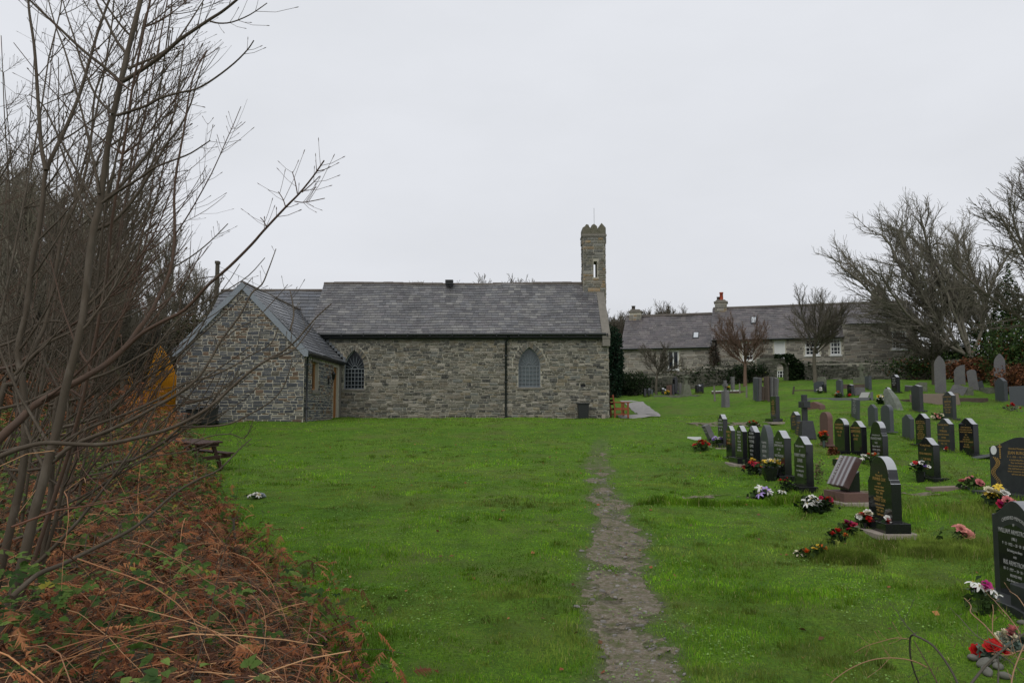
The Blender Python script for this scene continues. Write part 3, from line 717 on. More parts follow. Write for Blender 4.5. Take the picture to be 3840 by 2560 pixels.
winW = [wrect(2053, 2087, 761, 802)]
WO = 1.0     # wing stands forward
mb = MB()
def wall(s0, s1, zt, wl, t0, off=0):
    mb.prism([rect(s0, s1, gzb, zt)]+[rect(*w_) for w_ in wl], lambda u, v, t: HP(u, t0+t, v), 0, .35)
wall(0, sJ, eA, winA, 0); wall(sJ+.002, sW, eM, winM, -.15)
wall(sW+.004, sE, eW, winW, -.30)
for s_, zt, zr_ in ((0.0, eA, rA), (sW+.0, eM+1.2, rM), (sE-.35, eW-.3, rM)):
    mb.prism([[(.36, gzb), (DP, gzb), (DP, zt), (DP/2, zr_-.1), (.36, zt+.2)]], lambda u, v, t, s_=s_: HP(s_+t, u, v), 0, .35)
mb.prism([[(.2, eA-.6), (DP, eA-.6), (DP, eM), (DP/2, rM-.1), (.2, eM)]], lambda u, v, t: HP(sJ+.01+t, u, v), 0, .3)
mb.prism([rect(0, sE, gzb, eA)], lambda u, v, t: HP(u, DP-.3+t, v), 0, .3)
mb.build('wall', M['mortar2'], hroot, True, recalc=True)
mb = MB()
def hm(s0, s1, zt, wl, t0):
    def ins(x, y):
        X_ = x+s0; Z_ = y+gzb
        if not (s0 <= X_ <= s1 and Z_ < zt-.02): return False
        return not any(w_[0]-.04 < X_ < w_[1]+.04 and w_[2]-.06 < Z_ < w_[3]+.04 for w_ in wl)
    masonry(mb, HP(s0, t0, gzb), H3, (0, 0, 1), HN, s1-s0, zt-gzb, ins, (.10, .22), (.25, .7), .025, .03, PAL_FARM, r2, .012)
hm(0, sJ, eA, winA, 0); hm(sJ, sW, eM, winM, -.15); hm(sW, sE, eW, winW, -.30)
mb.build('stonework', M['stone2'], hroot, True, recalc=True)
mb = MB()
def roof(s0, s1, ez_, rz_, t0, cw=.4):
    o = HP(s0, t0-.2, ez_); up = HP(s0, DP/2, rz_)-o
    slates(mb, o, H3, up, s1-s0, up.length, cw, .24, PAL_SLF, r2, None, .008)
    o = HP(s1, DP+.2, ez_); up = HP(s1, DP/2, rz_)-o
    slates(mb, o, (-hd.x, -hd.y, 0), up, s1-s0, up.length, 1.0, .6, PAL_SLF, r2)
roof(-.15, sJ, eA, rA, 0); roof(sJ-.05, sW+.05, eM, rM, -.15); roof(sW, sE+.1, eW, rM, -.30)
mb.build('roof', M['slate'], hroot, True)
mb = MB(); mb.tube([HP(-.1, DP/2, rA), HP(sJ-.1, DP/2, rA+.03)], .12, 6); mb.tube([HP(sJ, DP/2, rM), HP(sE, DP/2, rM+.02)], .12, 6)
mb.build('ridge', M['ridge'], hroot, True)
mb = MB()
for (s0, s1, ez_, t0) in ((-.1, sJ-.02, eA, 0), (sJ, sW, eM, -.15)): mb.tube([HP(s0, t0-.28, ez_-.04), HP(s1, t0-.28, ez_-.04)], .07, 6)
s_ = sJ+.3; mb.tube([HP(s_, -.25, eM-.1), HP(s_, -.25, gzb+.3)], .05, 6); mb.tube([HP(sJ-.02, -.05, eA-.2), HP(sJ+.25, -.3, eM-.4)], .05, 6)
mb.build('gutter', M['gutter'], hroot, True)
mb = MB(); o = HP(sJ-.03, -.2, eA+.02); u_ = HP(sJ-.03, DP/2, rA+.03); mb.bar(o+Vector((0, 0, .06)), u_+Vector((0, 0, .06)), .12, .05); mb.build('flashing', M['lead'], hroot, True)
def chim(px0, px1, ptop, pots, zb):
    b_ = DP/2-.4; s0, s1 = hpx(px0, b_), hpx(px1, b_); zt = hz((px0+px1)/2, ptop, b_)
    mb = MB(); mb.prism([rect(s0, s1, zb, zt-.18)], lambda u, v, t: HP(u, b_+t, v), 0, .85); c_ = mb.build('chimney', M['mortar2'], hroot, True, recalc=True)
    mb = MB(); masonry(mb, HP(s0, b_, zb), H3, (0, 0, 1), HN, s1-s0, zt-.18-zb, lambda x, y: 0 < x < s1-s0 and y < zt-.2-zb, (.12, .2), (.2, .45), .02, .02, PAL_GOLD+PAL_FARM[:3], r2)
    masonry(mb, HP(s0, b_+.85, zb), HN, (0, 0, 1), (-hd.x, -hd.y, 0), .85, zt-.18-zb, lambda x, y: 0 < x < .85 and y < zt-.2-zb, (.12, .2), (.2, .45), .02, .02, PAL_GOLD, r2)
    mb.build('chimney_stones', M['stone2'], c_, True, recalc=True)
    mb = MB(); mb.prism([rect(s0-.08, s1+.08, zt-.18, zt-.06)], lambda u, v, t: HP(u, b_-.08+t, v), 0, 1.01)
    mb.prism([[(s0, zt-.06), (s1, zt-.06), (s1-.12, zt+.06), (s0+.12, zt+.06)]], lambda u, v, t: HP(u, b_+t, v), 0, .85); mb.build('chimney_cap', M['dress'], c_, True, recalc=True)
    for (f, hh, r_, mt) in pots:
        p = HP(s0+(s1-s0)*f, b_+.4, zt); mb = MB(); mb.tube([p, p+Vector((0, 0, hh*.85)), p+Vector((0, 0, hh*.86)), p+Vector((0, 0, hh))], [r_, r_*.85, r_*1.05, r_*1.05], 10); mb.build('chimney_pot', M[mt], c_, True)
    mb = MB(); mb.prism([rect(s0-.1, s1+.1, zb+.15, zb+.4)], lambda u, v, t: HP(u, b_-.1-.0+t, v), 0, .08); mb.build('flashing', M['lead'], c_, True, recalc=True)
chim(1448, 1475, 712, [(.3, .38, .16, 'ridge')], rA-.9)
chim(1647, 1674, 690, [(.28, .33, .13, 'ridge'), (.55, .68, .15, 'terra')], rM-.9)
chim(2014, 2042, 664, [(.5, .3, .15, 'ridge')], rM-.9)
def skyl(px0, px1, py0, py1, ez_, rz_, t0):
    s0, s1 = hpx(px0, 1.2), hpx(px1, 1.2)
    def on(s, f, up): a = HP(s, t0-.2, ez_); b = HP(s, DP/2, rz_); return a.lerp(b, f)+Vector((0, 0, up))
    def fof(py):
        for k in range(100):
            p = on((s0+s1)/2, k/100, 0); q = (p.z-EYE)/p.y
            d = ray(1920, py*1.63265); 
            if q >= d[2]/d[1]: return k/100
        return .5
    f0, f1 = fof(py1), fof(py0)
    mb = MB(); mb.add([on(s0, f0, .09), on(s1, f0, .09), on(s1, f1, .09), on(s0, f1, .09), on(s0, f0, 0), on(s1, f0, 0), on(s1, f1, 0), on(s0, f1, 0)], [(0, 1, 2, 3), (4, 5, 1, 0), (5, 6, 2, 1), (6, 7, 3, 2), (7, 4, 0, 3)])
    w_ = mb.build('skylight', M['gutter'], hroot, True)
    i = (s1-s0)*.16; j = (f1-f0)*.14
    mb = MB(); mb.add([on(s0+i, f0+j, .10), on(s1-i, f0+j, .10), on(s1-i, f1-j*.6, .10), on(s0+i, f1-j*.6, .10)], [(0, 1, 2, 3)]); mb.build('pane', M['skylight'], w_, True)
skyl(1595, 1610, 765, 780, eA, rA, 0); skyl(1729, 1743, 730, 746, eM, rM, -.15)
def hwin(w_, t0, cols, rows, open_=.12, blind=False):
    s0, s1, za, zb = w_; T = t0+open_; f = .09
    mb = MB()
    for (a, b, c, d) in ((s0, s0+f, za, zb), (s1-f, s1, za, zb), (s0+f, s1-f, za, za+f), (s0+f, s1-f, zb-f, zb)): mb.prism([rect(a, b, c, d)], lambda u, v, t: HP(u, T-.06+t, v), 0, .1)
    for i in range(1, cols):
        x = s0+(s1-s0)*i/cols; bb = .045 if cols == 2 else .02; mb.prism([rect(x-bb, x+bb, za+f, zb-f)], lambda u, v, t: HP(u, T-.04+t, v), 0, .06)
    for i in range(1, rows):
        z = za+(zb-za)*i/rows; bb = .035 if i == rows//2 else .018; mb.prism([rect(s0+f, s1-f, z-bb, z+bb)], lambda u, v, t: HP(u, T-.042+t, v), 0, .06)
    mb.prism([rect(s0-.06, s1+.06, za-.09, za)], lambda u, v, t: HP(u, t0-.08+t, v), 0, .3)
    o = mb.build('window', M['white'], hroot, True, recalc=True)
    mb = MB(); mb.prism([rect(s0+.02, s1-.02, za+.02, zb-.02)], lambda u, v, t: HP(u, T+.03+t, v), 0, .02); mb.build('pane', M['white'] if blind else M['glassd'], o, True, recalc=True)
hwin(winA[0], 0, 2, 1)
for k, w_ in enumerate(winM): hwin(w_, -.15, 3, 1 if k == 1 else 4, .12, k == 1)
hwin(winW[0], -.30, 4, 4)
# eaves shadow gaps: solid inner floor so nothing shows through
mb = MB(); mb.prism([rect(.4, sE-.4, gzb, eA-.1)], lambda u, v, t: HP(u, .5+t, v), 0, DP-1); mb.build('interior', M['black'], hroot, True, recalc=True)

# ------------------------------------------------------------------ leaves on surfaces / bushes (numpy)
def leafcloud(name, cen, n, size, pal, m, parent=None, nrm=None, jit=1.0, flat=.6):
    """cen (n,3) leaf centres; each leaf a folded quad pair"""
    N = len(cen); a = nr.rand(N)*6.283; b = (nr.rand(N)-.5)*2*jit; s = size*(.6+.8*nr.rand(N))
    ux = np.stack([np.cos(a)*np.cos(b), np.sin(a)*np.cos(b), np.sin(b)], 1)
    t = nr.randn(N, 3)*jit+np.array([0, -.3, 1.0]); w = np.cross(ux, t); w /= np.linalg.norm(w, axis=1)[:, None]+1e-9
    nn = np.cross(w, ux)
    s = s[:, None]; c = cen
    P = [c-ux*s*.5, c-ux*s*.05+w*s*.38+nn*s*.10, c+ux*s*.5, c-ux*s*.05-w*s*.38+nn*s*.10]
    V_ = np.stack([P[0], P[3], P[2], P[1]], 1).reshape(-1, 3)
    base = np.arange(N)[:, None]*4; F_ = np.concatenate([base+np.array([[0, 1, 2]]), base+np.array([[0, 2, 3]])], 1).reshape(-1, 3)
    pal = np.array(pal); col = pal[nr.randint(len(pal), size=N)]*(.6+.8*nr.rand(N))[:, None]; col = np.repeat(col, 2, 0)
    if parent is not None: V_ = V_-np.array(woff(parent))
    return link(name, rawmesh(name, V_, F_, 3, m, col), parent)
GREEN = [(.035, .065, .018), (.05, .085, .022), (.025, .048, .016), (.065, .10, .03)]
DKG = [(.016, .030, .012), (.022, .040, .014), (.012, .024, .010), (.03, .05, .018)]
BRK = [(.12, .046, .020), (.16, .06, .024), (.08, .034, .016), (.15, .07, .035)]

# boundary wall of the graveyard, with ivy, and the gateway arch
def wallrun(name, label, pts, h_, pal, th=.5, ivy=0, group=None):
    p0 = Vector(pts[0]); root = thing(name, (p0.x, p0.y, tz(p0.x, p0.y)-.1), label, 'stone wall', group)
    mb = MB(); ms = MB(); iv = []
    for a, b in zip(pts[:-1], pts[1:]):
        a = Vector(a); b = Vector(b); L = (b-a).length; n = max(2, int(L/1.1)); d = (b-a).normalized(); nn = Vector((d.y, -d.x))
        for k in range(n):
            q0 = a.lerp(b, k/n); q1 = a.lerp(b, (k+1)/n); zb = min(tz(q0.x, q0.y), tz(q1.x, q1.y))-.25; zt = (tz(q0.x, q0.y)+tz(q1.x, q1.y))/2+h_*(1+.07*math.sin(k*1.7+a.x))
            w_ = (q1-q0).length
            mb.prism([[(0, 0), (w_, 0), (w_, zt-zb), (0, zt-zb)]], lambda u, v, t: Vector((q0.x+d.x*u-nn.x*t, q0.y+d.y*u-nn.y*t, zb+v)), .01, th)
            masonry(ms, (q0.x, q0.y, zb), (d.x, d.y, 0), (0, 0, 1), (nn.x, nn.y, 0), w_, zt-zb, lambda x, y: 0 < x < w_ and y < zt-zb, (.08, .18), (.2, .5), .02, .05, pal, r2, .012)
            x = 0
            while x < w_-.05:            # rough cope stones on edge
                L_ = r2.uniform(.1, .25); hh = r2.uniform(.08, .2); c = q0+d*(x+L_/2)-nn*(th/2)
                ms.box((c.x, c.y, zt+hh/2), (L_*.9, th*.9, hh), pick(pal, r2), Matrix.Rotation(math.atan2(d.y, d.x)+r2.uniform(-.1, .1), 3, 'Z')); x += L_
            for _ in range(int(ivy*w_)):
                s_ = r2.random(); f = fbm((q0.x+s_*w_)*.5, 3.3, 3)
                zz = zb+r2.random()**.7*(zt-zb+.35)
                if fbm((q0.x+s_*w_)*.6+zz, zz*.6, 3) > .42: iv.append((q0.x+d.x*s_*w_+nn.x*r2.uniform(0, .2), q0.y+d.y*s_*w_+nn.y*r2.uniform(0, .2), zz))
    mb.build('wall_core', M['mortar'], root, True, recalc=True); ms.build('stonework', M['stone'], root, True, recalc=True)
    if iv: leafcloud('ivy', np.array(iv), 0, .13, DKG+GREEN[:1], M['leaf'], root, jit=.8)
    return root
PAL_MOSS = [(.07, .07, .05), (.10, .10, .075), (.05, .055, .038), (.13, .125, .10), (.085, .08, .065)]
wy = 54.0
def gxy(px, Y): return (aD(px, 900, Y).x, Y)
wallrun('churchyard_wall', 'low mossy stone wall with ivy between the church corner and the archway', [gxy(1396, 50.5), gxy(1440, 52.5), gxy(1560, 54.5), gxy(1735, 55.0)], 1.05, PAL_MOSS, ivy=130)
wallrun('churchyard_wall', 'low dark stone wall running right from the ivy-covered archway under the farmhouse', [gxy(1812, 54.2), gxy(1950, 52.5), gxy(2110, 50.5), gxy(2260, 50)], 1.0, PAL_MOSS, ivy=70)
# archway
ax0 = aD(1746, 850, 54).x; ax1 = aD(1811, 850, 54).x; azb = tz((ax0+ax1)/2, 54)-.2; azt = aD(1770, 822, 54).z
ar = thing('stone_archway', ((ax0+ax1)/2, 54, azb), 'mossy round-headed stone gateway in the wall, a white sash window showing through it', 'archway')
op0 = aD(1785, 850, 54).x-ax0; op1 = aD(1807, 850, 54).x-ax0; oz = aD(1795, 833, 54).z-azb; ow = op1-op0
loop = [(op0, -.0), (op0, oz-ow/2)]+[(op0+ow/2-ow/2*math.cos(a), oz-ow/2+ow/2*math.sin(a)) for a in np.linspace(.2, math.pi-.2, 9)]+[(op1, oz-ow/2), (op1, 0.0)]
AW = ax1-ax0; AH = azt-azb
outl = [(0, 0)]+loop+[(AW, 0), (AW, AH*.97), (AW*.6, AH), (0, AH*.98)]
mb = MB(); mb.prism([outl], lambda u, v, t: (ax0+u, 54+t, azb+v), 0, .7); mb.build('arch_wall', M['mossstone'], ar, True, recalc=True)
mb = MB(); masonry(mb, (ax0, 54, azb), (1, 0, 0), (0, 0, 1), (0, -1, 0), AW, AH, lambda x, y: inpoly(outl, x, y), (.09, .18), (.2, .45), .02, .04, PAL_MOSS, r2, .012)
mb.cbox(ax0+.2, ax0+1.0, 54, 54.7, azt-.02, azt+.2, (.06, .055, .045))
mb.build('stonework', M['stone'], ar, True, recalc=True)
iv = []
while len(iv) < 2600:
    x = r2.uniform(op1-.1, AW+.9); z = r2.uniform(0, AH+.25)
    if x < op1+.12 and z < oz: continue
    if x > AW+.3 and z > AH*(1.2-(x-AW)*.5): continue
    iv.append((ax0+x, 54-r2.uniform(.02, .4), azb+z))
for _ in range(350): iv.append((ax0+r2.uniform(.9, AW), 54+r2.uniform(-.2, .4), azt+r2.uniform(0, .25)))
leafcloud('ivy', np.array(iv), 0, .13, DKG, M['leaf'], ar, jit=.8)

# bushes
def bush(name, label, cat, c, rad, n, size, pal, m='leaf', group=None, gaps=.4, stems=True, up=None):
    c = Vector(c); root = thing(name, (c.x, c.y, tz(c.x, c.y)-.05), label, cat, group)
    P = nr.randn(n*4, 3); P /= np.linalg.norm(P, axis=1)[:, None]; rr = nr.rand(len(P))**.45
    nzv = fbm(P[:, 0]*2.2+c.x, P[:, 2]*2.2+P[:, 1]*2+c.y, 3)
    rr = rr*(.65+.7*nzv); P = P*rr[:, None]; keep = (fbm(P[:, 0]*4+c.x*3, P[:, 2]*4+P[:, 1]*3, 3) > gaps); P = P[keep][:n]
    zb = tz(c.x, c.y); P = P*np.array(rad)+np.array([c.x, c.y, zb+(up if up else rad[2]*.85)]); P = P[P[:, 2] > zb]
    leafcloud('foliage', P, 0, size, pal, M[m], root, jit=.9)
    if stems:
        sg = []
        for _ in range(24):
            q = P[nr.randint(len(P))]; s0 = np.array([c.x+r2.uniform(-.3, .3)*rad[0], c.y+r2.uniform(-.2, .2), zb]); mid = (s0+q)/2+nr.randn(3)*.08
            sg += [(s0, mid, .02, .014), (mid, q, .014, .006)]
        segmesh('stems', sg, M['barkd'], root, off=woff(root))
    return root
def gp(px, py): return hD(px, py)
def at(px, Y): x = aD(px, 900, Y).x; return (x, Y, 0)
bush('evergreen_conifer', 'dark evergreen conifer rising just behind the right corner of the church', 'conifer', at(1408, 49), (.75, .8, 2.4), 5200, .13, [(.010, .026, .014), (.016, .036, .018), (.008, .02, .012)], gaps=.3)
bush('shrub', 'dark glossy shrub at the foot of the churchyard wall right of the church', 'shrub', at(1452, 51.2), (1.15, .7, .8), 2600, .10, DKG, gaps=.34)
bush('shrub', 'small dark shrub against the wall behind the white-edged grave', 'shrub', at(1700, 53.9), (1.0, .5, .62), 1500, .10, DKG, gaps=.34)
bush('shrub', 'dark rounded shrub by the wall just left of the stone archway', 'shrub', at(1741, 53.6), (.8, .4, .75), 1200, .10, DKG)
bush('flowering_shrub', 'thin reddish shrub against the farmhouse wall behind the grey pedestal cross', 'shrub', at(1590, 56.5), (1.5, .7, .8), 1100, .08, [(.11, .06, .045), (.09, .075, .04), (.06, .07, .03)], gaps=.5)
bush('shrub', 'olive shrub hanging over the wall beneath the tall white casement window', 'shrub', at(1538, 56), (1.7, .6, .75), 1900, .09, [(.055, .06, .028), (.075, .075, .035), (.04, .048, .022)], gaps=.42)
bush('shrub', 'brownish shrub between the small bare tree and the church corner', 'shrub', at(1465, 56), (1.2, .6, .75), 1300, .09, [(.09, .075, .05), (.06, .06, .035), (.11, .085, .055)], gaps=.45)
bush('climber', 'dark climbing plant up the joint between the two farmhouse roofs', 'climbing plant', at(1643, 60.6), (.42, .3, 1.7), 1500, .09, [(.05, .035, .025), (.035, .032, .02), (.075, .05, .035)], gaps=.36)
bush('bracken_patch', 'rusty red dead bracken behind the leaning slate headstones', 'bracken', at(2235, 47), (2.0, 1.0, .8), 2800, .16, BRK, 'dead', gaps=.38)
bush('bracken_patch', 'rusty dead bracken low in front of the green bush at the right edge', 'bracken', at(2345, 40), (1.6, 1.0, .8), 2200, .14, BRK, 'dead', gaps=.42)
bush('hedge_bush', 'big green bush with rusty leaves at the right edge of the graveyard', 'bush', at(2335, 43.5), (2.0, 1.4, 1.9), 5200, .14, GREEN+GREEN+BRK[:1], gaps=.38)
bush('hedge_bush', 'green bush between the tall pointed slate headstone and the dark tree', 'bush', at(2195, 52), (1.8, 1.0, 1.5), 2800, .14, GREEN+DKG, gaps=.42)
bush('hedge_bush', 'low tangled green bush behind the small dark-trunked tree', 'bush', at(2110, 50), (2.1, .8, .95), 2800, .12, GREEN+DKG+BRK[:1], gaps=.42)
bush('hedge_bush', 'tangled olive bush behind the broken slate headstone', 'bush', at(2270, 53), (2.6, 1.2, 2.1), 3500, .14, DKG+GREEN[:2]+BRK[2:3], gaps=.44)
bush('ivy_stump', 'tall ivy-smothered stump at the far right edge', 'tree stump', at(2325, 50), (.95, .9, 3.7), 4200, .15, DKG+GREEN[:2], gaps=.36)
bush('evergreen_tree', 'dark flat-topped evergreen crown among the bare trees on the right', 'tree', at(2178, 56), (2.1, 1.4, 1.5), 4200, .15, DKG, gaps=.46, up=5.6)

# ------------------------------------------------------------------ bare trees
def nv(a): n = math.sqrt(a[0]**2+a[1]**2+a[2]**2)+1e-12; return (a[0]/n, a[1]/n, a[2]/n)
def grow(segs, p, d, L, r, lev, g_, T):
    n = T['n'][lev]; st = L/n; wob = T['wob'][lev]; tw = T['tw'][lev]; tr = T['trop']; last = lev == len(T['n'])-1
    for i in range(n):
        d = nv((d[0]+g_.gauss(0, wob)+tr[0]*tw, d[1]+g_.gauss(0, wob)+tr[1]*tw, d[2]+g_.gauss(0, wob)+tr[2]*tw))
        q = (p[0]+d[0]*st, p[1]+d[1]*st, p[2]+d[2]*st); r2_ = max(r*(1-(1-T['tip'])/n*(1)), T['rmin'])
        segs[min(lev, 1)].append((p, q, r, r2_))
        if not last and (i+1)/n > T['start'][lev]:
            for _ in range(T['k'][lev] if g_.random() < T['pk'][lev] else T['k'][lev]-1):
                a = g_.uniform(0, 6.283); an = T['ang'][lev]*g_.uniform(.7, 1.3)
                o = nv((d[1]*.3+math.cos(a), -d[0]*.3+math.sin(a), g_.gauss(0, .7))); dt = o[0]*d[0]+o[1]*d[1]+o[2]*d[2]
                o = nv((o[0]-d[0]*dt, o[1]-d[1]*dt, o[2]-d[2]*dt)); ca, sa = math.cos(an), math.sin(an)
                dd = (d[0]*ca+o[0]*sa, d[1]*ca+o[1]*sa, d[2]*ca+o[2]*sa)
                grow(segs, q, dd, L*T['lr'][lev]*g_.uniform(.7, 1.15)*(1-.35*i/n), r2_*T['rr'][lev], lev+1, g_, T)
        p, r = q, r2_
def tparams(**k):
    T = dict(n=[6, 6, 5, 4, 3], wob=[.08, .14, .18, .2, .2], tw=[.03, .06, .07, .08, .06], trop=(0, 0, 1), tip=.5, rmin=.004,
             start=[.3, .2, .15, .1], k=[2, 2, 2, 2], pk=[.8, .7, .6, .6], ang=[.8, .75, .7, .7], lr=[.62, .55, .5, .45], rr=[.62, .6, .6, .6]); T.update(k); return T
def tree(name, label, cat, loc, H, r, seed, T, bark, group=None, d0=(0, 0, 1), sides=5):
    g_ = random.Random(seed); segs = [[], []]; loc = Vector(loc)
    grow(segs, (0, 0, -.1), nv(d0), H, r, 0, g_, T)
    root = thing(name, loc, label, cat, group)
    segmesh('trunk', segs[0], M[bark], root, sides=8); segmesh('branches', segs[1], M[bark], root, sides=3)
    return root
def copytree(o, loc, rz, label=None, sc=1.0, group=None):
    c = o.copy(); C.objects.link(c); c.location = loc; c.rotation_euler = (0, 0, rz); c.scale = (sc, sc, sc)
    if label: c['label'] = label
    if group: c['group'] = group
    for ch in o.children:
        d = ch.copy(); C.objects.link(d); d.parent = c
        for g2 in ch.children:
            e = g2.copy(); C.objects.link(e); e.parent = d
    return c
def TP(px, py, Y): p = aD(px, py, Y); return (p.x, Y, tz(p.x, Y)-.05)
# small trees before the farmhouse
tree('bare_tree', 'small bare round-headed tree nearest the church, before the tall casement window', 'tree', TP(1507, 893, 51), 1.7, .10, 3, tparams(n=[5, 8, 6, 4], start=[.7, .15, .1], k=[6, 2, 3], pk=[1, .9, .8], ang=[1.0, .55, .6], lr=[1.15, .42, .42], wob=[.03, .10, .14, .16], tw=[0, .08, .08, .06], rmin=.006, rr=[.45, .55, .6]), 'barkg')
tree('bare_tree', 'reddish bare tree with many upswept branches before the middle of the farmhouse', 'tree', TP(1712, 888, 50.5), 2.0, .13, 8, tparams(n=[4, 9, 6, 5], start=[.7, .15, .1], k=[8, 2, 3], pk=[1, .9, .8], ang=[1.0, .5, .55], lr=[1.5, .40, .42], wob=[.03, .08, .13, .16], tw=[0, .10, .10, .06], rmin=.006, rr=[.42, .55, .6]), 'barkr')
tree('bare_tree', 'spreading bare tree right of the archway before the farmhouse', 'tree', TP(1872, 882, 49.5), 2.8, .14, 14, tparams(n=[6, 10, 7, 5], start=[.6, .15, .1], k=[5, 2, 3], pk=[1, .9, .8], ang=[1.0, .55, .55], lr=[1.35, .42, .40], wob=[.04, .09, .13, .16, .16], tw=[0, .10, .08, .05, .04], rmin=.006, rr=[.5, .55, .6, .7]), 'barkg')
# big windswept trees on the right
WT = tparams(n=[3, 13, 8, 6], start=[.9, .16, .1], k=[1, 3, 3], pk=[0, .6, .55], ang=[.5, .6, .6], lr=[1, .32, .40], wob=[.05, .07, .12, .18], tw=[.05, .035, .06, .06], trop=(-.25, 0, 1), tip=.35, rmin=.0075, rr=[.6, .42, .6])
def fantree(name, label, loc, limbs, r, seed, bark, trunk=1.2, lean=(-.2, 0, 1)):
    """short trunk from which long limbs fan out; limbs = (elevation deg, left + / right -, length, depth drift)"""
    g_ = random.Random(seed); segs = [[], []]; d = nv(lean); p = (0, 0, -.1); n = 5; pts = []
    for i in range(n):
        q = tuple(p[j]+d[j]*trunk/n for j in range(3)); segs[0].append((p, q, r*(1.25-.1*i), r*(1.15-.1*i))); p = q; d = nv((d[0]+g_.gauss(0, .08), d[1]+g_.gauss(0, .08), d[2])); pts.append(p)
    for (el, L, dy) in limbs:
        e = R(el); st = pts[g_.randrange(2, 5)]; dd = nv((-math.cos(e), dy, math.sin(e)))
        grow(segs, st, dd, L, r*.42*(L/9)**.5, 1, g_, dict(WT, trop=(-.55*math.cos(e), 0, .8)))
    root = thing(name, Vector(loc), label, 'tree'); segmesh('trunk', segs[0], M[bark], root, sides=10); segmesh('branches', segs[1], M[bark], root, sides=4)
    return root
fantree('windswept_tree', 'large windswept bare tree whose crown sweeps left over the farmhouse', TP(2238, 872, 52), [(14, 6.5, .1), (24, 9.0, -.15), (29, 9.8, .12), (35, 9.8, -.1), (43, 9.8, .15), (51, 9.8, -.1), (60, 9.6, .1), (69, 9.4, -.15), (80, 9.0, .1), (92, 8.4, .1), (108, 7.4, -.1)], .34, 5, 'barkw', 1.6)
fantree('windswept_tree', 'second windswept bare tree farther right, its crown joined with the first', TP(2300, 876, 56), [(25, 6.5, .1), (45, 8.2, -.1), (62, 8.8, .12), (78, 8.6, -.1), (95, 8.0, .1), (118, 7.0, -.1)], .34, 11, 'barkw', 2.0, (-.1, 0, 1))
fantree('windswept_tree', 'bare tree at the right edge reaching branches in from outside the picture', (aD(2500, 880, 33).x, 33, tz(20, 33)), [(48, 6.4, .05), (56, 7.0, -.08), (64, 7.4, .1), (74, 7.6, -.05), (88, 7.5, .1)], .26, 17, 'barkg', 1.8, (-.1, 0, 1))
tree('leaning_tree', 'small dark leaning tree with a forked trunk left of the tall pointed slate', 'tree', TP(2150, 897, 43.5), 1.5, .20, 23, tparams(n=[4, 8, 6, 5], start=[.5, .15, .1], k=[4, 2, 2], pk=[1, .7, .8], ang=[.7, .6, .6], lr=[1.8, .5, .42], wob=[.1, .12, .15, .2], tw=[0, .05, .04, .03], trop=(-.9, 0, .6), rmin=.008, rr=[.5, .55, .6]), 'barkd', d0=(-.35, 0, 1))
# far scrub trees behind farmhouse and church
SC = tparams(n=[4, 6, 5, 3], start=[.2, .1, .1], k=[4, 3, 3], pk=[1, .8, .8], ang=[.55, .5, .5], lr=[1.0, .5, .5], wob=[.05, .1, .15, .15], tw=[0, .12, .1, .05], rmin=.012, rr=[.5, .6, .6])
sc0 = tree('scrub_tree', 'bare scrub tree rising behind the left end of the farmhouse', 'tree', (13.0, 74, tz(13, 74)), 3.4, .13, 31, SC, 'barkg', 'scrub trees behind the farmhouse')
for k, (px, Y, s_) in enumerate([(1412, 72, 1.0), (1428, 70, .95), (1500, 78, 1.0), (1525, 77, 1.1), (1545, 79, 1.05), (1410, 66, .9), (1426, 68, .85), (1560, 82, 1.0), (1484, 80, 1.0)]):
    copytree(sc0, (aD(px, 800, Y).x, Y, tz(aD(px, 800, Y).x, Y)), k*1.3, sc=s_, label=['bare scrub tree in the gap between the church corner and the farmhouse, left one', 'bare scrub tree in the gap between church and farmhouse, touching the left chimney', 'bare scrub tree showing just right of the left farmhouse chimney', 'bushy bare tree top above the left farmhouse roof, nearest the chimney', 'bushy bare tree top above the middle of the left farmhouse roof', 'bare scrub tree close behind the dark conifer by the church', 'bare scrub tree between the conifer and the farmhouse gable', 'low bare tree top farthest right above the left farmhouse roof', 'bare scrub tree directly behind the left farmhouse chimney'][k])
sd0 = None
for k, (px, Y, s_, ptop) in enumerate([(815, 70, 1, 630), (965, 62, 1, 622), (985, 64, 1, 626), (1010, 66, 1, 622), (1060, 68, 1, 628), (1150, 60, 1, 600), (1185, 60, 1, 612), (1178, 62, 1, 620), (735, 64, 1, 648), (640, 60, 1, 645), (700, 62, 1, 652)]):
    x = aD(px, 640, Y).x; H = aD(px, ptop, Y).z-tz(x, Y)
    if sd0 is None:
        sd0 = copytree(sc0, (x, Y, tz(x, Y)), k, 'bare tree whose twig tips show above the church ridge', group='trees behind the church'); HH = 7.2
        c = sd0
    else: c = copytree(sd0, (x, Y, tz(x, Y)), k*1.9)
    c.scale = (H/7.35,)*3
    c['label'] = 'bare tree whose tips show behind the church, '+['above the left part of the nave ridge', 'left of the roof vent', 'just left of the roof vent', 'right behind the roof vent', 'just right of the roof vent', 'highest, above the right half of the ridge', 'above the right half of the ridge, rightmost', 'beside the highest tips', 'above the low chancel roof', 'by the peak of the annexe', 'above the middle of the chancel roof'][k]

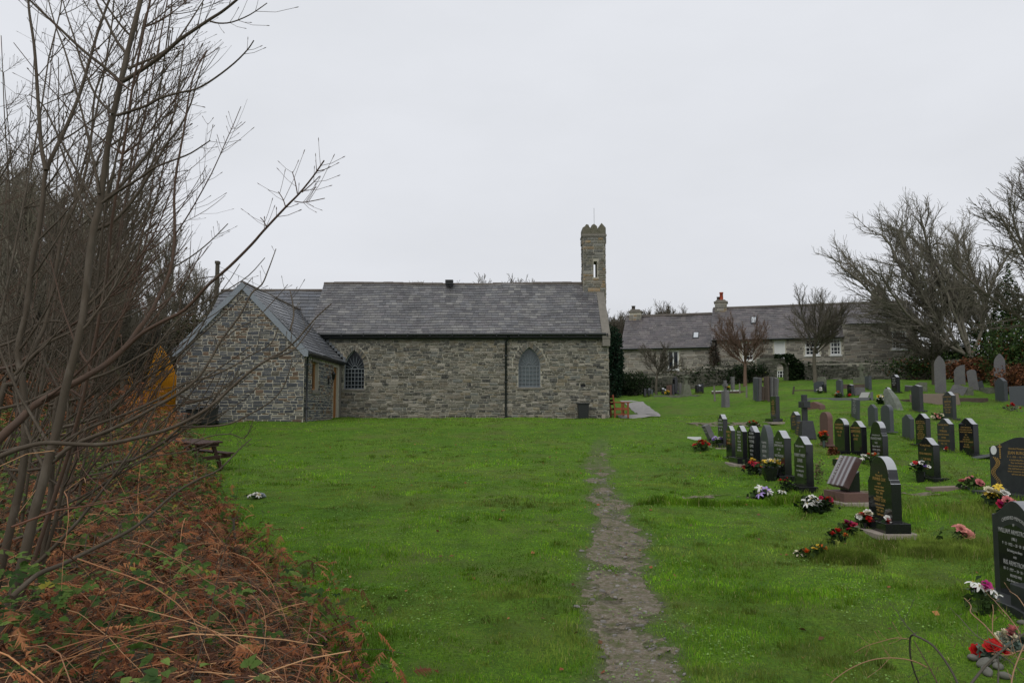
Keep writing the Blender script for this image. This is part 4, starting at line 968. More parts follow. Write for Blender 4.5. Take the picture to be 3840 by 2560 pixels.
# ------------------------------------------------------------------ left wood behind the annexe and along the edge
WD = tparams(n=[8, 9, 7, 6], start=[.2, .12, .1], k=[2, 2, 2], pk=[1, .8, .75], ang=[.55, .55, .6], lr=[.52, .52, .42], wob=[.06, .10, .15, .2], tw=[.05, .09, .07, .04], rmin=.0075, rr=[.5, .55, .6])
wood = []; KW = 21
GW = 'bare trees crowded behind the thicket on the left'
for k in range(3):
    wood.append(tree('bare_tree', 'tall twiggy bare tree crowded among others behind the thicket on the left', 'tree', (-14-k*2, 30+k, tz(-14-k*2, 30)), 6.2, .16, 50+k, WD, 'barkwood', GW))
n_ = 3
for k in range(22):
    if k < 13: px = -40+k*46+r2.uniform(-20, 20); Y = r2.uniform(33, 46) if px < 300 else r2.uniform(45, 50)
    elif k < 18: Y = r2.uniform(24, 31); px = -170+(k-13)*30+r2.uniform(-20, 20)
    else: Y = r2.uniform(16, 22); px = r2.uniform(-170, 0)
    x = aD(px, 900, Y).x; ptop = 270+max(0, px)*.62+r2.uniform(-20, 60)
    H = aD(px, ptop, Y).z-tz(x, Y); s_ = max(.5, H/9.6)
    copytree(wood[k % 3], (x, Y, tz(x, Y)-.1), r2.uniform(0, 6.28), sc=s_)
for k in range(16):         # low scrub filling the wood floor
    Y = r2.uniform(20, 31); px = r2.uniform(-80, 80)
    if k > 9: Y = r2.uniform(38, 44); px = r2.uniform(220, 400); x = aD(px, 900, Y).x
    copytree(sc0, (x, Y, tz(x, Y)-.1), r2.uniform(0, 6.28), 'low twiggy scrub tree on the floor of the wood at the left', sc=r2.uniform(.4, .6), group='scrub on the floor of the left wood')
ul = []
for _ in range(26000):
    Y = r2.uniform(16, 44); px = r2.uniform(-60, 470 if Y > 30 else 380); x = aD(px, 900, Y).x
    if x > bankx(Y)-.8 or (Y > 28 and x > -12.3): continue
    if 270 < px < 425 and Y < 33: continue
    z = tz(x, Y)+r2.random()**1.5*(2.6 if Y > 24 else 1.5)
    if fbm(x*.8+z, Y*.8, 3) > .46: ul.append((x, Y, z))
tag(leafcloud('undergrowth', np.array(ul), 0, .17, [(.05, .045, .022), (.075, .05, .03), (.03, .04, .015), (.10, .055, .03), (.04, .05, .02)], M['leaf'], jit=1), 'dim olive and brown undergrowth on the floor of the wood at the left', 'undergrowth', kind='stuff')

# ------------------------------------------------------------------ near thicket, traced stems
def W3(px, py, Y): return aD(px, py, Y)
Z1 = lambda x, y: (x*.3399, y*.3399)                       # zoom 1 (top left)
Z2 = lambda x, y: (x*.3399, 520.6+y*.3399)                 # zoom 2 (middle left)
def curve3(pts, d0, d1, sub=3):
    P = [W3(p[0], p[1], d0+(d1-d0)*i/(len(pts)-1)) for i, p in enumerate(pts)]
    out_ = []
    for i in range(len(P)-1):
        a = P[max(i-1, 0)]; b = P[i]; c = P[i+1]; d = P[min(i+2, len(P)-1)]
        for k in range(sub):
            t = k/sub; out_.append(.5*((2*b)+(c-a)*t+(2*a-5*b+4*c-d)*t*t+(3*b-a-3*c+d)*t*t*t))
    out_.append(P[-1]); return out_
def spurs(mb, P, r0, r1, g_, n, L=(.03, .12)):
    for _ in range(n):
        t = g_.uniform(.15, .98); i = min(int(t*(len(P)-1)), len(P)-2); p = P[i].lerp(P[i+1], g_.random()); d = (P[i+1]-P[i]).normalized()
        for s_ in (1, -1):
            if g_.random() < .25: continue
            o = d.cross(Vector((0, -1, .2))).normalized()*s_; l = g_.uniform(*L)*(1.2 if g_.random() < .8 else 2.6)
            e = p+(o*.8+d*.7+Vector((0, 0, .35))).normalized()*l; m_ = p.lerp(e, .5)+Vector((0, 0, -.06*l))
            r_ = (r0+(r1-r0)*t)*.32; r_ = min(max(r_, .0014), .004); mb.tube([p, m_, e], [r_, r_*.8, r_*.75], 4, cap=False)
            mb.tube([e-(e-m_)*.1, e+(e-m_).normalized()*.006, e+(e-m_).normalized()*.014], [r_*.9, r_*1.6, r_*.4], 4, cap=False)
    # nodes / buds: slight rings
def stemtree(label, main, d0, d1, r0, r1, brs, bark, seed, name='sapling', autos=8, group=None):
    g_ = random.Random(seed); P = curve3(main, d0, d1); b = P[0]
    root = thing(name, (b.x, b.y, b.z), label, 'sapling', group)
    n = len(P); rad = [r0+(r1-r0)*(i/(n-1))**.8 for i in range(n)]
    rad = [x*(1+.05*math.sin(i*2.1)) for i, x in enumerate(rad)]
    mb = MB(); mb.tube(P, rad, 10); mb.build('trunk', M[bark], root, True)
    for (pts, da, db, ra, rb) in brs:
        Q = curve3(pts, da, db); m_ = len(Q); mb = MB(); mb.tube(Q, [ra+(rb-ra)*(i/(m_-1)) for i in range(m_)], 7)
        spurs(mb, Q, ra, rb, g_, max(2, int(m_*.4))); mb.build('branch', M[bark], root, True)
    mb = MB(); mb.tube(P, [x*.6 for x in rad], 5); spurs(mb, P, r0, r1, g_, 8, (.04, .12))
    for k in range(autos):       # side shoots that sweep out and up
        t = .12+.85*(k+g_.random())/autos; i = min(int(t*(n-1)), n-2); p = P[i]; d = (P[i+1]-P[i]).normalized(); r_ = rad[i]*.38
        s_ = 1 if g_.random() < .68 else -1; L = g_.uniform(.5, 1.3)*(1.15-t*.6)
        dr = (Vector((s_*.95, g_.uniform(-.5, .5), .25))+d*.55).normalized(); Q = [p]; c = p
        for q in range(8):
            dr = (dr+Vector((g_.gauss(0, .05), g_.gauss(0, .05), .13))).normalized(); c = c+dr*L/8; Q.append(c)
        mb.tube(Q, [r_*(1-.75*q/8)+.0012 for q in range(9)], 5, cap=False); spurs(mb, Q, r_, r_*.3, g_, 9, (.03, .10))
        for q in (3, 5):
            if g_.random() < .6:
                dr2 = (dr+Vector((g_.uniform(-.8, .8), g_.uniform(-.3, .3), g_.uniform(-.2, .9)))).normalized(); c2 = Q[q]; Q2 = [c2]
                for w_ in range(5): dr2 = (dr2+Vector((0, 0, .12))).normalized(); c2 = c2+dr2*L*.09; Q2.append(c2)
                mb.tube(Q2, [r_*.4, r_*.36, r_*.32, r_*.28, r_*.24, r_*.2], 4, cap=False); spurs(mb, Q2, r_*.4, r_*.2, g_, 3, (.02, .06))
    mb.build('shoots', M[bark], root, True)
    return root
main1 = [(-25, 1640), (3, 1494), (24, 1392), (44, 1324), (65, 1239), (78, 1181), (102, 1096), (112, 1052), (133, 979), (150, 894), (177, 792), (194, 707), (204, 606), (214, 531), (228, 476), (238, 408), (252, 306), (268, 231), (285, 156), (302, 85), (323, 0), (338, -70), (350, -140)]
B = []
def br(zs, Zf, da, db, ra, rb): B.append(([Zf(*p) for p in zs], da, db, ra, rb))
br([(830, 550), (960, 470), (1100, 370), (1200, 280), (1300, 210), (1420, 130), (1500, 80), (1600, 0), (1660, -60)], Z1, 4.6, 4.3, .013, .006)
br([(1420, 145), (1480, 158), (1570, 150), (1690, 100), (1805, 22)], Z1, 4.38, 4.3, .005, .0025)
br([(865, 465), (960, 425), (1090, 360), (1190, 280), (1270, 170), (1340, 60), (1390, -20)], Z1, 4.65, 4.9, .008, .003)
br([(790, 780), (900, 745), (1000, 710), (1080, 665), (1200, 630), (1330, 600), (1450, 530), (1580, 430), (1670, 340), (1715, 275)], Z1, 4.55, 4.2, .009, .003)
br([(860, 370), (790, 280), (720, 140), (680, 70), (650, 0), (630, -60)], Z1, 4.7, 4.9, .009, .005)
br([(810, 550), (700, 450), (560, 340), (400, 190), (250, 50), (200, 0)], Z1, 4.6, 4.5, .010, .005)
br([(760, 770), (650, 650), (560, 450), (500, 250), (450, 100), (425, 0)], Z1, 4.6, 4.9, .008, .003)
br([(690, 1370), (800, 1290), (950, 1200), (1050, 1130), (1180, 1080), (1290, 1035), (1420, 950)], Z1, 4.5, 4.2, .009, .003)
br([(650, 1370), (560, 1230), (470, 1060), (370, 870), (290, 710), (200, 640)], Z1, 4.5, 4.4, .008, .003)
br([(670, 1310), (640, 1120), (610, 1000), (560, 780), (470, 450), (430, 320), (380, 190), (340, 50), (320, -30)], Z1, 4.55, 5.0, .008, .003)
br([(960, 190), (1050, 130), (1150, 50), (1210, 0)], Z1, 4.8, 4.9, .005, .003)
br([(880, 480), (940, 300), (985, 100), (1040, 20), (1070, -30)], Z1, 4.8, 5.2, .006, .004)
stemtree('grey-brown sapling nearest the camera, its straight trunk rising out of the picture at the left', main1, 4.25, 4.75, .031, .013, B, 'bark', 1, autos=9)
B = []
br([(700, 1360), (820, 1250), (950, 1100), (1050, 960), (1130, 860), (1200, 700), (1220, 480), (1240, 330)], Z1, 5.3, 5.5, .012, .003)
br([(620, 1560), (760, 1500), (900, 1350), (1020, 1160), (1120, 980), (1215, 860), (1290, 700), (1330, 560), (1395, 345)], Z1, 5.2, 5.3, .012, .003)
br([(310, 1150), (280, 1000), (265, 800), (250, 560), (230, 300), (200, 100), (190, -20)], Z1, 5.1, 5.3, .014, .007)
main2 = [(-60, 1560), (20, 1230), (55, 1060), Z2(160, 1100), Z2(120, 850), Z2(180, 560), Z2(215, 260), Z2(260, 30), Z1(290, 1350), Z1(310, 1160), Z1(400, 960), Z1(460, 830), Z1(540, 630), Z1(600, 430), Z1(660, 220), Z1(720, 50), Z1(760, -60)]
stemtree('pale ridged sapling with a forked top left of the straight trunk', main2, 4.9, 5.4, .026, .007, B[2:], 'bark', 2, autos=9)
main3 = [(-70, 1330), Z2(0, 1180), Z2(90, 1060), Z2(200, 880), Z2(260, 760), Z2(310, 650), Z2(370, 350), Z2(430, 0), Z1(500, 1400), Z1(560, 1230), Z1(600, 1060), Z1(620, 900), Z1(640, 640), Z1(700, 480), Z1(760, 300), Z1(850, 170)]
stemtree('slim sapling curving up just left of the straight trunk', main3, 4.9, 5.5, .019, .004, [], 'bark', 3, autos=10)
stemtree('sapling whose two long branches sweep up to the right behind the straight trunk', [(60, 1500), (110, 1200), Z2(360, 1480), Z2(380, 1200), Z2(480, 900), Z2(560, 500), Z2(640, 100), Z1(620, 1560), Z1(700, 1360), Z1(760, 1200), Z1(800, 1000), Z1(900, 800), Z1(930, 560)], 5.3, 5.6, .020, .004, B[:2], 'bark', 4, autos=8)
# the long diagonal with the red bark
B = []
br([Z2(840, 830), Z2(960, 720), Z2(1100, 640), Z2(1250, 560), Z2(1400, 400), Z2(1550, 270), Z2(1700, 120), Z1(1780, 1560), Z1(1930, 1400), Z1(2020, 1310), Z1(2110, 1200), Z1(2190, 1085)], lambda *a: a, 4.6, 4.0, .011, .0035)
br([Z1(2040, 1300), Z1(2100, 1250), Z1(2160, 1190)], lambda *a: a, 4.08, 4.05, .003, .002)
br([Z1(2010, 1310), Z1(1995, 1230), Z1(1975, 1160)], lambda *a: a, 4.1, 4.1, .003, .002)
br([Z1(1930, 1400), Z1(1912, 1345), Z1(1880, 1295)], lambda *a: a, 4.15, 4.15, .003, .002)
br([Z1(1990, 1360), Z1(2040, 1368), Z1(2100, 1360), Z1(2195, 1340)], lambda *a: a, 4.1, 4.05, .003, .002)
br([Z1(1800, 1535), Z1(1785, 1500), Z1(1760, 1470)], lambda *a: a, 4.2, 4.2, .003, .002)
stemtree('thick diagonal sapling with a reddish upper stem, its tip standing against the sky', [(-60, 1080), Z2(0, 1430), Z2(150, 1290), Z2(240, 1200), Z2(480, 1070), Z2(700, 940), Z2(850, 810), Z2(930, 700), Z2(1000, 610), Z2(1060, 500), Z2(1150, 300), Z2(1180, 60), Z1(1180, 1250), Z1(1240, 900), Z1(1300, 540), Z1(1400, 340)], 4.4, 5.2, .026, .004, B, 'barkred', 5, autos=6)
def long_(zs, label, da, db, ra, rb, seed, bark='bark', subs=()):
    g_ = random.Random(seed); Q = curve3([Z2(*p) for p in zs], da, db); root = thing('long_branch', Q[0], label, 'branch')
    m_ = len(Q); mb = MB(); mb.tube(Q, [ra+(rb-ra)*(i/(m_-1)) for i in range(m_)], 7); spurs(mb, Q, ra, rb, g_, int(m_*.5), (.02, .08)); mb.build('stem', M[bark], root, True)
    for s_ in subs:
        Q = curve3([Z2(*p) for p in s_], (da+db)/2, db); mb = MB(); mb.tube(Q, [rb*1.8*(1-.6*i/(len(Q)-1)) for i in range(len(Q))], 6); spurs(mb, Q, rb, rb, g_, 5, (.02, .06)); mb.build('side_branch', M[bark], root, True)
long_([(-60, 1590), (0, 1550), (130, 1500), (300, 1460), (500, 1468), (700, 1470), (950, 1420), (1180, 1350), (1400, 1230), (1560, 1090), (1700, 970), (1820, 890), (1900, 850), (1990, 780), (2060, 700), (2150, 600), (2240, 520)], 'lowest long branch arching right across the grass and up over the annexe', 3.9, 4.3, .013, .003, 11, subs=[[(1830, 890), (1900, 870), (1985, 830), (2060, 740), (2125, 650)], [(1220, 1350), (1380, 1350), (1550, 1330), (1700, 1260), (1830, 1180), (1910, 1090), (1960, 960), (1972, 880)], [(1960, 700), (1985, 600), (1975, 500), (1958, 425)]])
long_([(380, 1560), (500, 1470), (700, 1390), (900, 1300), (1060, 1210), (1200, 1130), (1330, 1030), (1420, 900), (1500, 760), (1620, 600), (1700, 450), (1770, 390), (1810, 300), (1840, 220), (1865, 150)], 'branch rising across the annexe gable to a thin upright tip', 4.3, 4.8, .011, .0025, 12, subs=[[(1500, 770), (1600, 690), (1730, 620), (1850, 500), (1945, 390)]])
long_([(300, 1540), (450, 1440), (620, 1350), (860, 1260), (1100, 1150), (1250, 1060), (1420, 1010), (1560, 950), (1690, 870), (1830, 790), (1880, 680)], 'dark branch crossing the foot of the orange canvas and the gable wall', 4.6, 5.0, .010, .003, 13, subs=[[(1200, 1130), (1290, 1170), (1400, 1160), (1530, 1080), (1640, 980)]])
long_([(0, 1230), (200, 1180), (420, 1080), (700, 1000), (900, 900), (1060, 800), (1150, 690), (1270, 570), (1400, 500), (1530, 430), (1680, 330), (1790, 210)], 'pale branch crossing above the orange canvas toward the gable peak', 4.8, 5.3, .010, .0025, 14, subs=[[(940, 790), (1040, 800), (1150, 770), (1290, 740), (1400, 640)]])
long_([(100, 1000), (300, 800), (500, 700), (700, 560), (900, 480), (1080, 330), (1280, 210), (1420, 100), (1540, -20)], 'slender branch sweeping up toward the utility pole', 4.9, 5.6, .010, .003, 15)
long_([(-40, 820), (120, 760), (300, 640), (560, 660), (760, 640), (960, 560), (1130, 430), (1300, 360), (1500, 330)], 'thin grey branch running level behind the straight trunk', 5.2, 5.8, .009, .003, 16)
long_([(1230, 1500), (1400, 1420), (1560, 1400), (1650, 1430), (1700, 1340), (1712, 1290)], 'thin upright twig standing over the grass by the picnic table', 4.6, 4.6, .0035, .0018, 17)
long_([(600, 1680), (800, 1640), (1000, 1560), (1180, 1530), (1330, 1500), (1480, 1440)], 'low twig reaching over the picnic table', 4.5, 4.8, .005, .0022, 18)
long_([(80, 2500), (250, 2350), (420, 2280), (620, 2180), (860, 2060), (1000, 1960), (1180, 1800), (1350, 1700), (1480, 1640), (1620, 1500), (1700, 1430)], 'dark bent branch lying over the brambles up to the lawn edge', 3.3, 4.5, .011, .0025, 19)
GA = 'long bare branches arching right out of the thicket'
for k in range(13):
    g_ = random.Random(300+k); x0, y0 = g_.uniform(-40, 230), g_.uniform(860, 1260); x1 = g_.uniform(380, 690); y1 = y0-(x1-x0)*g_.uniform(.35, .95)
    Y0 = g_.uniform(4.8, 7.5); pts = []
    if y1 < 430: y1 = 430+g_.uniform(0, 80)
    if x1 > 560 and y1 < 760: x1 = 560-g_.uniform(0, 60)
    for i in range(8): t = i/7; pts.append((x0+(x1-x0)*t+g_.gauss(0, 6), y0+(y1-y0)*(t**1.45)+g_.gauss(0, 6)))
    Q = curve3(pts, Y0, Y0+g_.uniform(-.3, .5)); rt = thing('long_branch', Q[0], 'long bare branch arching right out of the thicket in front of the annexe', 'branch', GA); m_ = len(Q)
    ra = .0022*Y0*g_.uniform(.7, 1.0); mb = MB(); mb.tube(Q, [ra*(1-.75*i/(m_-1)) for i in range(m_)], 6)
    for q in range(5):
        i = int(m_*g_.uniform(.3, .85)); dr = ((Q[i+1]-Q[i]).normalized()+Vector((g_.uniform(-.2, .5), g_.uniform(-.3, .3), g_.uniform(-.7, .3)))).normalized(); c = Q[i]; Q2 = [c]; L = g_.uniform(.25, .7)
        for w_ in range(6): dr = (dr+Vector((0, 0, .16))).normalized(); c = c+dr*L/6; Q2.append(c)
        mb.tube(Q2, [ra*.35*(1-.6*w_/6)+.0012 for w_ in range(7)], 4, cap=False)
    spurs(mb, Q, ra, ra*.3, g_, 8, (.02, .08)); mb.build('stem', M['bark' if k % 3 else 'barkred'], rt, True)
# further saplings of the same thicket, grown procedurally
GT = 'slender bare saplings of the thicket'
for k in range(42):
    g_ = random.Random(100+k); Y = 5.2+7.5*(k/41)+g_.uniform(-.3, .3); px0 = g_.uniform(-80, 215)*(1 if Y > 7 else .8); x0 = W3(px0, 1000, Y).x
    if x0 > bankx(Y)-.5: x0 = bankx(Y)-.6-g_.random()
    z0_ = tz(x0, Y)-.05; Ht = g_.uniform(2.6, 4.6)*(1+.04*Y); lean = g_.uniform(.05, .75) if g_.random() < .8 else g_.uniform(-.3, .1)
    for tries in range(12):
        c = Vector((x0, Y, z0_)); d = Vector((lean, g_.uniform(-.1, .1), 1)).normalized(); P = [c]
        for i in range(12): d = (d+Vector((g_.gauss(0, .04), g_.gauss(0, .04), .035))).normalized(); c = c+d*Ht/12; P.append(c)
        if max(p_.x/p_.y for p_ in P)*1898+1176 < 440 and all(p_.x/p_.y*1898+1176 < 255 for p_ in P if p_.z-EYE < .08*p_.y): break
        lean *= .75; Ht *= .93
    r0 = g_.uniform(.006, .014); root = thing('sapling', P[0], 'slender bare sapling stem crowded in the thicket at the left edge', 'sapling', GT)
    mb = MB(); mb.tube(P, [r0*(1-.8*i/12)+.002 for i in range(13)], 7); mb.build('trunk', M['bark' if k % 4 else 'barkred'], root, True)
    mb = MB(); mb.tube(P, [r0*(1-.8*i/12)*.6+.001 for i in range(13)], 4)
    for q in range(16):
        i = 3+int(g_.random()*9.5); p = P[min(i, 12)]; s_ = 1 if g_.random() < .7 else -1; L = g_.uniform(.5, 1.5)*(1.2-i/14); L = min(L, max(.22, (((560 if p.z-EYE > .12*p.y else 285)-(p.x/p.y*1898+1176))/1898*p.y)*1.1)); r_ = r0*(1-.8*i/12)*.5+.001
        dr = Vector((s_, g_.uniform(-.8, .8), g_.uniform(.2, .9))).normalized(); cc = p; Q = [p]
        for w_ in range(7): dr = (dr+Vector((g_.gauss(0, .07), g_.gauss(0, .07), .11))).normalized(); cc = cc+dr*L/7; Q.append(cc)
        mb.tube(Q, [r_*(1-.7*w_/7)+.0012 for w_ in range(8)], 4, cap=False); spurs(mb, Q, r_, r_*.3, g_, 5, (.03, .12))
        for w_ in (2, 4, 5):
            if g_.random() < .7:
                d3 = (dr+Vector((g_.uniform(-1, 1), g_.uniform(-.6, .6), g_.uniform(-.2, .8)))).normalized(); c3 = Q[w_]; Q3 = [c3]
                for _ in range(4): d3 = (d3+Vector((0, 0, .12))).normalized(); c3 = c3+d3*L*.1; Q3.append(c3)
                mb.tube(Q3, [r_*.4+.001]*3+[.0014, .001], 3, cap=False)
    mb.build('branches', M['bark' if k % 4 else 'barkred'], root, True)

# ------------------------------------------------------------------ bracken and bramble bank (uncountable: one object each)
def bankpt(g_, lo=.05, dens=1):
    while True:
        Y = 2.6+(g_.random()**1.4)*20; w_ = min(4.5, Y*.75)
        x = bankx(Y)-lo-g_.random()**1.2*w_+g_.gauss(0, .12)
        u = x/Y*1898+1176
        if u > -120: return x, Y
g_ = random.Random(77); mb = MB()
BS = [(.44, .21, .09), (.50, .28, .135), (.28, .125, .055), (.15, .062, .032), (.30, .15, .075), (.11, .048, .026), (.13, .055, .03)]
for k in range(3300):
    x, Y = bankpt(g_, .0)
    if k % 3 == 0: Y = 2.9+g_.random()*5; Y = max(Y, 3.6); x = bankx(Y)-g_.random()*min(3.2, Y*.6); z = tz(x, Y); L = g_.uniform(.35, 1.25); a = g_.uniform(0, 6.283) if g_.random() < .5 else g_.gauss(.25, .6); el = g_.uniform(.05, 1.15) if g_.random() < .7 else g_.uniform(-.1, .3)
    z += (g_.uniform(0, .22) if el < .4 else 0)+g_.random()*.7*float(sst((Y-8)/7)*sst((bankx(Y)-x)/1.1))
    d = Vector((math.cos(a)*math.cos(el), math.sin(a)*math.cos(el), math.sin(el))); c = Vector((x, Y, z)); Q = [c]; bend = g_.uniform(-.32, -.08); turn = g_.gauss(0, .08)
    for i in range(7):
        d = (d+Vector((turn*math.sin(a)+g_.gauss(0, .07), -turn*math.cos(a)+g_.gauss(0, .07), bend*.8+g_.gauss(0, .13)))).normalized(); c = c+d*L/7
        if c.z < tz(c.x, c.y)+.01: c.z = tz(c.x, c.y)+.012; d.z = max(d.z, .05)
        Q.append(c.copy())
    bad = max(q.x-bankx(q.y) for q in Q) > .30
    for q in Q:
        u_ = q.x/max(q.y, .5)*1898+1176; v_ = 945-(q.z-EYE)/max(q.y, .5)*1898
        if u_ > np.interp(v_, [900, 965, 1090, 1150, 1240, 1300, 1400, 1568], [400, 440, 490, 515, 560, 660, 775, 862])+g_.uniform(-30, 22): bad = True
    if bad: continue
    r_ = g_.choice((.0018, .0022, .0028, .0036)); mb.tube(Q, [r_*(1-.5*i/7) for i in range(8)], 4, pick(BS, g_), cap=False)
    mb.c[-28:] = [mb.c[-1]]*28
tag(mb.build('dead_bracken_stems', mat('bracken_stem', attr=True, rough=.6, spec=.3)), 'tangle of pale orange-brown dead bracken stems on the bank at lower left', 'bracken', kind='stuff')
# fern litter: drooping brown fronds made of small leaflets
N = 6500; FV = []; FC = []
DF = np.array([(.19, .064, .024), (.12, .044, .019), (.25, .09, .034), (.075, .031, .016), (.30, .13, .055)])
for k in range(N):
    x, Y = bankpt(g_, -.05); z = tz(x, Y)+g_.random()**1.3*(.45+.85*float(sst((Y-8)/7)*sst((bankx(Y)-x)/1.1))); L = g_.uniform(.07, .20)*(.8+.05*Y); a = g_.uniform(0, 6.283); el = g_.uniform(-.9, .4)
    d = np.array([math.cos(a)*math.cos(el), math.sin(a)*math.cos(el), math.sin(el)]); s_ = np.array([-math.sin(a), math.cos(a), 0]); n = 13
    t = np.arange(1, n)/n; w_ = .065*(1-t*.85)*L/.25*(.6+.8*nr.rand(n-1)); col = DF[g_.randrange(5)]*g_.uniform(.7, 1.3)
    for sg in (1, -1):
        p = np.array([x, Y, z])+d*(t*L)[:, None]+np.array([0, 0, -1])*(t**2*L*.35)[:, None]
        tip = p+s_*sg*w_[:, None]+nr.randn(n-1, 3)*.008+d*(w_*.5)[:, None]+np.array([0, 0, -1])*(w_*g_.uniform(.2, 1.0))[:, None]
        e = d*.0045*1.6
        FV.append(np.stack([p-e, p+e, tip], 1)); FC.append(np.tile(col, (n-1, 1)))
FV = np.concatenate(FV).reshape(-1, 3); FC = np.concatenate(FC)
FV[:, 2] = np.maximum(FV[:, 2], terr(FV[:, 0], FV[:, 1])+.004)
tag(link('dead_fern_fronds', rawmesh('dead_fern_fronds', FV, np.arange(len(FV)).reshape(-1, 3), 3, M['dead'], FC)), 'collapsed rusty brown fern fronds covering the bank at lower left', 'bracken', kind='stuff')
# brown leaf litter close to the ground
P = np.array([(x, y, tz(x, y)+g_.random()*.10) for x, y in (bankpt(g_, -.08) for _ in range(15000))])
tag(leafcloud('leaf_litter', P, 0, .045, [(.05, .028, .016), (.085, .04, .02), (.03, .02, .012), (.11, .055, .03)], M['dead'], jit=.5), 'dark brown leaf litter under the bracken at lower left', 'leaf litter', kind='stuff')
# bramble leaves, in patches, trifoliate
LV = []; LC = []; GB = np.array([(.070, .125, .026), (.055, .10, .022), (.095, .155, .035), (.13, .19, .045), (.04, .075, .022), (.085, .115, .035)])
cnt = 0
while cnt < 6500:
    x, Y = bankpt(g_, .0)
    u = x/Y*1898+1176
    pr = fbm(x*1.3+50, Y*1.3, 3)
    if pr < .47+(.06 if u > 450 else 0)-(.05 if Y < 4.6 else 0): continue
    cnt += 1; z = tz(x, Y)+.12+g_.random()*.5; S_ = g_.uniform(.015, .030)*(.85+.03*Y)
    base = np.array([x, Y, z]); hdg = g_.uniform(0, 6.283); pit = g_.uniform(-.5, .7); col = GB[g_.randrange(6)]*g_.uniform(.7, 1.25)
    if g_.random() < .02: col = np.array((.26, .24, .04))
    up = np.array([g_.gauss(0, .35), -.35+g_.gauss(0, .35), 1.0]); up /= np.linalg.norm(up)
    for da in ((0, .9, -.9) if g_.random() < .7 else (0,)):
        a = hdg+da; f = np.array([math.cos(a), math.sin(a), 0]); f = f-up*f.dot(up); f /= np.linalg.norm(f); sd = np.cross(up, f)
        o = base+f*S_*.25; fold = .28*S_
        pts = [o, o+f*S_*.5+sd*S_*.62+up*fold, o+f*S_*1.15+sd*S_*.55+up*fold*.8, o+f*S_*1.9-up*S_*.15, o+f*S_*1.15-sd*S_*.55+up*fold*.8, o+f*S_*.5-sd*S_*.62+up*fold, o+f*S_*1.0-up*S_*.02]
        for (i, j, k2) in ((0, 6, 1), (1, 6, 2), (2, 6, 3), (3, 6, 4), (4, 6, 5), (5, 6, 0)): LV.append([pts[i], pts[j], pts[k2]]); LC.append(col)
LV = np.array(LV).reshape(-1, 3)
tag(link('bramble_leaves', rawmesh('bramble_leaves', LV, np.arange(len(LV)).reshape(-1, 3), 3, M['leaf'], np.array(LC))), 'green bramble leaves scattered through the bracken at lower left', 'brambles', kind='stuff')
mb = MB()
for k in range(330):        # dark bramble canes and upright dead stalks
    x, Y = bankpt(g_, .1); z = tz(x, Y); a = g_.uniform(0, 6.283); el = g_.uniform(.3, 1.45); L = g_.uniform(.3, .95)
    d = Vector((math.cos(a)*math.cos(el), math.sin(a)*math.cos(el), math.sin(el))); c = Vector((x, Y, z)); Q = [c]; b_ = -.15 if el < 1.1 else -.01
    for i in range(6): d = (d+Vector((g_.gauss(0, .04), g_.gauss(0, .04), b_))).normalized(); c = c+d*L/6; Q.append(c.copy())
    mb.tube(Q, [.003*(1-.5*i/6) for i in range(7)], 4, None, cap=False)
tag(mb.build('bramble_canes', M['barkd']), 'thin dark bramble canes and dead stalks standing in the bank', 'brambles', kind='stuff')

# old leaning stake at the lawn edge
p = hD(541, 1281); mb = MB(); root = thing('wooden_stake', p, 'dark old wooden stake standing at the edge of the lawn by the bracken', 'stake')
tp = aD(536, 1190, p.y+.02); mb.tube([p-Vector((0, 0, .1)), p.lerp(tp, .5)+Vector((.006, 0, 0)), tp], [.014, .012, .013], 7); mb.build('post', M['barkd'], root, True)
mb = MB()
for k in range(5): a = k*1.3; mb.tube([tp, tp+Vector((.05*math.cos(a), .05*math.sin(a), .02*math.sin(a*2)))], [.003, .002], 4)
mb.build('splinters', M['barkred'], root, True)

# ------------------------------------------------------------------ graves
def text(parent, s, size, x, z, m, y=-.002, name='inscription', rot=None, xs=1.0, extr=.0008):
    cu = bpy.data.curves.new('t', 'FONT'); cu.body = s; cu.size = size; cu.align_x = 'CENTER'; cu.align_y = 'CENTER'; cu.extrude = extr; cu.resolution_u = 2; cu.space_line = 1.15
    if rot == 'ARC': pass
    o = bpy.data.objects.new('t', cu); me = bpy.data.meshes.new_from_object(o); bpy.data.objects.remove(o); bpy.data.curves.remove(cu)
    me.materials.clear(); me.materials.append(m); me.name = name
    vs = me.vertices; n = len(vs); co = np.empty(n*3, np.float32); vs.foreach_get('co', co); co = co.reshape(-1, 3); co[:, 0] *= xs
    if rot == 'ARC':
        Rr = .42; a = co[:, 0]/Rr; rr = Rr+co[:, 1]; co[:, 0] = rr*np.sin(a); co[:, 1] = rr*np.cos(a)-Rr
    w_ = np.stack([co[:, 0]+x, np.full(n, y)-co[:, 2], co[:, 1]+z], 1); vs.foreach_set('co', w_.astype(np.float32).ravel()); me.update()
    return link(name, me, parent)
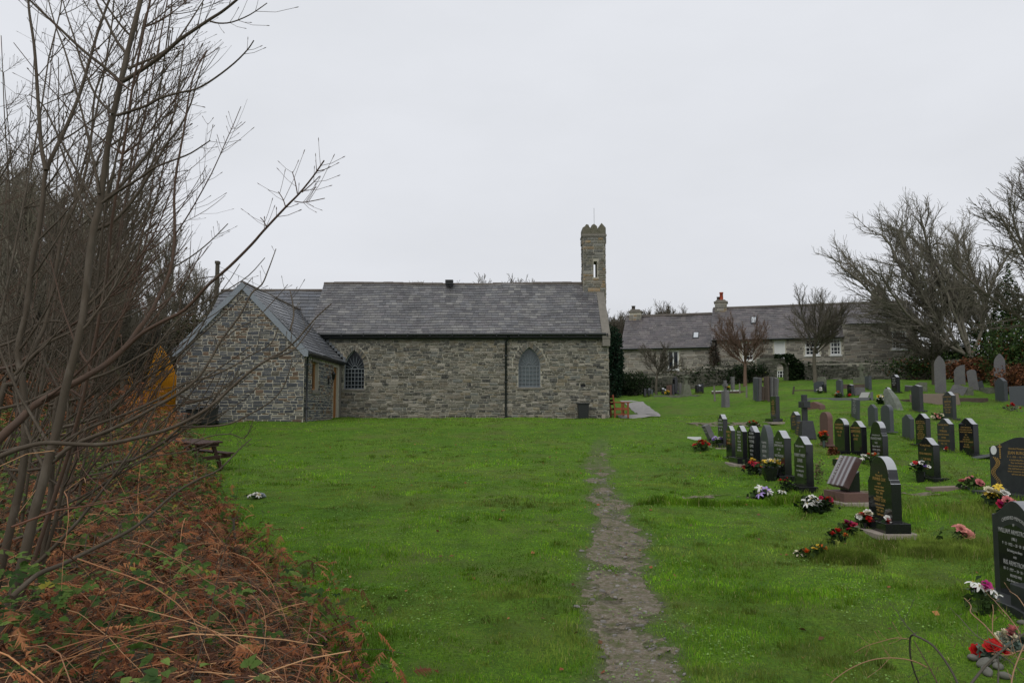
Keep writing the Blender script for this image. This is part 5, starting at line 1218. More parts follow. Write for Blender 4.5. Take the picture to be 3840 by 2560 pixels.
def outline(kind, w, hh):
    hw_ = w/2; o = [(-hw_, 0)]
    if kind == 'ogee':
        d = min(.13*w/.6, hh*.3)
        for i in range(0, 17): t = -1+i/8; o.append((hw_*t, hh-d+d*.5*(1+math.cos(math.pi*t))))
    elif kind == 'arch':
        d = .18*w/.6
        for i in range(0, 17): a = math.pi*(1-i/16); o.append((hw_*math.cos(a), hh-d+d*math.sin(a)))
    elif kind == 'round':
        s_ = hw_*.80; sh = hh-s_*.92-.03
        o += [(-hw_, sh-.05), (-hw_+.02, sh-.045), (-hw_+.035, sh-.0), (-s_-.012, sh+.0)]
        for i in range(0, 17): a = math.pi*(1-i/16); o.append((s_*math.cos(a), sh+.03+s_*.92*math.sin(a)))
        o += [(s_+.012, sh), (hw_-.035, sh), (hw_-.02, sh-.045), (hw_, sh-.05)]
    elif kind == 'gothic':
        g_ = gothic(w, hh*.52, hh, 9); o = [(a, b) for a, b in g_]; return o
    elif kind == 'blunt':
        g_ = gothic(w, hh*.72, hh, 9); return g_
    elif kind == 'flat': o += [(-hw_, hh), (hw_, hh)]
    elif kind == 'gable': o += [(-hw_, hh*.93), (0, hh), (hw_, hh*.93)]
    elif kind == 'slope': o += [(-hw_, hh*.86), (-hw_*.2, hh), (hw_, hh*.97)]
    elif kind == 'broken': o += [(-hw_, hh*.72), (-hw_*.5, hh*.9), (hw_*.2, hh*.98), (hw_, hh)]
    elif kind == 'wave': 
        for i in range(0, 17): t = -1+i/8; o.append((hw_*t, hh-.09+.09*math.sin((t+.35)*2.2)))
    o.append((hw_, 0)); 
    return o
LET = {'g': M['gold'], 's': M['silver']}
def place(px, base, W_, rz=-90):
    p = hit(px, base); q = Vector((p.x, p.y+W_*.35, 0)); q.x = p.x*q.y/p.y; q.z = tz(q.x, q.y)
    return q, p.y
GRV = []
def grave(px, base, top, label, kind='ogee', m='granite', W_=.56, T_=.10, plinth=1, pw=None, found=0, lines=None, lc='g', rz=-90, tilt=(0, 0), group=None, name='headstone', batter=0, lz=None, cat='headstone'):
    q, Yn = place(px, base, W_); GRV.append((q, W_, T_, plinth, pw)); sc = math.sqrt(1+(q.x/q.y)**2*0)
    total = (base-top)/FL*Yn*1.004
    root = thing(name, q, label, cat, group, R(rz), tilt)
    z = -.02; fh = 0
    if found:
        mb = MB(); mb.box((0, -.06, .012), (W_*found, .42*1.1, .07)); mb.build('foundation', M['concrete'], root, bevel=.006); z = .045
    ph = .0
    if plinth:
        ph = .10 if plinth == 1 else plinth; pw_ = pw or W_*1.28
        mb = MB(); mb.box((0, -.05, z+ph/2), (pw_, T_+.20, ph)); mb.build('plinth', M[m], root, bevel=.004)
    zs = z+ph-(.0 if plinth else .06)
    hh = total-zs-(.02 if not plinth else 0)
    O = outline(kind, W_, hh)
    mb = MB(); mb.prism([O], lambda u, v, t: (u*(1-batter*v), t+batter*v*.3, zs+v), -T_/2, T_/2)
    st = mb.build('stone', M[m], root, bevel=.005, recalc=True)
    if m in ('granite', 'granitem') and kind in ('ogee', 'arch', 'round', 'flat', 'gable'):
        st.data.materials.append(M['skytop'])  # upward faces get the sky reflection as a painted pale colour
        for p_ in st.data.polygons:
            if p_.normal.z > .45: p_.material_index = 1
    if lines:
        y = -T_/2-.002; z0_ = lz or (zs+hh*.80); dz = min(.085, hh*.66/len(lines))
        for ln in lines:
            s_, f = ln if isinstance(ln, tuple) else (ln, 1.0)
            size = min(dz*.80*f, W_*1.45/max(len(s_), 4)*1.0)
            text(root, s_, size, 0, z0_, LET[lc], y); z0_ -= dz*(.55+.45*f)
    return root
L1 = ['IN LOVING MEMORY', 'OF', ('DAVIES', 1.4), 'A DEAR HUSBAND', 'AND FATHER', '1924 - 2004']
SG = 'black granite headstones standing in rows'
# ---- front row, far to near
grave(2678, 1668, 1590, 'dark slanted book-shaped tablet leaning left at the far end of the front row', 'flat', 'slategrave', .42, .14, plinth=.06, tilt=(R(24), 0), name='tablet', cat='memorial tablet', lines=['IN LOVING', 'MEMORY'], lc='s')
grave(2712, 1686, 1557, 'tall narrow black headstone with a pansy trough at its foot, farthest of the front row', 'ogee', 'granite', .55, .12, plinth=.12, pw=.72, found=1.5, lines=['IN LOVING', ('MEMORY OF', 1.2), 'A DEAR FATHER', '1931 - 2006'], lc='s')
grave(2742, 1724, 1601, 'slim black headstone with brownish gold lettering, second upright stone of the front row', 'ogee', 'granite', .50, .10, plinth=.07, pw=.9, lines=['IN MEMORY OF', ('REES', 1.3), '1919 - 2001', 'AT REST'])
grave(2783, 1747, 1600, 'black headstone with an engraved arch emblem on a thick plinth, third of the front row', 'ogee', 'granite', .58, .11, plinth=.13, pw=.75, found=1.4, lines=[('TREASURED', 1), ('MEMORIES OF', 1), ('JAMES', 1.4), '1928 - 2003', 'A LOVING', 'HUSBAND', 'AND FATHER'], lc='s')
grave(2830, 1756, 1602, 'black headstone with close pale lettering, fourth of the front row', 'ogee', 'granite', .60, .11, plinth=.09, pw=.9, lines=['IN LOVING', ('MEMORY OF', 1.2), ('THOMAS', 1.4), ('LEWIS', 1.4), 'REST IN', 'PEACE'], lc='s')
grave(2880, 1775, 1599, 'grey headstone with a pointed gothic top between black stones in the front row', 'gothic', 'granitg', .60, .13, plinth=.08, lines=['IN LOVING', ('JOHN', 1.4), ('BRYAN', 1.4), ('EVANS', 1.2), '1931 - 2005', 'A DEAR HUSBAND', 'AND FATHER'], lc='s', lz=.62)
grave(2937, 1803, 1621, 'black headstone with silver lettering behind the yellow pansy bowl, sixth of the front row', 'ogee', 'granite', .66, .14, plinth=.12, pw=.92, lines=['+', 'In loving memory of', ('DAVID MORTON', 1.4), '1921 - 2001', 'and', ('ALICE MORTON', 1.4), '1924 - 1996', 'Reunited', 'At rest'], lc='s')
grave(3017, 1846, 1643, 'tall black headstone with a scrolled emblem above silver lettering, nearest of the straight front row', 'ogee', 'granite', .62, .13, plinth=.12, pw=.74, lines=['Loving memories', 'of', ('ROBERT HARDY', 1.4), ('DAVIS', 1.4), 'a dear husband and father', 'born 10th July 1931', 'AT PEACE'], lc='s')
# large COX stone
g_cox = grave(3322, 2008, 1725, 'large black headstone with rounded shouldered top and gold lettering naming FRANKIE COX', 'round', 'granite', .72, .13, plinth=.13, pw=.98, found=1.5, lines=['In', ('Memory Of', 1.3), ('FRANKIE COX', 1.8), 'PADDY', 'a very dear husband', 'father and grandfather', ('1923 - 2007', 1.3), 'Reunited with', ('VIOLET COX', 1.8), 'a loving wife, mother', 'and grandmother', ('1923 - 2011', 1.3), 'Together again'], lz=.80)
for o in g_cox.children:
    if o.name.startswith('foundation'): o.scale = (1.0, 1.15, 1)
# ARMSTRONG stone
q = Vector((4.80, 7.9, 0)); q.z = tz(q.x, q.y)
arm = thing('headstone', q, 'big dark granite headstone at the right edge reading CHERISHED MEMORIES OF WILLIAM ARMSTRONG', 'headstone', None, R(-91))
Wd, hh = .74, 0.96
mb = MB(); mb.prism([outline('ogee', Wd, hh-.05)], lambda u, v, t: (u, t, .05+v), -.075, .075); st = mb.build('stone', M['granitem'], arm, bevel=.006, recalc=True); st.data.materials.append(M['skytop2'])  # top faces below take the painted grey sky sheen
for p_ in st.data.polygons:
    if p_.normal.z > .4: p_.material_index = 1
def panel(u0, u1, v0, v1):
    o = [(u0, v0), (u0, v1-.10)]+[(u0+(u1-u0)*i/10, v1-.10+.10*math.sin(math.pi*i/10)) for i in range(1, 10)]+[(u1, v1-.10), (u1, v0)]; return o
mb = MB(); mb.prism([panel(-.27, .27, .06, hh-.22)], lambda u, v, t: (u, t, v), -.0775, -.070); mb.build('polished_panel', M['granite'], arm, recalc=True)
mb = MB(); mb.prism([[(-.52, -.02), (.52, -.02), (.52, .05), (.36, .065), (-.36, .065), (-.52, .05)]], lambda u, v, t: (u, t, v), -.33, .13); mb.build('plinth', M['granitem'], arm, bevel=.006, recalc=True)
mb = MB(); mb.cbox(.28, .52, -.30, -.10, .05, .26); mb.build('vase_block', M['granitem'], arm, bevel=.006)
zt_ = hh-.15
text(arm, 'Cherished Memories'.upper(), .046, 0, zt_-.01, M['silver'], -.0775, rot='ARC', xs=.86)
for s_, sz, dz in (('OF', .036, .075), ('WILLIAM ARMSTRONG', .062, .070), ('( BILL )', .036, .062), ('9 · 12 · 1922 — 20 · 10 · 2005', .040, .056), ('Be loving you always', .036, .058), ('AND', .030, .055), ('IRIS ARMSTRONG', .062, .062), ('10 · 7 · 1927 — 10 · 10 · 2008', .040, .062), ('BELOVED WIFE', .034, .052), ('Both always remembered', .036, .050)):
    zt_ -= dz; text(arm, s_, sz, 0, zt_, M['silver'], -.0805, xs=.80)
# JEAN stone (wave top, oval cameo, gold vine)
q = hit(3760, 1880); q = Vector((q.x+.28, q.y+.05, 0)); q.z = tz(q.x, q.y)
je = thing('headstone', q, 'wide dark headstone with wavy top, white oval cameo and gold vine, right edge', 'headstone', None, R(-70))
hh = (1875-1637)/FL*q.y
mb = MB(); mb.prism([outline('wave', .86, hh-.13)], lambda u, v, t: (u, t, .12+v), -.07, .07); mb.build('stone', M['granitem'], je, bevel=.006, recalc=True)
mb = MB(); mb.cbox(-.62, .62, -.30, .14, -.02, .13); mb.build('plinth', M['granitem'], je, bevel=.006)
mb = MB(); mb.prism([[(-.34+.055*math.cos(a), hh-.24+.075*math.sin(a)) for a in np.linspace(0, 6.28, 17)[:-1]]], lambda u, v, t: (u, t, v), -.082, -.072); mb.build('cameo', M['white'], je, recalc=True)
mb = MB()
for k in range(60):
    t = k/59; u = -.35+.05*math.sin(t*9)+.03*(k % 3); v = hh-.36-(hh-.58)*t; s_ = .008*(1.3-t*.5); a = k*2.1
    mb.prism([[(u+s_*math.cos(a+b)*(1.6 if i % 2 == 0 else .7), v+s_*math.sin(a+b)*(1.6 if i % 2 == 0 else .7)) for i, b in enumerate(np.linspace(0, 6.28, 7)[:-1])]], lambda u, v, t: (u, t, v), -.076, -.0705)
for k in range(8): mb.cbox(-.235, -.215, -.076, -.0705, hh-.16-k*.03, hh-.14-k*.03)
mb.cbox(-.26, -.19, -.077, -.0705, hh-.185, hh-.17)
mb.build('gold_vine', M['gold'], je, recalc=True)
zt_ = hh-.20
for s_, sz, dz in (('Cherished Memories Of', .04, 0), ('JEAN BURGIN', .070, .070), ('9 - 2 - 1930 — 14 - 9 - 2006', .040, .066), ('A dearly loving Mam, Nan', .036, .050), ('Sister and friend to all', .036, .046), ('Those we love never go away', .036, .048), ('they walk beside us every day', .036, .046), ('unseen unheard but always near', .036, .046), ('still loved still missed', .036, .046)):
    zt_ -= dz; text(je, s_, sz, .10, zt_, M['gold'], -.0725, xs=.85)
# middle block
grave(3487, 1800, 1647, 'black headstone with gold lettering rising behind a pot of red and white pansies', 'ogee', 'granite', .62, .13, plinth=.07, pw=1.15, lines=['In Loving Memory', 'of', ('FIONA MARIE KING', 1.6), 'A DEAR WIFE', '1941 - 2001', 'At Rest'])
grave(3464, 1675, 1554, 'black headstone crowded with bright gold lettering from top to foot', 'ogee', 'granite', .60, .13, plinth=.07, pw=1.0, lines=['+', 'IN LOVING MEMORY OF', ('WILLIAM JOHN THOMAS', 1.5), 'DEARLY LOVED', 'HUSBAND OF MARY', 'DIED 7TH JUNE 1998', 'ALSO MARY', 'BELOVED WIFE', ('DIED 4TH MAY 2004', 1.2), 'AND OF THEIR SON', 'NEVER FORGOTTEN'])
grave(3406, 1653, 1555, 'plain grey headstone seen from behind, no lettering, left of the gold-lettered stone', 'ogee', 'granitg', .50, .12, plinth=0, tilt=(0, R(4)))
grave(3550, 1698, 1572, 'dull black headstone with faint lettering and a red flower at its left foot', 'ogee', 'granitem', .62, .12, plinth=.05, pw=.95, lines=['IN LOVING MEMORY', 'OF', ('MORGAN', 1.3), 'A BELOVED HUSBAND', 'FATHER', 'AND GRANDFATHER', '1920 - 1999'], lc='g')
grave(3636, 1707, 1571, 'black headstone with wide-spaced gold lettering, rightmost of the middle row', 'ogee', 'granite', .66, .13, plinth=.05, pw=1.1, lines=['+', 'LOVING MEMORIES OF', 'A DEAR HUSBAND AND FATHER', ('WILLIAM HENRY HANDLEY', 1.4), 'BILL', '1922 - 1996', 'ALSO HIS WIFE', ('DOROTHY MAY HANDLEY', 1.4), '1927 - 2005', 'REST IN PEACE'])
grave(3101, 1671, 1548, 'reddish brown arched headstone beside orange-red flowers', 'arch', 'redstone', .60, .14, plinth=.04, pw=1.1)
grave(3160, 1706, 1573, 'black arched headstone with very faint lettering, next right of the reddish brown one', 'arch', 'granite', .64, .13, plinth=.11, pw=.8, lines=['IN MEMORY OF', ('PRITCHARD', 1.3), '1930 - 2001', 'PEACE'])
grave(3222, 1720, 1583, 'black headstone with a peaked top and short dim gold lettering, between two other black stones', 'ogee', 'granite', .66, .13, plinth=.05, pw=1.2, lines=['IN LOVING MEMORY', ('DEWI EVANS', 1.4), '1921 - 2003', 'AT REST'])
grave(3299, 1737, 1585, 'black round-topped shouldered headstone with silver lettering and flowers at its foot', 'round', 'granite', .66, .13, plinth=.10, pw=.8, lines=['In loving Memory of', ('FRANCES MARY', 1.4), 'NAN', 'Beloved wife of', 'HENRY LEWIS', '1929 - 2002', 'At Peace'], lc='s', lz=.62)
grave(2908, 1590, 1489, 'black flat-topped headstone covered in gold lettering on a brown concrete footing', 'flat', 'granite', .58, .13, plinth=.11, pw=.85, found=1.7, lines=['IN LOVING', ('MEMORY OF', 1.3), ('MARGARET', 1.3), 'AND', ('WILLIAM', 1.3), 'ALSO THEIR', 'DAUGHTER ANN', 'AND SON JOHN', 'REST IN PEACE'])
grave(2987, 1630, 1544, 'narrow black headstone tilted slightly left of the black cross', 'ogee', 'granitem', .58, .13, plinth=0, tilt=(0, R(-5)), lines=['IN MEMORY', 'OF', 'MARTIN', '1933 - 1999'])
# black cross on tapered pedestal
q, Yn = place(3020, 1646, .5); rt = thing('cross_memorial', q, 'black granite cross on a tapered black pedestal with gold lettering', 'cross', None, R(-90)); k_ = Yn/FL
hp = (1646-1578)*k_; ht = (1646-1483)*k_
mb = MB(); mb.prism([[(-.34, 0), (.34, 0), (.26, hp), (-.26, hp)]], lambda u, v, t: (u, t*(1-.28*v/hp), v-.02), -.22, .22); mb.build('pedestal', M['granitem'], rt, bevel=.01, recalc=True)
mb = MB(); mb.cbox(-.07, .07, -.07, .07, hp-.03, ht); mb.cbox(-.24, .24, -.095, .095, (1646-1532)*k_, (1646-1508)*k_); mb.build('cross', M['granitem'], rt, bevel=.008)
for i_, s_ in enumerate(['IN MEMORY', 'OF', 'GEORGE', 'BEVAN', 'AND', 'ELSIE MAY', 'REUNITED']): text(rt, s_, .05, 0, hp-.08-i_*.075, M['gold'], -.19-.012*i_+.0)
# reddish low wedge stone
q, Yn = place(3060, 1537, .6); rt = thing('kerb_stone', q, 'low reddish brown wedge-topped block right of the black cross', 'grave marker', None, R(-55))
mb = MB(); mb.prism([[(-.36, -.03), (.36, -.03), (.30, .20), (.0, .33), (-.30, .26)]], lambda u, v, t: (u, t, v), -.17, .17); mb.build('block', M['redstone'], rt, bevel=.01, recalc=True)
grave(3208, 1577, 1496, 'thin dark headstone with close pale lettering leaning right, below the open-book grave', 'flat', 'granitg', .50, .09, plinth=0, tilt=(0, R(7)), lines=['IN LOVING', 'MEMORY', 'OF A', 'DEAR SON', 'AND', 'BROTHER', '1955 - 1979', 'AT REST'], lc='s', lz=.70)
grave(3275, 1605, 1519, 'grey round-shouldered headstone with a dark inset panel, left of a matching pair', 'ogee', 'granitg', .52, .10, plinth=.03)
grave(3329, 1623, 1522, 'grey arched headstone with a dark inset panel, right of a matching pair', 'arch', 'granitg', .62, .12, plinth=.04, pw=.95)
q, Yn = place(3352, 1540, .5); rt = thing('standing_stone', q, 'rough pale green-grey standing stone leaning left with a flower wreath beside it', 'standing stone', None, R(-75), (0, R(-4)))
mb = MB(); vs = []; hs_ = (1542-1458)*Yn/FL
prof = [(-.24, -.05, .34, .13), (-.30, .25*hs_, .26, .13), (-.36, .55*hs_, .14, .12), (-.38, .82*hs_, -.04, .10), (-.34, hs_*.97, -.16, .08), (-.30, hs_, -.22, .06)]
for (a, z_, b, t) in prof: vs += [(a, -t, z_), (b, -t*.9, z_*.99), (b+.02, t, z_*.97), (a+.02, t, z_)]
fs = [(i*4+j, i*4+(j+1) % 4, i*4+4+(j+1) % 4, i*4+4+j) for i in range(5) for j in range(4)]+[(20, 21, 22, 23)]
mb.add(vs, fs); o = mb.build('boulder', mat('pale_rough_stone', (.16, .175, .15), .95, .1, noise=(9, .6, (.24, .255, .235)), noise2=(3, .5, (.09, .10, .07)), bump=(12, .9, .05)), rt, bevel=.02, recalc=True)
grave(3331, 1515, 1452, 'black headstone half hidden behind the rough standing stone', 'ogee', 'granite', .55, .12, plinth=0)
grave(3442, 1546, 1446, 'black peaked headstone with a small white pot on its plinth, before the tan grave slab', 'gable', 'granitem', .60, .14, plinth=.07, pw=.95)
grave(3563, 1577, 1472, 'black peaked headstone with gold lettering low on its face, cream flowers at left', 'ogee', 'granitem', .62, .13, plinth=.07, pw=.9, lines=['IN LOVING MEMORY', 'OF', ('GRIFFITHS', 1.4), 'DEAR WIFE', 'ALSO HUSBAND', '1918 - 1988', '1920 - 2000'], lc='g')
grave(3360, 1474, 1407, 'black headstone with pale lettering standing alone near the far wall', 'ogee', 'granite', .62, .16, plinth=.05, lines=['IN MEMORY', 'OF A DEAR', 'MOTHER', 'AND FATHER', 'AT REST'], lc='s')
grave(3150, 1489, 1425, 'grey headstone with a rectangular emblem and bright flowers behind the long grey kerb', 'gable', 'granitg', .60, .12, plinth=.03)
grave(3191, 1489, 1441, 'short black headstone with a candle jar at its foot behind the long grey kerb', 'gable', 'granite', .50, .14, plinth=0)
grave(3257, 1464, 1411, 'narrow dark headstone with a white top edge behind the open-book memorial', 'flat', 'granitg', .5, .14, plinth=0)
grave(3219, 1490, 1452, 'low pale grey slanting headstone between the black stone and the open book', 'slope', 'slategrave', .62, .10, plinth=0, rz=-30, tilt=(0, 0))
def box_thing(name, label, cat, px, py, dims, m, rz=0, zoff=0, parts=None, bevel=.01):
    p = hit(px, py); q = Vector((p.x, p.y+dims[1]*.4, 0)); q.x = p.x*q.y/p.y; q.z = tz(q.x, q.y); rt = thing(name, q, label, cat, None, R(rz)); return rt, q
# long grey kerbed grave with open book
def kerb(px0, px1, py, label, m, depth, hgt, book=False, white=False):
    a = hit(px0, py); b = hit(px1, py-2); d = Vector((b.x-a.x, b.y-a.y)); L = d.length; rt = thing('kerbed_grave', (a.x, a.y, a.z), label, 'grave', None, math.atan2(d.y, d.x))
    mb = MB(); t = .12
    for (x0, x1, y0, y1) in ((0, L, 0, t), (0, L, depth-t, depth), (0, t, t, depth-t), (L-t, L, t, depth-t)):
        mb.cbox(x0, x1, y0, y1, -.2, hgt)
    mb.build('kerb', M[m], rt, bevel=.008)
    if book:
        mb = MB(); x = L-.55
        mb.prism([[(x, hgt), (x+.42, hgt), (x+.52, hgt+.26), (x+.14, hgt+.26)]], lambda u, v, t_: (u, t_, v), .06, .16)
        mb.prism([[(x+.43, hgt-.15), (x+.62, hgt-.15), (x+.62, hgt+.27), (x+.54, hgt+.27)]], lambda u, v, t_: (u, t_, v), .0, .5); mb.build('book', M['greykerb'], rt, bevel=.006, recalc=True)
        mb = MB(); mb.add([(x+.02, .045, hgt+.01), (x+.40, .045, hgt+.01), (x+.50, .055, hgt+.25), (x+.14, .055, hgt+.25)], [(0, 1, 2, 3)]); mb.build('page', M['silver'], rt)
    if white:
        mb = MB(); g2 = random.Random(3)
        for k in range(70): s_ = g2.uniform(.04, .08); mb.box((g2.uniform(0, L), g2.uniform(.0, .14), hgt+.02), (s_, s_, s_*.8), None, Matrix.Rotation(g2.random()*3, 3, 'Z'))
        mb.build('chippings', M['white'], rt, bevel=.01)
    return rt
kerb(3027, 3268, 1505, 'long grey granite kerbed grave with an open stone book at its right end', 'greykerb', .9, .16, book=True)
kerb(3400, 3470, 1507, 'tan stone kerb in front of the leaning slanted book left of the tan slab', 'brownkerb', .9, .12)
kerb(3588, 3707, 1508, 'long dark brown kerbed grave right of the peaked black headstone', 'brownkerb', 1.0, .20)
kerb(2978, 3058, 1466, 'mossy low stone kerb at the foot of the spreading bare tree', 'brownkerb', 1.6, .06)
kerb(2668, 2768, 1476, 'brown kerbed grave edged with white chippings and a yellow flower', 'brownkerb', 1.2, .12, white=True)
kerb(3163, 3252, 1456, 'double brown stone kerb around the grey cross near the wall', 'brownkerb', 1.4, .22)
kerb(2452, 2612, 1491, 'low rubble kerb around the group of small dark headstones by the wall', 'mossstone', 2.4, .14)
# tan slab
a = hit(3462, 1520); b = hit(3538, 1517); rt = thing('grave_slab', a, 'big flat pinkish tan ledger slab lying between two black headstones', 'grave slab', None, 0)
mb = MB(); L = (b-a).length*1.55; mb.prism([[(0, -.1), (L, -.1), (L-.1, .52), (.0, .50)]], lambda u, v, t: (u-.1+t*.2, t, v*1.0), 0, 1.7); mb.build('slab', M['tan'], rt, bevel=.015, recalc=True)
grave(3528, 1474, 1333, 'tall pale slate headstone with a pointed top and round carved emblem, nearest the leaning tree', 'blunt', 'slategrave', .50, .12, plinth=0, rz=-25)
grave(3749, 1462, 1325, 'tall weathered slate headstone with a rounded point at far right before the green bush', 'blunt', 'slategrave', .50, .12, plinth=0, rz=-25, tilt=(0, R(2)))
grave(3600, 1445, 1368, 'broken-topped purple-grey slate headstone behind a fallen slab', 'broken', 'slategrave', .52, .10, plinth=0, rz=-25)
grave(3583, 1484, 1438, 'fallen slate slab leaning to the right against a stump of stone', 'broken', 'slategrave', .62, .10, plinth=0, rz=-20, tilt=(R(-12), R(30)))
grave(3654, 1467, 1385, 'narrow arched slate headstone leaning left with a dark stone behind it', 'arch', 'slategrave', .42, .10, plinth=0, rz=-30, tilt=(0, R(-6)))
grave(3676, 1465, 1430, 'dark triangular stump of slate leaning behind the narrow arched headstone', 'broken', 'granitg', .42, .09, plinth=0, rz=-20, tilt=(0, R(-14)))
grave(3622, 1482, 1452, 'low ivy-grown stone stump right of the fallen slab', 'flat', 'mossstone', .6, .4, plinth=0, rz=-20)
grave(3757, 1510, 1418, 'dark grey headstone with a sloping white-edged top and small plinth near the right edge', 'ogee', 'granitg', .72, .16, plinth=.06)
grave(3833, 1535, 1447, 'broad blue-grey flat-topped headstone cut by the right edge', 'flat', 'granitg', .75, .12, plinth=0, rz=-35, tilt=(0, R(-2)))
grave(3413, 1469, 1445, 'small slanted pale tablet tilted left of the black peaked stone', 'flat', 'slategrave', .5, .10, plinth=0, rz=-30, tilt=(R(30), R(8)), name='tablet', cat='memorial tablet')
grave(3457, 1472, 1433, 'small mossy grey headstone at the foot of the leaning tree', 'slope', 'mossstone', .5, .14, plinth=0, rz=-30)
grave(3745, 1476, 1457, 'pale low table tomb behind the dark grey headstone near the right edge', 'flat', 'mossstone', 1.5, .8, plinth=0, rz=0, name='table_tomb', cat='tomb')
# grey cross on kerb near the wall and neighbours
q, Yn = place(3232, 1438, .4); rt = thing('cross_memorial', q, 'weathered grey stone cross on a block near the far wall', 'cross', None, R(-70)); k_ = Yn/FL
mb = MB(); mb.cbox(-.35, .35, -.3, .3, -.05, (1440-1418)*k_); mb.build('pedestal', M['mossstone'], rt, bevel=.02)
mb = MB(); mb.cbox(-.08, .08, -.07, .07, .2, (1440-1366)*k_); mb.cbox(-.22, .22, -.072, .072, (1440-1388)*k_, (1440-1378)*k_); mb.build('cross', M['mossstone'], rt, bevel=.015)
grave(3242, 1424, 1398, 'stubby mossy headstone right behind the grey cross', 'gable', 'mossstone', .6, .14, plinth=0)
grave(3071, 1471, 1430, 'dark headstone with white flowers leaning at the spreading tree', 'slope', 'granitg', .55, .12, plinth=0, rz=-60)
grave(3083, 1470, 1413, 'taller greenish slate behind the white flowers by the spreading tree', 'arch', 'mossstone', .5, .10, plinth=0, rz=-60)
grave(3090, 1473, 1441, 'short black headstone just right of the white flowers by the spreading tree', 'flat', 'granite', .42, .12, plinth=0)
# slate cluster
grave(2840, 1506, 1416, 'leftmost tall leaning slate of the dark slate cluster, moss along its top', 'flat', 'slategrave', .60, .12, plinth=0, rz=-76, tilt=(0, R(5)))
grave(2834, 1506, 1418, 'dark slate standing edge-on against the leftmost tall slate', 'flat', 'granitg', .6, .10, plinth=0, rz=-90, tilt=(0, R(5)))
grave(2860, 1506, 1449, 'short reddish slate leaning between the two tall pairs of slates', 'flat', 'brownkerb', .34, .08, plinth=0, rz=-76, tilt=(0, R(7)))
grave(2876, 1509, 1412, 'thin upright brownish slate edge-on, left of the right-hand pair', 'flat', 'brownkerb', .6, .08, plinth=0, rz=-88)
grave(2888, 1509, 1414, 'middle slate of the right-hand trio under the yellow-green plant', 'flat', 'slategrave', .6, .08, plinth=0, rz=-84, tilt=(0, R(3)))
grave(2903, 1509, 1415, 'rightmost tall slate leaning right behind the gold-lettered black stone', 'slope', 'slategrave', .5, .10, plinth=0, rz=-76, tilt=(0, R(8)))
grave(2902, 1462, 1424, 'dark slate behind the right-hand trio of slates', 'flat', 'granitg', .6, .1, plinth=0, rz=-80, tilt=(0, R(6)))
# edge-on cross
q, Yn = place(2721, 1530, .4); rt = thing('cross_memorial', q, 'grey slate cross seen edge-on on a tall tapering block, alone on the lawn', 'cross', None, R(-84)); k_ = Yn/FL
mb = MB(); mb.prism([[(-.30, -.05), (.30, -.05), (.26, (1530-1466)*k_), (-.26, (1530-1466)*k_)]], lambda u, v, t: (u, t*(1-.1*v), v), -.11, .11); mb.build('pedestal', M['slategrave'], rt, bevel=.01, recalc=True)
mb = MB(); mb.cbox(-.07, .07, -.06, .06, .4, (1530-1427)*k_); mb.cbox(-.22, .22, -.062, .062, (1530-1450)*k_, (1530-1440)*k_); mb.build('cross', M['slategrave'], rt, bevel=.01)
# far left group by the wall
for (px, b_, t_, kd, m_, lb) in ((2418, 1488, 1457, 'flat', 'granite', 'small black headstone farthest left by the churchyard wall'), (2434, 1487, 1455, 'arch', 'granitg', 'small dark green-grey headstone right of the farthest left one'), (2443, 1488, 1460, 'flat', 'granitg', 'lowest small grey headstone of the pair beside the small bare tree trunk'),
        (2486, 1481, 1453, 'ogee', 'granite', 'small black headstone just right of the small bare tree trunk'), (2496, 1479, 1458, 'ogee', 'granite', 'low black headstone behind the yellow flowers'), (2505, 1481, 1444, 'flat', 'redstone', 'black and brown headstone with a white top edge above the yellow flowers'),
        (2513, 1481, 1443, 'flat', 'redstone', 'brown headstone whose pale top edge touches its left neighbour'), (2523, 1480, 1440, 'flat', 'granite', 'dark headstone in the shade of the tallest black one by the wall'), (2551, 1481, 1437, 'flat', 'slategrave', 'narrow pale slate headstone left of the grey pedestal cross'),
        (2614, 1478, 1443, 'flat', 'granite', 'left black headstone of the trio right of the grey pedestal cross'), (2623, 1477, 1441, 'arch', 'granitem', 'middle headstone of the trio right of the grey pedestal cross'), (2632, 1477, 1439, 'flat', 'granite', 'right black headstone of the trio right of the grey pedestal cross'),
        (2748, 1462, 1412, 'flat', 'slategrave', 'dark slate post-like headstone behind the white-edged grave')):
    grave(px, b_, t_, lb, kd, m_, .42, .13, plinth=0)
q, Yn = place(2532, 1477, .4); k_ = Yn/FL; rt = thing('cross_memorial', q, 'tallest black polished memorial with a stepped white-edged top near the wall', 'memorial', None, R(-84))
mb = MB(); mb.cbox(-.24, .24, -.09, .09, -.05, (1477-1420)*k_); mb.cbox(-.12, .12, -.07, .07, (1477-1420)*k_, (1477-1413)*k_); mb.build('stone', M['granite'], rt, bevel=.008)
mb = MB(); mb.cbox(-.34, .34, -.16, .16, -.05, .08); mb.build('plinth', M['granite'], rt, bevel=.008)
q, Yn = place(2573, 1482, .5); k_ = Yn/FL; rt = thing('cross_memorial', q, 'grey stone cross shaft on a broad tapered pedestal near the wall', 'cross', None, R(-84))
mb = MB(); mb.prism([[(-.28, -.1), (.28, -.1), (.20, (1482-1443)*k_), (-.20, (1482-1443)*k_)]], lambda u, v, t: (u, t*(1-.35*max(v, 0)/((1482-1443)*k_)), v), -.27, .27); mb.build('pedestal', M['mossstone'], rt, bevel=.015, recalc=True)
mb = MB(); mb.cbox(-.09, .09, -.085, .085, .5, (1482-1410)*k_); mb.cbox(-.22, .22, -.10, .10, (1482-1418)*k_, (1482-1409)*k_); mb.build('cross', M['mossstone'], rt, bevel=.015)
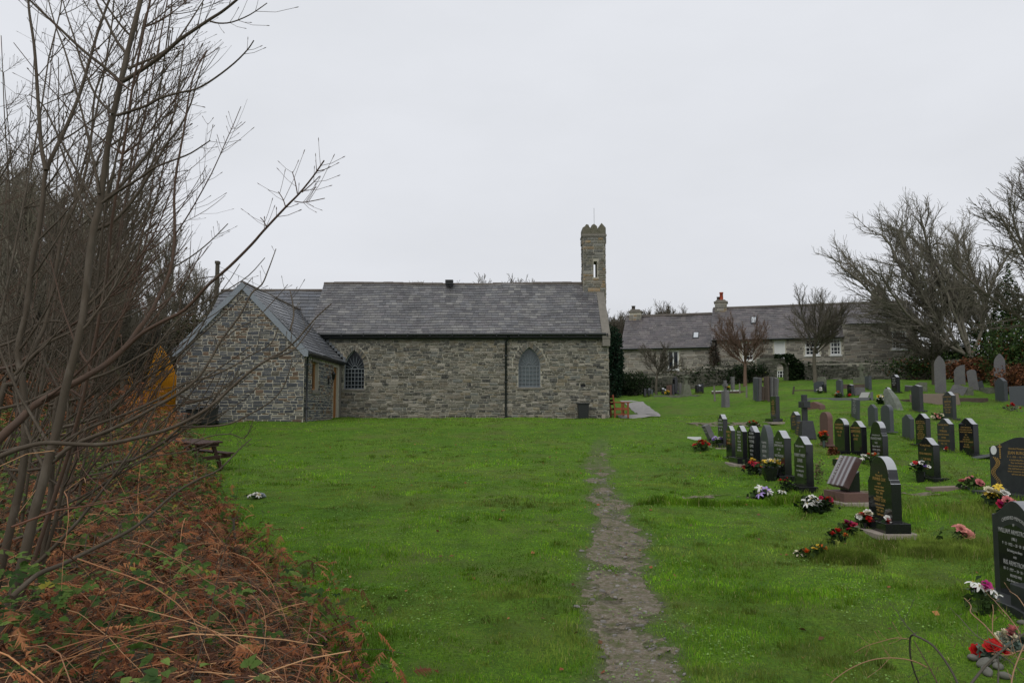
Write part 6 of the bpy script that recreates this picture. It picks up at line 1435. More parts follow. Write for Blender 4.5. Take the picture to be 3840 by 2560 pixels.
# wooden posts
for (px, b_, t_, lb, ln) in ((2681, 1503, 1447, 'tallest thin wooden post on the lawn left of the edge-on cross', 3), (2775, 1478, 1438, 'thin pale wooden post right of the white-edged grave', 2), (2800, 1489, 1447, 'thin wooden post left of the slate cluster', 0), (2974, 1477, 1449, 'short dark post leaning at the end of the mossy kerb', 8)):
    p = hit(px, b_); rt = thing('wooden_post', p, lb, 'post', None, 0, (0, R(ln if px > 2900 else -ln))); hh = (b_-t_)/FL*p.y
    mb = MB(); mb.tube([(0, 0, -.1), (0, 0, hh*.5), (.01, 0, hh)], [.05, .047, .042], 7); mb.build('post', M['dress'] if px < 2900 else M['barkd'], rt)
    mb = MB(); mb.tube([(.01, 0, hh-.01), (.01, 0, hh+.02)], [.044, .02], 7); mb.build('post_top', M['mossstone'], rt)
# striped book memorial with rows of letters
q, Yn = place(3172, 1895, .5); q = q+Vector((.03, .05, 0)); q.z = tz(q.x, q.y)
bk = thing('book_memorial', q, 'slanting red-brown striped granite tablet with big raised letters on a black pedestal', 'memorial', None, R(-84))
mb = MB(); mb.box((0, 0, .0), (.80, .52, .10)); mb.build('foundation', M['concrete'], bk, bevel=.008)
mb = MB(); mb.box((0, 0, .12), (.68, .42, .14)); mb.build('plinth', M['redstone'], bk, bevel=.006)
mb = MB(); mb.prism([[(-.02, .19), (.16, .19), (.16, .52), (.07, .46), (-.02, .28)]], lambda u, v, t: (t, u, v), -.15, .15); mb.build('pedestal', M['granite'], bk, bevel=.005, recalc=True)
sm = bpy.data.materials.new('striped_granite'); sm.use_nodes = True; t_ = sm.node_tree; bb = t_.nodes['Principled BSDF']; bb.inputs['Roughness'].default_value = .3
tcn = t_.nodes.new('ShaderNodeTexCoord'); wv = t_.nodes.new('ShaderNodeTexWave'); wv.bands_direction = 'X'; wv.inputs['Scale'].default_value = 2.1; wv.inputs['Distortion'].default_value = 1.2; wv.inputs['Detail'].default_value = 3
t_.links.new(tcn.outputs['Object'], wv.inputs[0]); rr = t_.nodes.new('ShaderNodeValToRGB'); rr.color_ramp.elements[0].position = .3; rr.color_ramp.elements[0].color = (.055, .024, .022, 1); rr.color_ramp.elements[1].position = .85; rr.color_ramp.elements[1].color = (.24, .23, .24, 1)
t_.links.new(wv.outputs['Fac'], rr.inputs[0]); t_.links.new(rr.outputs[0], bb.inputs['Base Color'])
ms_ = Matrix.Rotation(R(-28), 3, 'X')     # slab leans back
mb = MB(); cen = Vector((0, -.02, .50)); mb.box(cen, (.54, .11, .52), None, ms_); slab = mb.build('tablet', sm, bk, bevel=.006)
lt = MB(); base_ = cen+ms_ @ Vector((-.19, -.058, -.14))
for i_, ch in enumerate('HABUDENE'):
    cu = bpy.data.curves.new('t', 'FONT'); cu.body = ch; cu.size = .10; cu.extrude = .003; cu.align_x = 'CENTER'; o = bpy.data.objects.new('t', cu); me = bpy.data.meshes.new_from_object(o); bpy.data.objects.remove(o)
    vs = [base_+ms_ @ Vector((-v.co.y*1.1+.06, -v.co.z, v.co.x*.55+i_*.052)) for v in me.vertices]; lt.add(vs, [tuple(p.vertices) for p in me.polygons])
lt.build('lettering', M['silver'], bk)
# flat marker slabs and small things
p = hit(3705, 1722); rt = thing('grave_slab', (p.x+.2, p.y+.2, p.z), 'slanting blue-grey slab lying in the grass left of the wavy-topped headstone', 'grave slab', None, R(-60), (R(-10), R(-12)))
mb = MB(); mb.box((.1, 0, .02), (.8, .6, .07)); mb.build('slab', M['greykerb'], rt, bevel=.006)
p = hit(3560, 1850); rt = thing('grave_slab', (p.x, p.y+.1, p.z), 'pale sandstone wedge lying by the pink roses', 'grave slab', None, R(8))
mb = MB(); mb.prism([[(-.32, -.05), (.38, -.05), (.38, .12), (-.32, .10)]], lambda u, v, t: (u, t, v), -.1, .12); mb.build('slab', M['tan'], rt, bevel=.01, recalc=True)
p = hit(3153, 1745); rt = thing('flower_vase', (p.x, p.y+.1, p.z), 'square black granite vase block with a gold lid alone on the grass', 'vase', None, R(-84))
mb = MB(); mb.box((0, 0, .06), (.22, .20, .16)); mb.build('block', M['granite'], rt, bevel=.004)
mb = MB(); mb.tube([(0, 0, .14), (0, 0, .155), (0, 0, .165)], [.07, .07, .03], 12); mb.build('lid', M['gold'], rt)
p = hit(2604, 1649); rt = thing('planter', p, 'white rectangular plastic trough lying on the lawn left of the front row', 'trough', None, R(-20))
mb = MB(); s_ = .19
for (x0, x1, y0, y1, z0_, z1_) in ((-s_, s_, -.07, -.055, 0, .09), (-s_, s_, .055, .07, 0, .09), (-s_, -s_+.015, -.055, .055, 0, .09), (s_-.015, s_, -.055, .055, 0, .09), (-s_, s_, -.055, .055, 0, .015)): mb.cbox(x0, x1, y0, y1, z0_, z1_)
mb.build('trough', M['white'], rt); mb = MB(); mb.cbox(-s_+.015, s_-.015, -.055, .055, .015, .07); mb.build('soil', M['brownkerb'], rt)
# bare soil patches at the rows
def soilpatch(px0, px1, py, d, seed, label):
    a = hit(px0, py); b = hit(px1, py); g2 = random.Random(seed); L = b.x-a.x; V_ = []; n = 26
    mb = MB(); ny_ = 7
    for i in range(n+1):
        for j in range(ny_): x = a.x+L*i/n; y = a.y+(b.y-a.y)*i/n+d*(j/(ny_-1)-.2)*(1+.5*fbm(x*3, j, 2)); V_.append((x, y, gz(x, y)+.010+.03*fbm(x*6, y*6, 2)*math.sin(math.pi*j/(ny_-1))))
    F_ = [(i*ny_+j, (i+1)*ny_+j, (i+1)*ny_+j+1, i*ny_+j+1) for i in range(n) for j in range(ny_-1) if fbm(V_[i*ny_+j][0]*4, V_[i*ny_+j][1]*6, 3) > .40]
    mb.add(V_, F_, None, True); o = mb.build('soil_patch', pm); tag(o, kind='structure')
soilpatch(2590, 2860, 1598, 1.0, 1, ''); soilpatch(2560, 2840, 1868, .18, 2, ''); soilpatch(3215, 3290, 1863, .22, 3, ''); soilpatch(3375, 3530, 1862, .22, 4, '')

# ------------------------------------------------------------------ flowers
_bl = {}
COL = dict(red=(.45, .012, .010), orange=(.62, .11, .015), crimson=(.38, .012, .05), pink=(.62, .20, .20), salmon=(.66, .27, .22), magenta=(.50, .035, .22), white=(.80, .79, .74), cream=(.66, .60, .42), yellow=(.72, .50, .05), lilac=(.40, .30, .62), lime=(.50, .55, .14), purple=(.10, .05, .22), rust=(.20, .06, .04))
def bloom(kind, col):
    if (kind, col) in _bl: return _bl[(kind, col)]
    V_ = []; F_ = []; C_ = []; g2 = random.Random(hash(kind) % 97+3); c0 = np.array(COL[col])
    def petal(a, r0, L, w, up, curl, cc):
        f = Vector((math.cos(a), math.sin(a), 0)); s_ = Vector((-math.sin(a), math.cos(a), 0)); z = Vector((0, 0, 1)); b = len(V_)
        for i in range(4):
            t = i/3; p = f*(r0+L*t*math.cos(up*(1-curl*t)))+z*(L*t*math.sin(up*(1-curl*t))); ww = w*math.sin(math.pi*(.12+.76*t))
            V_.extend([p-s_*ww, p+z*(-.06*L), p+s_*ww])
        for i in range(3):
            for j in range(2): q = b+i*3+j; F_.append((q, q+1, q+4, q+3)); C_.append(cc*g2.uniform(.75, 1.12))
    if kind == 'rose':
        for ring, (n, r0, L, w, up) in enumerate([(7, .05, .95, .42, .35), (6, .05, .75, .36, .85), (5, .02, .6, .28, 1.2), (3, 0, .5, .2, 1.45)]):
            for k in range(n): petal(6.283*k/n+ring*.4, r0, L, w, up+g2.uniform(-.1, .1), .3, c0*(1-.10*ring))
    elif kind == 'star':
        for k in range(6): petal(6.283*k/6+g2.uniform(-.1, .1), 0, 1.15, .25, .45, 1.6, c0)
        for k in range(5): petal(1.25*k, 0, .45, .05, 1.2, .2, np.array((.5, .4, .1)))
    elif kind == 'pansy':
        for k in range(5): petal(6.283*k/5, .1, .8, .45, .25, .5, c0)
        for k in range(5): petal(6.283*k/5+.3, 0, .3, .12, .6, .3, np.array((.05, .02, .06)))
    else:                       # shaggy: carnation / chrysanthemum
        for k in range(34): petal(g2.uniform(0, 6.28), 0, g2.uniform(.6, 1.0), .16, g2.uniform(.1, 1.5), .2, c0)
    me = rawmesh('bloom', [tuple(v) for v in V_], F_, 4, M['petal'], np.array(C_)); _bl[(kind, col)] = me; return me
def bunch(label, px, py, w, h_, cols, kinds, n, size, leaf=True, pot=None, cat='flowers', name='flower_bunch', seed=None, base=.0, lc=GREEN, off=(0, 0), nl=None):
    """spray of blooms; w,h_ in photo px, centre of its foot at px,py"""
    g2 = random.Random(seed or int(px*7+py)); p = hit(px, py); p = Vector((p.x+off[0], p.y+off[1], 0)); p.z = tz(p.x, p.y)+base
    k_ = p.y/FL; Wm, Hm = w*k_, h_*k_; rt = thing(name, p, label, cat)
    z0_ = 0
    if pot == 'bowl':
        mb = MB(); mb.tube([(0, 0, 0), (0, 0, .02), (0, 0, Hm*.55), (0, 0, Hm*.6)], [Wm*.30, Wm*.33, Wm*.52, Wm*.54], 6, smooth) if False else mb.tube([(0, 0, 0), (0, 0, .02), (0, 0, Hm*.55), (0, 0, Hm*.6)], [Wm*.30, Wm*.33, Wm*.52, Wm*.54], 6); o = mb.build('bowl', M['granite'], rt); z0_ = Hm*.6
    elif pot == 'pot':
        mb = MB(); mb.tube([(0, 0, 0), (0, 0, Hm*.42), (0, 0, Hm*.45)], [Wm*.22, Wm*.28, Wm*.30], 12); mb.build('pot', M['granite'], rt); z0_ = Hm*.45
    elif pot == 'trough':
        mb = MB(); mb.box((0, 0, Hm*.22), (Wm*.55, Wm*.9, Hm*.44)); mb.build('trough', M['granite'], rt, bevel=.005); z0_ = Hm*.44
    elif pot == 'vase':
        mb = MB(); mb.tube([(0, 0, 0), (0, 0, Hm*.2), (0, 0, Hm*.42)], [Wm*.12, Wm*.16, Wm*.2], 10); mb.build('vase', M['glassp'], rt); z0_ = Hm*.42
    tops = []
    for k in range(n):
        a = g2.uniform(0, 6.28); r_ = math.sqrt(g2.random())*.5; x = math.cos(a)*r_*Wm; y = math.sin(a)*r_*Wm*.7; z = z0_+(Hm-z0_)*(.45+.5*(1-(2*r_)**2)*g2.uniform(.6, 1)+g2.uniform(-.08, .08)); z = max(z, .02)
        c_ = cols[k % len(cols)]; kd = kinds[k % len(kinds)]; o = link('bloom', bloom(kd, c_), rt, (x, y, z)); s_ = size*k_*g2.uniform(.95, 1.4); o.scale = (s_, s_, s_)
        o.rotation_euler = (g2.uniform(.2, 1.1), g2.uniform(-.5, .5), 0) if g2.random() < .7 else (g2.uniform(-.3, .5), g2.uniform(-.6, .6), g2.uniform(0, 6)); tops.append(Vector((x, y, z)))
    mb = MB()
    for t in tops: mb.tube([(t.x*.25, t.y*.25, max(z0_-.02, 0)), t*.6+Vector((0, 0, z0_*.3)), t], [.003, .0025, .002], 3, cap=False)
    mb.build('stems', M['moss_stem'], rt)
    if leaf:
        N = nl or int(20+n*9); P = nr.randn(N, 3)*np.array([Wm*.24, Wm*.18, (Hm-z0_)*.22])+np.array([0, 0, z0_+(Hm-z0_)*.38]); P[:, 2] = np.maximum(P[:, 2], .01)
        P = P+np.array(woff(rt)); leafcloud('leaves', P, 0, max(.03, size*k_*1.5), lc, M['leaf'], rt, jit=.9)
    return rt
M['moss_stem'] = mat('green_stem', (.04, .07, .02), .7)
bunch('red carnation spray lying on the grass against the slanted tablet', 2632, 1690, 68, 46, ['red', 'red', 'orange'], ['mum', 'rose'], 11, 8, base=-.02)
bunch('trough of white and purple pansies before the farthest black stone of the front row', 2693, 1684, 52, 46, ['white', 'purple', 'lilac', 'white'], ['pansy'], 18, 6.5, pot='trough', cat='planter', name='flower_trough')
bunch('red poinsettia spray with a yellow flower between two front row stones', 2822, 1778, 72, 62, ['red', 'red', 'crimson', 'yellow'], ['star', 'mum'], 13, 9, lc=DKG)
bunch('black bowl of yellow pansies before the silver-lettered headstone', 2892, 1806, 66, 88, ['yellow', 'yellow', 'cream'], ['pansy', 'mum'], 15, 8, pot='bowl', cat='planter', name='flower_bowl')
bunch('dark holly wreath with a few red berries left of the nearest front row stone', 2952, 1842, 78, 56, ['red'], ['mum'], 5, 6, lc=DKG, nl=260, name='wreath', cat='wreath')
bunch('white and lilac paper-like flowers on a small grass hump left of the dark wreath', 2858, 1868, 70, 40, ['white', 'lilac', 'lilac', 'white'], ['star'], 6, 15)
bunch('single white crumpled flower on the grass between lilac flowers and the front row', 2932, 1856, 20, 18, ['white'], ['star'], 2, 10)
bunch('white poinsettias with red berries left of the striped book memorial', 3042, 1922, 80, 62, ['white'], ['star', 'star', 'rose'], 11, 16, lc=DKG)
bunch('red and orange flowers in dark greenery touching the striped book memorial', 3092, 1925, 66, 72, ['red', 'orange', 'crimson', 'red'], ['rose', 'mum'], 8, 9, lc=DKG, nl=260)
bunch('cream and red roses in a small dark pot left of the gold-lettered large black stone', 3243, 1990, 58, 70, ['cream', 'white', 'red', 'cream'], ['rose'], 8, 14, pot='pot')
bunch('white carnations and one red flower on the plinth of the large gold-lettered stone', 3312, 1998, 60, 66, ['white', 'white', 'red', 'white'], ['mum', 'rose'], 8, 14, lc=DKG, off=(0, -.22), base=.02)
bunch('crimson silk flowers lying left of the large gold-lettered black headstone', 3182, 2010, 62, 62, ['crimson', 'crimson', 'magenta'], ['rose', 'mum'], 8, 13, lc=GREEN)
bunch('scattered scarlet carnations in dark leaves in front of the crimson flowers', 3135, 2030, 72, 46, ['red', 'red', 'orange'], ['mum'], 4, 12, lc=DKG, nl=110)
bunch('large lime green carnation on the tangled grass hump', 3122, 2075, 30, 60, ['lime'], ['mum'], 1, 21, nl=30)
bunch('yellow chrysanthemums and a coral flower left of the lime green carnation', 3068, 2092, 62, 60, ['yellow', 'orange', 'cream', 'yellow'], ['mum', 'rose'], 5, 13)
bunch('orange flower with a cream star lily, leftmost of the flowers on the grass hump', 3012, 2088, 40, 36, ['orange', 'cream'], ['mum', 'star'], 2, 15, nl=20)
bunch('three faded pink silk flowers in the long grass left of the big right-hand headstone', 3588, 2040, 100, 66, ['salmon', 'pink', 'salmon'], ['rose', 'star', 'rose'], 3, 19, nl=24)
bunch('pale pink roses in a glass vase beside the sandstone wedge', 3642, 1852, 74, 62, ['pink', 'salmon', 'pink'], ['rose'], 6, 14, pot='vase')
bunch('yellow and white daffodil-like silk flowers above the pink ones behind the right-hand headstone', 3800, 1945, 90, 118, ['yellow', 'cream', 'yellow', 'white'], ['star', 'rose'], 11, 17, off=(0, .35), lc=DKG)
bunch('bright pink silk flowers below the yellow ones behind the right-hand headstone', 3815, 1965, 84, 88, ['magenta', 'pink', 'crimson'], ['rose'], 9, 18, off=(0, .15), lc=DKG)
bunch('white lilies and magenta flowers on green stems at the foot of the big right-hand headstone', 3682, 2308, 130, 150, ['white', 'magenta', 'white', 'magenta', 'magenta'], ['star', 'rose', 'star', 'rose', 'rose'], 8, 19, nl=90)
bunch('pot of red, white and dark pansies before the tall gold-lettered headstone', 3452, 1806, 62, 84, ['white', 'red', 'crimson', 'purple', 'white'], ['pansy'], 15, 9, pot='pot', lc=DKG)
bunch('orange-red flowers in a clear vase left of the brown headstone', 3077, 1672, 34, 58, ['orange', 'red'], ['mum', 'rose'], 10, 8, pot='vase', off=(0, -.25))
bunch('rusty withered heather against the plinth of the faint-lettered arched stone', 3126, 1708, 40, 34, ['rust'], ['mum'], 4, 7, lc=BRK, nl=140)
bunch('white daisies and green stems before the peaked stone with dim gold letters', 3247, 1738, 44, 42, ['white'], ['star'], 6, 6)
bunch('straw basket and red flowers at the foot of the shouldered silver-lettered stone', 3272, 1748, 40, 50, ['red', 'orange', 'cream'], ['mum'], 5, 7, pot='pot')
bunch('small red and white plastic flower lying on the grass right of the vase block', 3202, 1748, 16, 20, ['red', 'white'], ['star'], 2, 8, nl=8)
bunch('cream roses left of the peaked headstone with a gold patch', 3520, 1580, 44, 34, ['cream', 'salmon', 'cream'], ['rose'], 6, 8)
bunch('low red flowers lying on the bare soil left of the gold-covered headstone', 2822, 1602, 44, 26, ['red', 'red', 'orange'], ['mum'], 8, 7)
bunch('yellow chrysanthemums before the small black stones by the wall', 2502, 1484, 20, 18, ['yellow'], ['mum'], 6, 5)
bunch('yellow flower on the white-edged kerbed grave', 2741, 1466, 16, 16, ['yellow', 'orange'], ['mum'], 4, 5, off=(0, .8))
bunch('white flowers leaning on the dark headstone by the spreading tree', 3074, 1474, 16, 22, ['white'], ['rose'], 5, 6)
bunch('orange and white flowers before the grey emblem headstone', 3139, 1490, 26, 22, ['orange', 'white', 'cream'], ['mum'], 6, 6, off=(0, -.2))
bunch('red glass lantern and white flower left of the short black headstone', 3180, 1490, 14, 16, ['red', 'white'], ['rose'], 2, 5)
bunch('wreath of white and yellow flowers beside the rough standing stone', 3302, 1518, 30, 42, ['white', 'yellow', 'white'], ['star', 'rose'], 7, 7, lc=DKG, nl=120, name='wreath', cat='wreath')
bunch('red spray with grey frosted foliage before the broad flat stone at the right edge', 3795, 1546, 76, 34, ['red', 'red', 'rust'], ['mum'], 6, 7, lc=[(.12, .14, .10), (.2, .2, .14)])
bunch('single red flower at the left foot of the dull black headstone', 3534, 1698, 14, 24, ['red', 'white'], ['rose'], 3, 6, nl=10, off=(0, -.2))
bunch('yellow-green plant growing over the tops of the slate cluster', 2888, 1500, 26, 100, ['lime'], ['mum'], 5, 6, lc=[(.14, .18, .04), (.10, .14, .03), (.2, .22, .06)], nl=150, pot=None, off=(0, .6), cat='plant', name='plant')
bunch('withered yellow-green garden plant standing right of the nearest front row stone', 3070, 1812, 40, 96, ['rust'], ['mum'], 1, 6, lc=[(.12, .13, .06), (.10, .12, .05), (.16, .13, .07)], nl=150, cat='plant', name='plant')
bunch('small wilted white flowers and wrapping lying alone on the left lawn', 955, 1868, 60, 20, ['white', 'cream', 'white'], ['star', 'rose'], 7, 8, nl=60)
p = hit(975, 1866); rt = thing('plastic_wrap', p, 'crumpled grey-white plastic wrapping beside the wilted flowers on the left lawn', 'litter')
mb = MB(); mb.tube([(-.10, 0, .02), (-.05, .01, .045), (0, 0, .05), (.06, 0, .04), (.10, .01, .02)], [.01, .035, .045, .04, .01], 7); o = mb.build('wrapping', M['fascia'], rt)
# shepherd's hook lantern
p = hit(3632, 1842); rt = thing('lantern_hook', p, 'thin dark wire shepherd hook with a small lantern by the pale pink roses', 'lantern'); k_ = p.y/FL
mb = MB(); H_ = 75*k_; mb.tube([(0, 0, -.05), (0, 0, H_), (.02, 0, H_+.01), (24*k_, 0, H_-.01), (27*k_, 0, H_-9*k_), (31*k_, 0, H_-12*k_), (34*k_, 0, H_-5*k_)], .004, 5); mb.build('hook', M['gutter'], rt)
mb = MB(); xx = 33*k_; 
for (a, b) in ((-.03, -.03), (.03, -.03), (.03, .03), (-.03, .03)): mb.bar((xx+a, b, 12*k_), (xx+a, b, 44*k_), .006)
mb.cbox(xx-.04, xx+.04, -.04, .04, 10*k_, 12*k_); mb.cbox(xx-.035, xx+.035, -.035, .035, 44*k_, 47*k_); mb.build('lantern', M['gutter'], rt)

# ------------------------------------------------------------------ bench, bin, picnic table, odds and ends
bx = aD(1406, 940, 35.6).x; bz = tz(bx+.3, 35.8); rt = thing('wooden_bench', (bx, 35.15, bz), 'orange-brown wooden garden bench, seen end-on against the right end wall of the church', 'bench')
mb = MB()
for y in (0, 1.45): 
    mb.bar((.62, y, 0), (.62, y, .64), .07)
    mb.bar((.06, y, 0), (.06, y, .42), .07); mb.bar((.06, y, .42), (-.02, y, .98), .06)
mb.build('leg', M['bench'], rt, bevel=.005)
mb = MB()
for k in range(4): mb.cbox(.13+k*.13, .24+k*.13, -.03, 1.48, .40-.0, .43)
mb.cbox(.05, .66, -.04, .03, .33, .40); mb.cbox(.05, .66, 1.42, 1.49, .33, .40); mb.build('seat', M['bench'], rt, bevel=.004)
mb = MB()
for k in range(3): mb.cbox(.0-k*.022, .03-k*.022, .03, 1.42, .55+k*.15, .64+k*.15)
mb.build('backrest', M['bench'], rt, bevel=.004)
mb = MB()
for y in (0, 1.45): mb.cbox(-.0, .70, y-.05, y+.05, .64, .68); mb.cbox(.1, .6, y-.02, y+.02, .12, .17)
mb.cbox(.33, .38, -.02, .02, .17, .64); mb.build('armrest', M['bench'], rt, bevel=.005)
p = aD(1339.5, 958, 34.35); rt = thing('compost_bin', (p.x, 34.35, tz(p.x, 34.35)), 'black square plastic bin with a wider lid against the church wall', 'bin')
mb = MB(); mb.prism([[(-.19, 0), (.19, 0), (.23, .60), (-.23, .60)]], lambda u, v, t: (u, t*(1+.2*v), v), -.19, .19); mb.build('body', M['black'], rt, bevel=.01, recalc=True)
mb = MB(); mb.box((0, 0, .63), (.54, .50, .06)); mb.build('lid', M['black'], rt, bevel=.015)
p = aD(1386, 958, 34.5); rt = thing('concrete_block', (p.x, 34.5, tz(p.x, 34.5)), 'small pale concrete block on the grass by the church corner', 'block'); mb = MB(); mb.box((0, 0, .08), (.16, .14, .18)); mb.build('block', M['concrete'], rt, bevel=.01)
rt = thing('notice_board', (xr+.10, 36.2, tz(xr, 36)), 'dark timber notice board fixed to the right end wall of the church, seen edge-on', 'notice board')
mb = MB(); mb.cbox(-.02, .03, -.5, .5, .5, 1.5); mb.build('board', M['gutter'], rt); mb = MB(); mb.cbox(.0, .05, -.55, -.5, 0, 1.6); mb.cbox(0, .05, .5, .55, 0, 1.6); mb.build('post', M['barkd'], rt)
mb = MB(); mb.cbox(.031, .035, -.3, -.1, 1.0, 1.3); mb.build('notice', M['white'], rt)
# picnic table
p = hit(800, 1778); rt = thing('picnic_table', (p.x-.12, p.y+.05, tz(p.x, p.y)+.03), 'old dark brown picnic table half sunk in the bracken at the left lawn edge', 'picnic table', None, R(62), (R(3), R(-3)))
rt.scale = (.85, .85, .88)
mb = MB()
for k in range(5): mb.box((-.30+k*.15, .80, .70), (.135, 1.75, .04), None)
mb.build('table_top', M['picnic'], rt, bevel=.004)
for s_ in (-1, 1):
    mb = MB()
    for k in range(2): mb.box((s_*(.55+k*.14), .80, .40), (.12, 1.75, .04))
    mb.build('seat', M['picnic'], rt, bevel=.004)
for y in (.12, 1.45):
    for s_ in (-1, 1):
        mb = MB(); mb.bar((s_*.20, y, .68), (s_*.52, y, 0), .045, .095); mb.build('leg', M['picnic'], rt, bevel=.004)
    mb = MB(); mb.cbox(-.76, .76, y-.07, y-.025, .29, .38); mb.cbox(-.36, .36, y-.07, y-.025, .59, .68); mb.build('cross_beam', M['picnic'], rt, bevel=.012)
# utility pole with stay wire
p = aD(500, 600, 40); rt = thing('utility_pole', (p.x, 40, tz(p.x, 40)), 'dark wooden utility pole with a stay wire behind the annexe gable', 'utility pole'); zt_ = aD(506, 601, 40).z-tz(p.x, 40)
mb = MB(); mb.tube([(0, 0, -.2), (0, 0, zt_)], [.13, .10], 9); mb.build('pole', M['barkd'], rt)
mb = MB(); mb.tube([(0, 0, zt_-.2), (1.6, 0, zt_-.95), (2.6, 0, zt_-1.45)], .010, 4); mb.tube([(0, 0, zt_-.3), (.9, .1, zt_-1.3), (1.5, .1, zt_-2.0)], .010, 4); mb.build('stay_wire', M['gutter'], rt)
mb = MB(); mb.cbox(-.09, .09, -.14, .14, zt_-.12, zt_+.02); mb.build('pole_cap', M['barkd'], rt)
# ochre canvas bell tent
Yt = 31.0; p = aD(346, 938, Yt); rt = thing('canvas_tent', (p.x, Yt, tz(p.x, Yt)-.1), 'bright ochre canvas tent with a rounded peak seen through the thicket left of the annexe', 'tent')
zpk = aD(340, 783, Yt).z-(tz(p.x, Yt)-.1); w_ = (404-278)/1898*Yt/2
prof = [(1.0, 0), (1.0, .18), (.97, .36), (.88, .52), (.72, .68), (.48, .84), (.24, .95), (.06, 1.0)]
vs = []; n = 28
for (r_, h_) in prof:
    for k in range(n): a = 6.283*k/n; f = 1-.035*(k % 4 == 0)+.012*math.sin(k*2.3); vs.append((r_*w_*f*math.cos(a), r_*w_*.9*f*math.sin(a), h_*zpk))
fs = [(i*n+k, i*n+(k+1) % n, (i+1)*n+(k+1) % n, (i+1)*n+k) for i in range(len(prof)-1) for k in range(n)]+[tuple((len(prof)-1)*n+k for k in range(n))]
mb = MB(); mb.add(vs, fs, None, True); mb.build('canvas', M['orange'], rt)
mb = MB()
for k in range(0, n, 4): mb.tube([Vector(vs[i*n+k])*1.004 for i in range(len(prof))], .012, 4)
mb.build('seam', M['orange'], rt)
mb = MB(); mb.tube([(0, 0, zpk-.05), (0, 0, zpk+.15)], .02, 6); mb.build('pole', M['barkd'], rt)
# dark bins / sacks by the annexe corner
for (px, w_, hh, lb) in ((447, .50, .56, 'left black wheeled bin in the shade of the annexe corner'), (480, .54, .60, 'right black wheeled bin in the shade of the annexe corner')):
    p = aD(px, 960, 27.7); rt = thing('wheeled_bin', (p.x, 27.7, tz(p.x, 27.7)), lb, 'bin', None, R(12))
    mb = MB(); mb.prism([[(-w_/2+.05, .06), (w_/2-.05, .06), (w_/2, hh), (-w_/2, hh)]], lambda u, v, t: (u, t*(.8+.25*v), v), -.24, .24); mb.build('body', M['black'], rt, bevel=.02, recalc=True)
    mb = MB(); mb.prism([[(-.3, hh), (.3, hh), (.22, hh+.08), (-.28, hh+.05)]], lambda u, v, t: (t, u, v), -w_/2-.02, w_/2+.02); mb.build('lid', M['black'], rt, bevel=.01, recalc=True)
    for s_ in (-1, 1): mb = MB(); mb.tube([(s_*(w_/2-.04), .2, .09), (s_*(w_/2+.02), .2, .09)], .09, 12); mb.build('wheel', M['gutter'], rt)
# cobbles, red flowers and dry bramble in the near right corner
g2 = random.Random(9)
M['cobble'] = mat('river_cobble', (.115, .112, .095), .8, .3, noise=(25, .6, (.17, .165, .14)), noise2=(12, .5, (.06, .065, .045)), bump=(40, .6, .006))
for k, (px, py, s_) in enumerate([(3648, 2480, .052), (3690, 2502, .062), (3728, 2488, .045), (3702, 2530, .052), (3745, 2512, .054), (3768, 2545, .05), (3832, 2340, .04)]):
    p = hit(px, py); rt = None; mb = MB(); vs = []; fs = []; n = 10
    for i in range(6):
        th = math.pi*i/5
        for j in range(n): a = 6.283*j/n; q = 1+.15*g2.uniform(-1, 1); vs.append((s_*math.sin(th)*math.cos(a)*q*1.1, s_*.8*math.sin(th)*math.sin(a)*q, s_*.55*math.cos(th)*q))
    fs = [(i*n+j, i*n+(j+1) % n, (i+1)*n+(j+1) % n, (i+1)*n+j) for i in range(5) for j in range(n)]; mb.add(vs, fs, None, True)
    o = mb.build('cobble', M['cobble']); o.location = p+Vector((0, 0, s_*.45)); o.rotation_euler = (g2.uniform(-.4, .4), g2.uniform(-.4, .4), g2.random()*6)
    md = o.modifiers.new('s', 'SUBSURF'); md.levels = 1; md.render_levels = 1
    tag(o, ['rounded brown-grey cobble, leftmost of the heap in the near right corner', 'largest grey cobble of the heap in the near right corner', 'dark cobble under the scarlet flowers in the near right corner', 'lowest cobble of the heap in the near right corner', 'cobble right of the largest one in the near right corner', 'cobble half under the dry brambles in the near right corner', 'single pale cobble at the right edge above the cobble heap'][k], 'stone', 'cobbles in the near right corner')
bunch('scarlet silk flowers lying on the cobbles in the near right corner', 3712, 2478, 100, 66, ['red'], ['rose', 'mum'], 5, 26, nl=30, lc=[(.10, .14, .11), (.07, .10, .07)])
bunch('faded cream and pink flowers with grey-green leaves among dry twigs in the near right corner', 3800, 2450, 110, 90, ['cream', 'pink', 'cream'], ['mum', 'rose'], 5, 20, nl=120, lc=[(.10, .14, .12), (.12, .15, .12), (.07, .10, .07)])
def twig(label, pts, Ys, r0, r1, bark, nsp=4, seed=1, fern=False):
    n = len(pts); P0 = [atY(a, b, Ys[0]+(Ys[1]-Ys[0])*i/(n-1)) for i, (a, b) in enumerate(pts)]; Q = []
    for i in range(n-1):
        for k in range(3):
            t = k/3; a, b, c, d = P0[max(i-1, 0)], P0[i], P0[i+1], P0[min(i+2, n-1)]; Q.append(.5*((2*b)+(c-a)*t+(2*a-5*b+4*c-d)*t*t+(3*b-a-3*c+d)*t*t*t))
    Q.append(P0[-1]); rt = thing('dry_stem', Q[0], label, 'dry stem'); m_ = len(Q)
    mb = MB(); mb.tube(Q, [r0+(r1-r0)*i/(m_-1) for i in range(m_)], 6); mb.build('stem', M[bark], rt, True)
    mb = MB(); spurs(mb, Q, r0, r1, random.Random(seed), nsp, (.02, .06)); 
    if len(mb.v): mb.build('twigs', M[bark], rt, True)
    return Q
M['straw'] = mat('straw_stem', (.26, .15, .08), .6, .3)
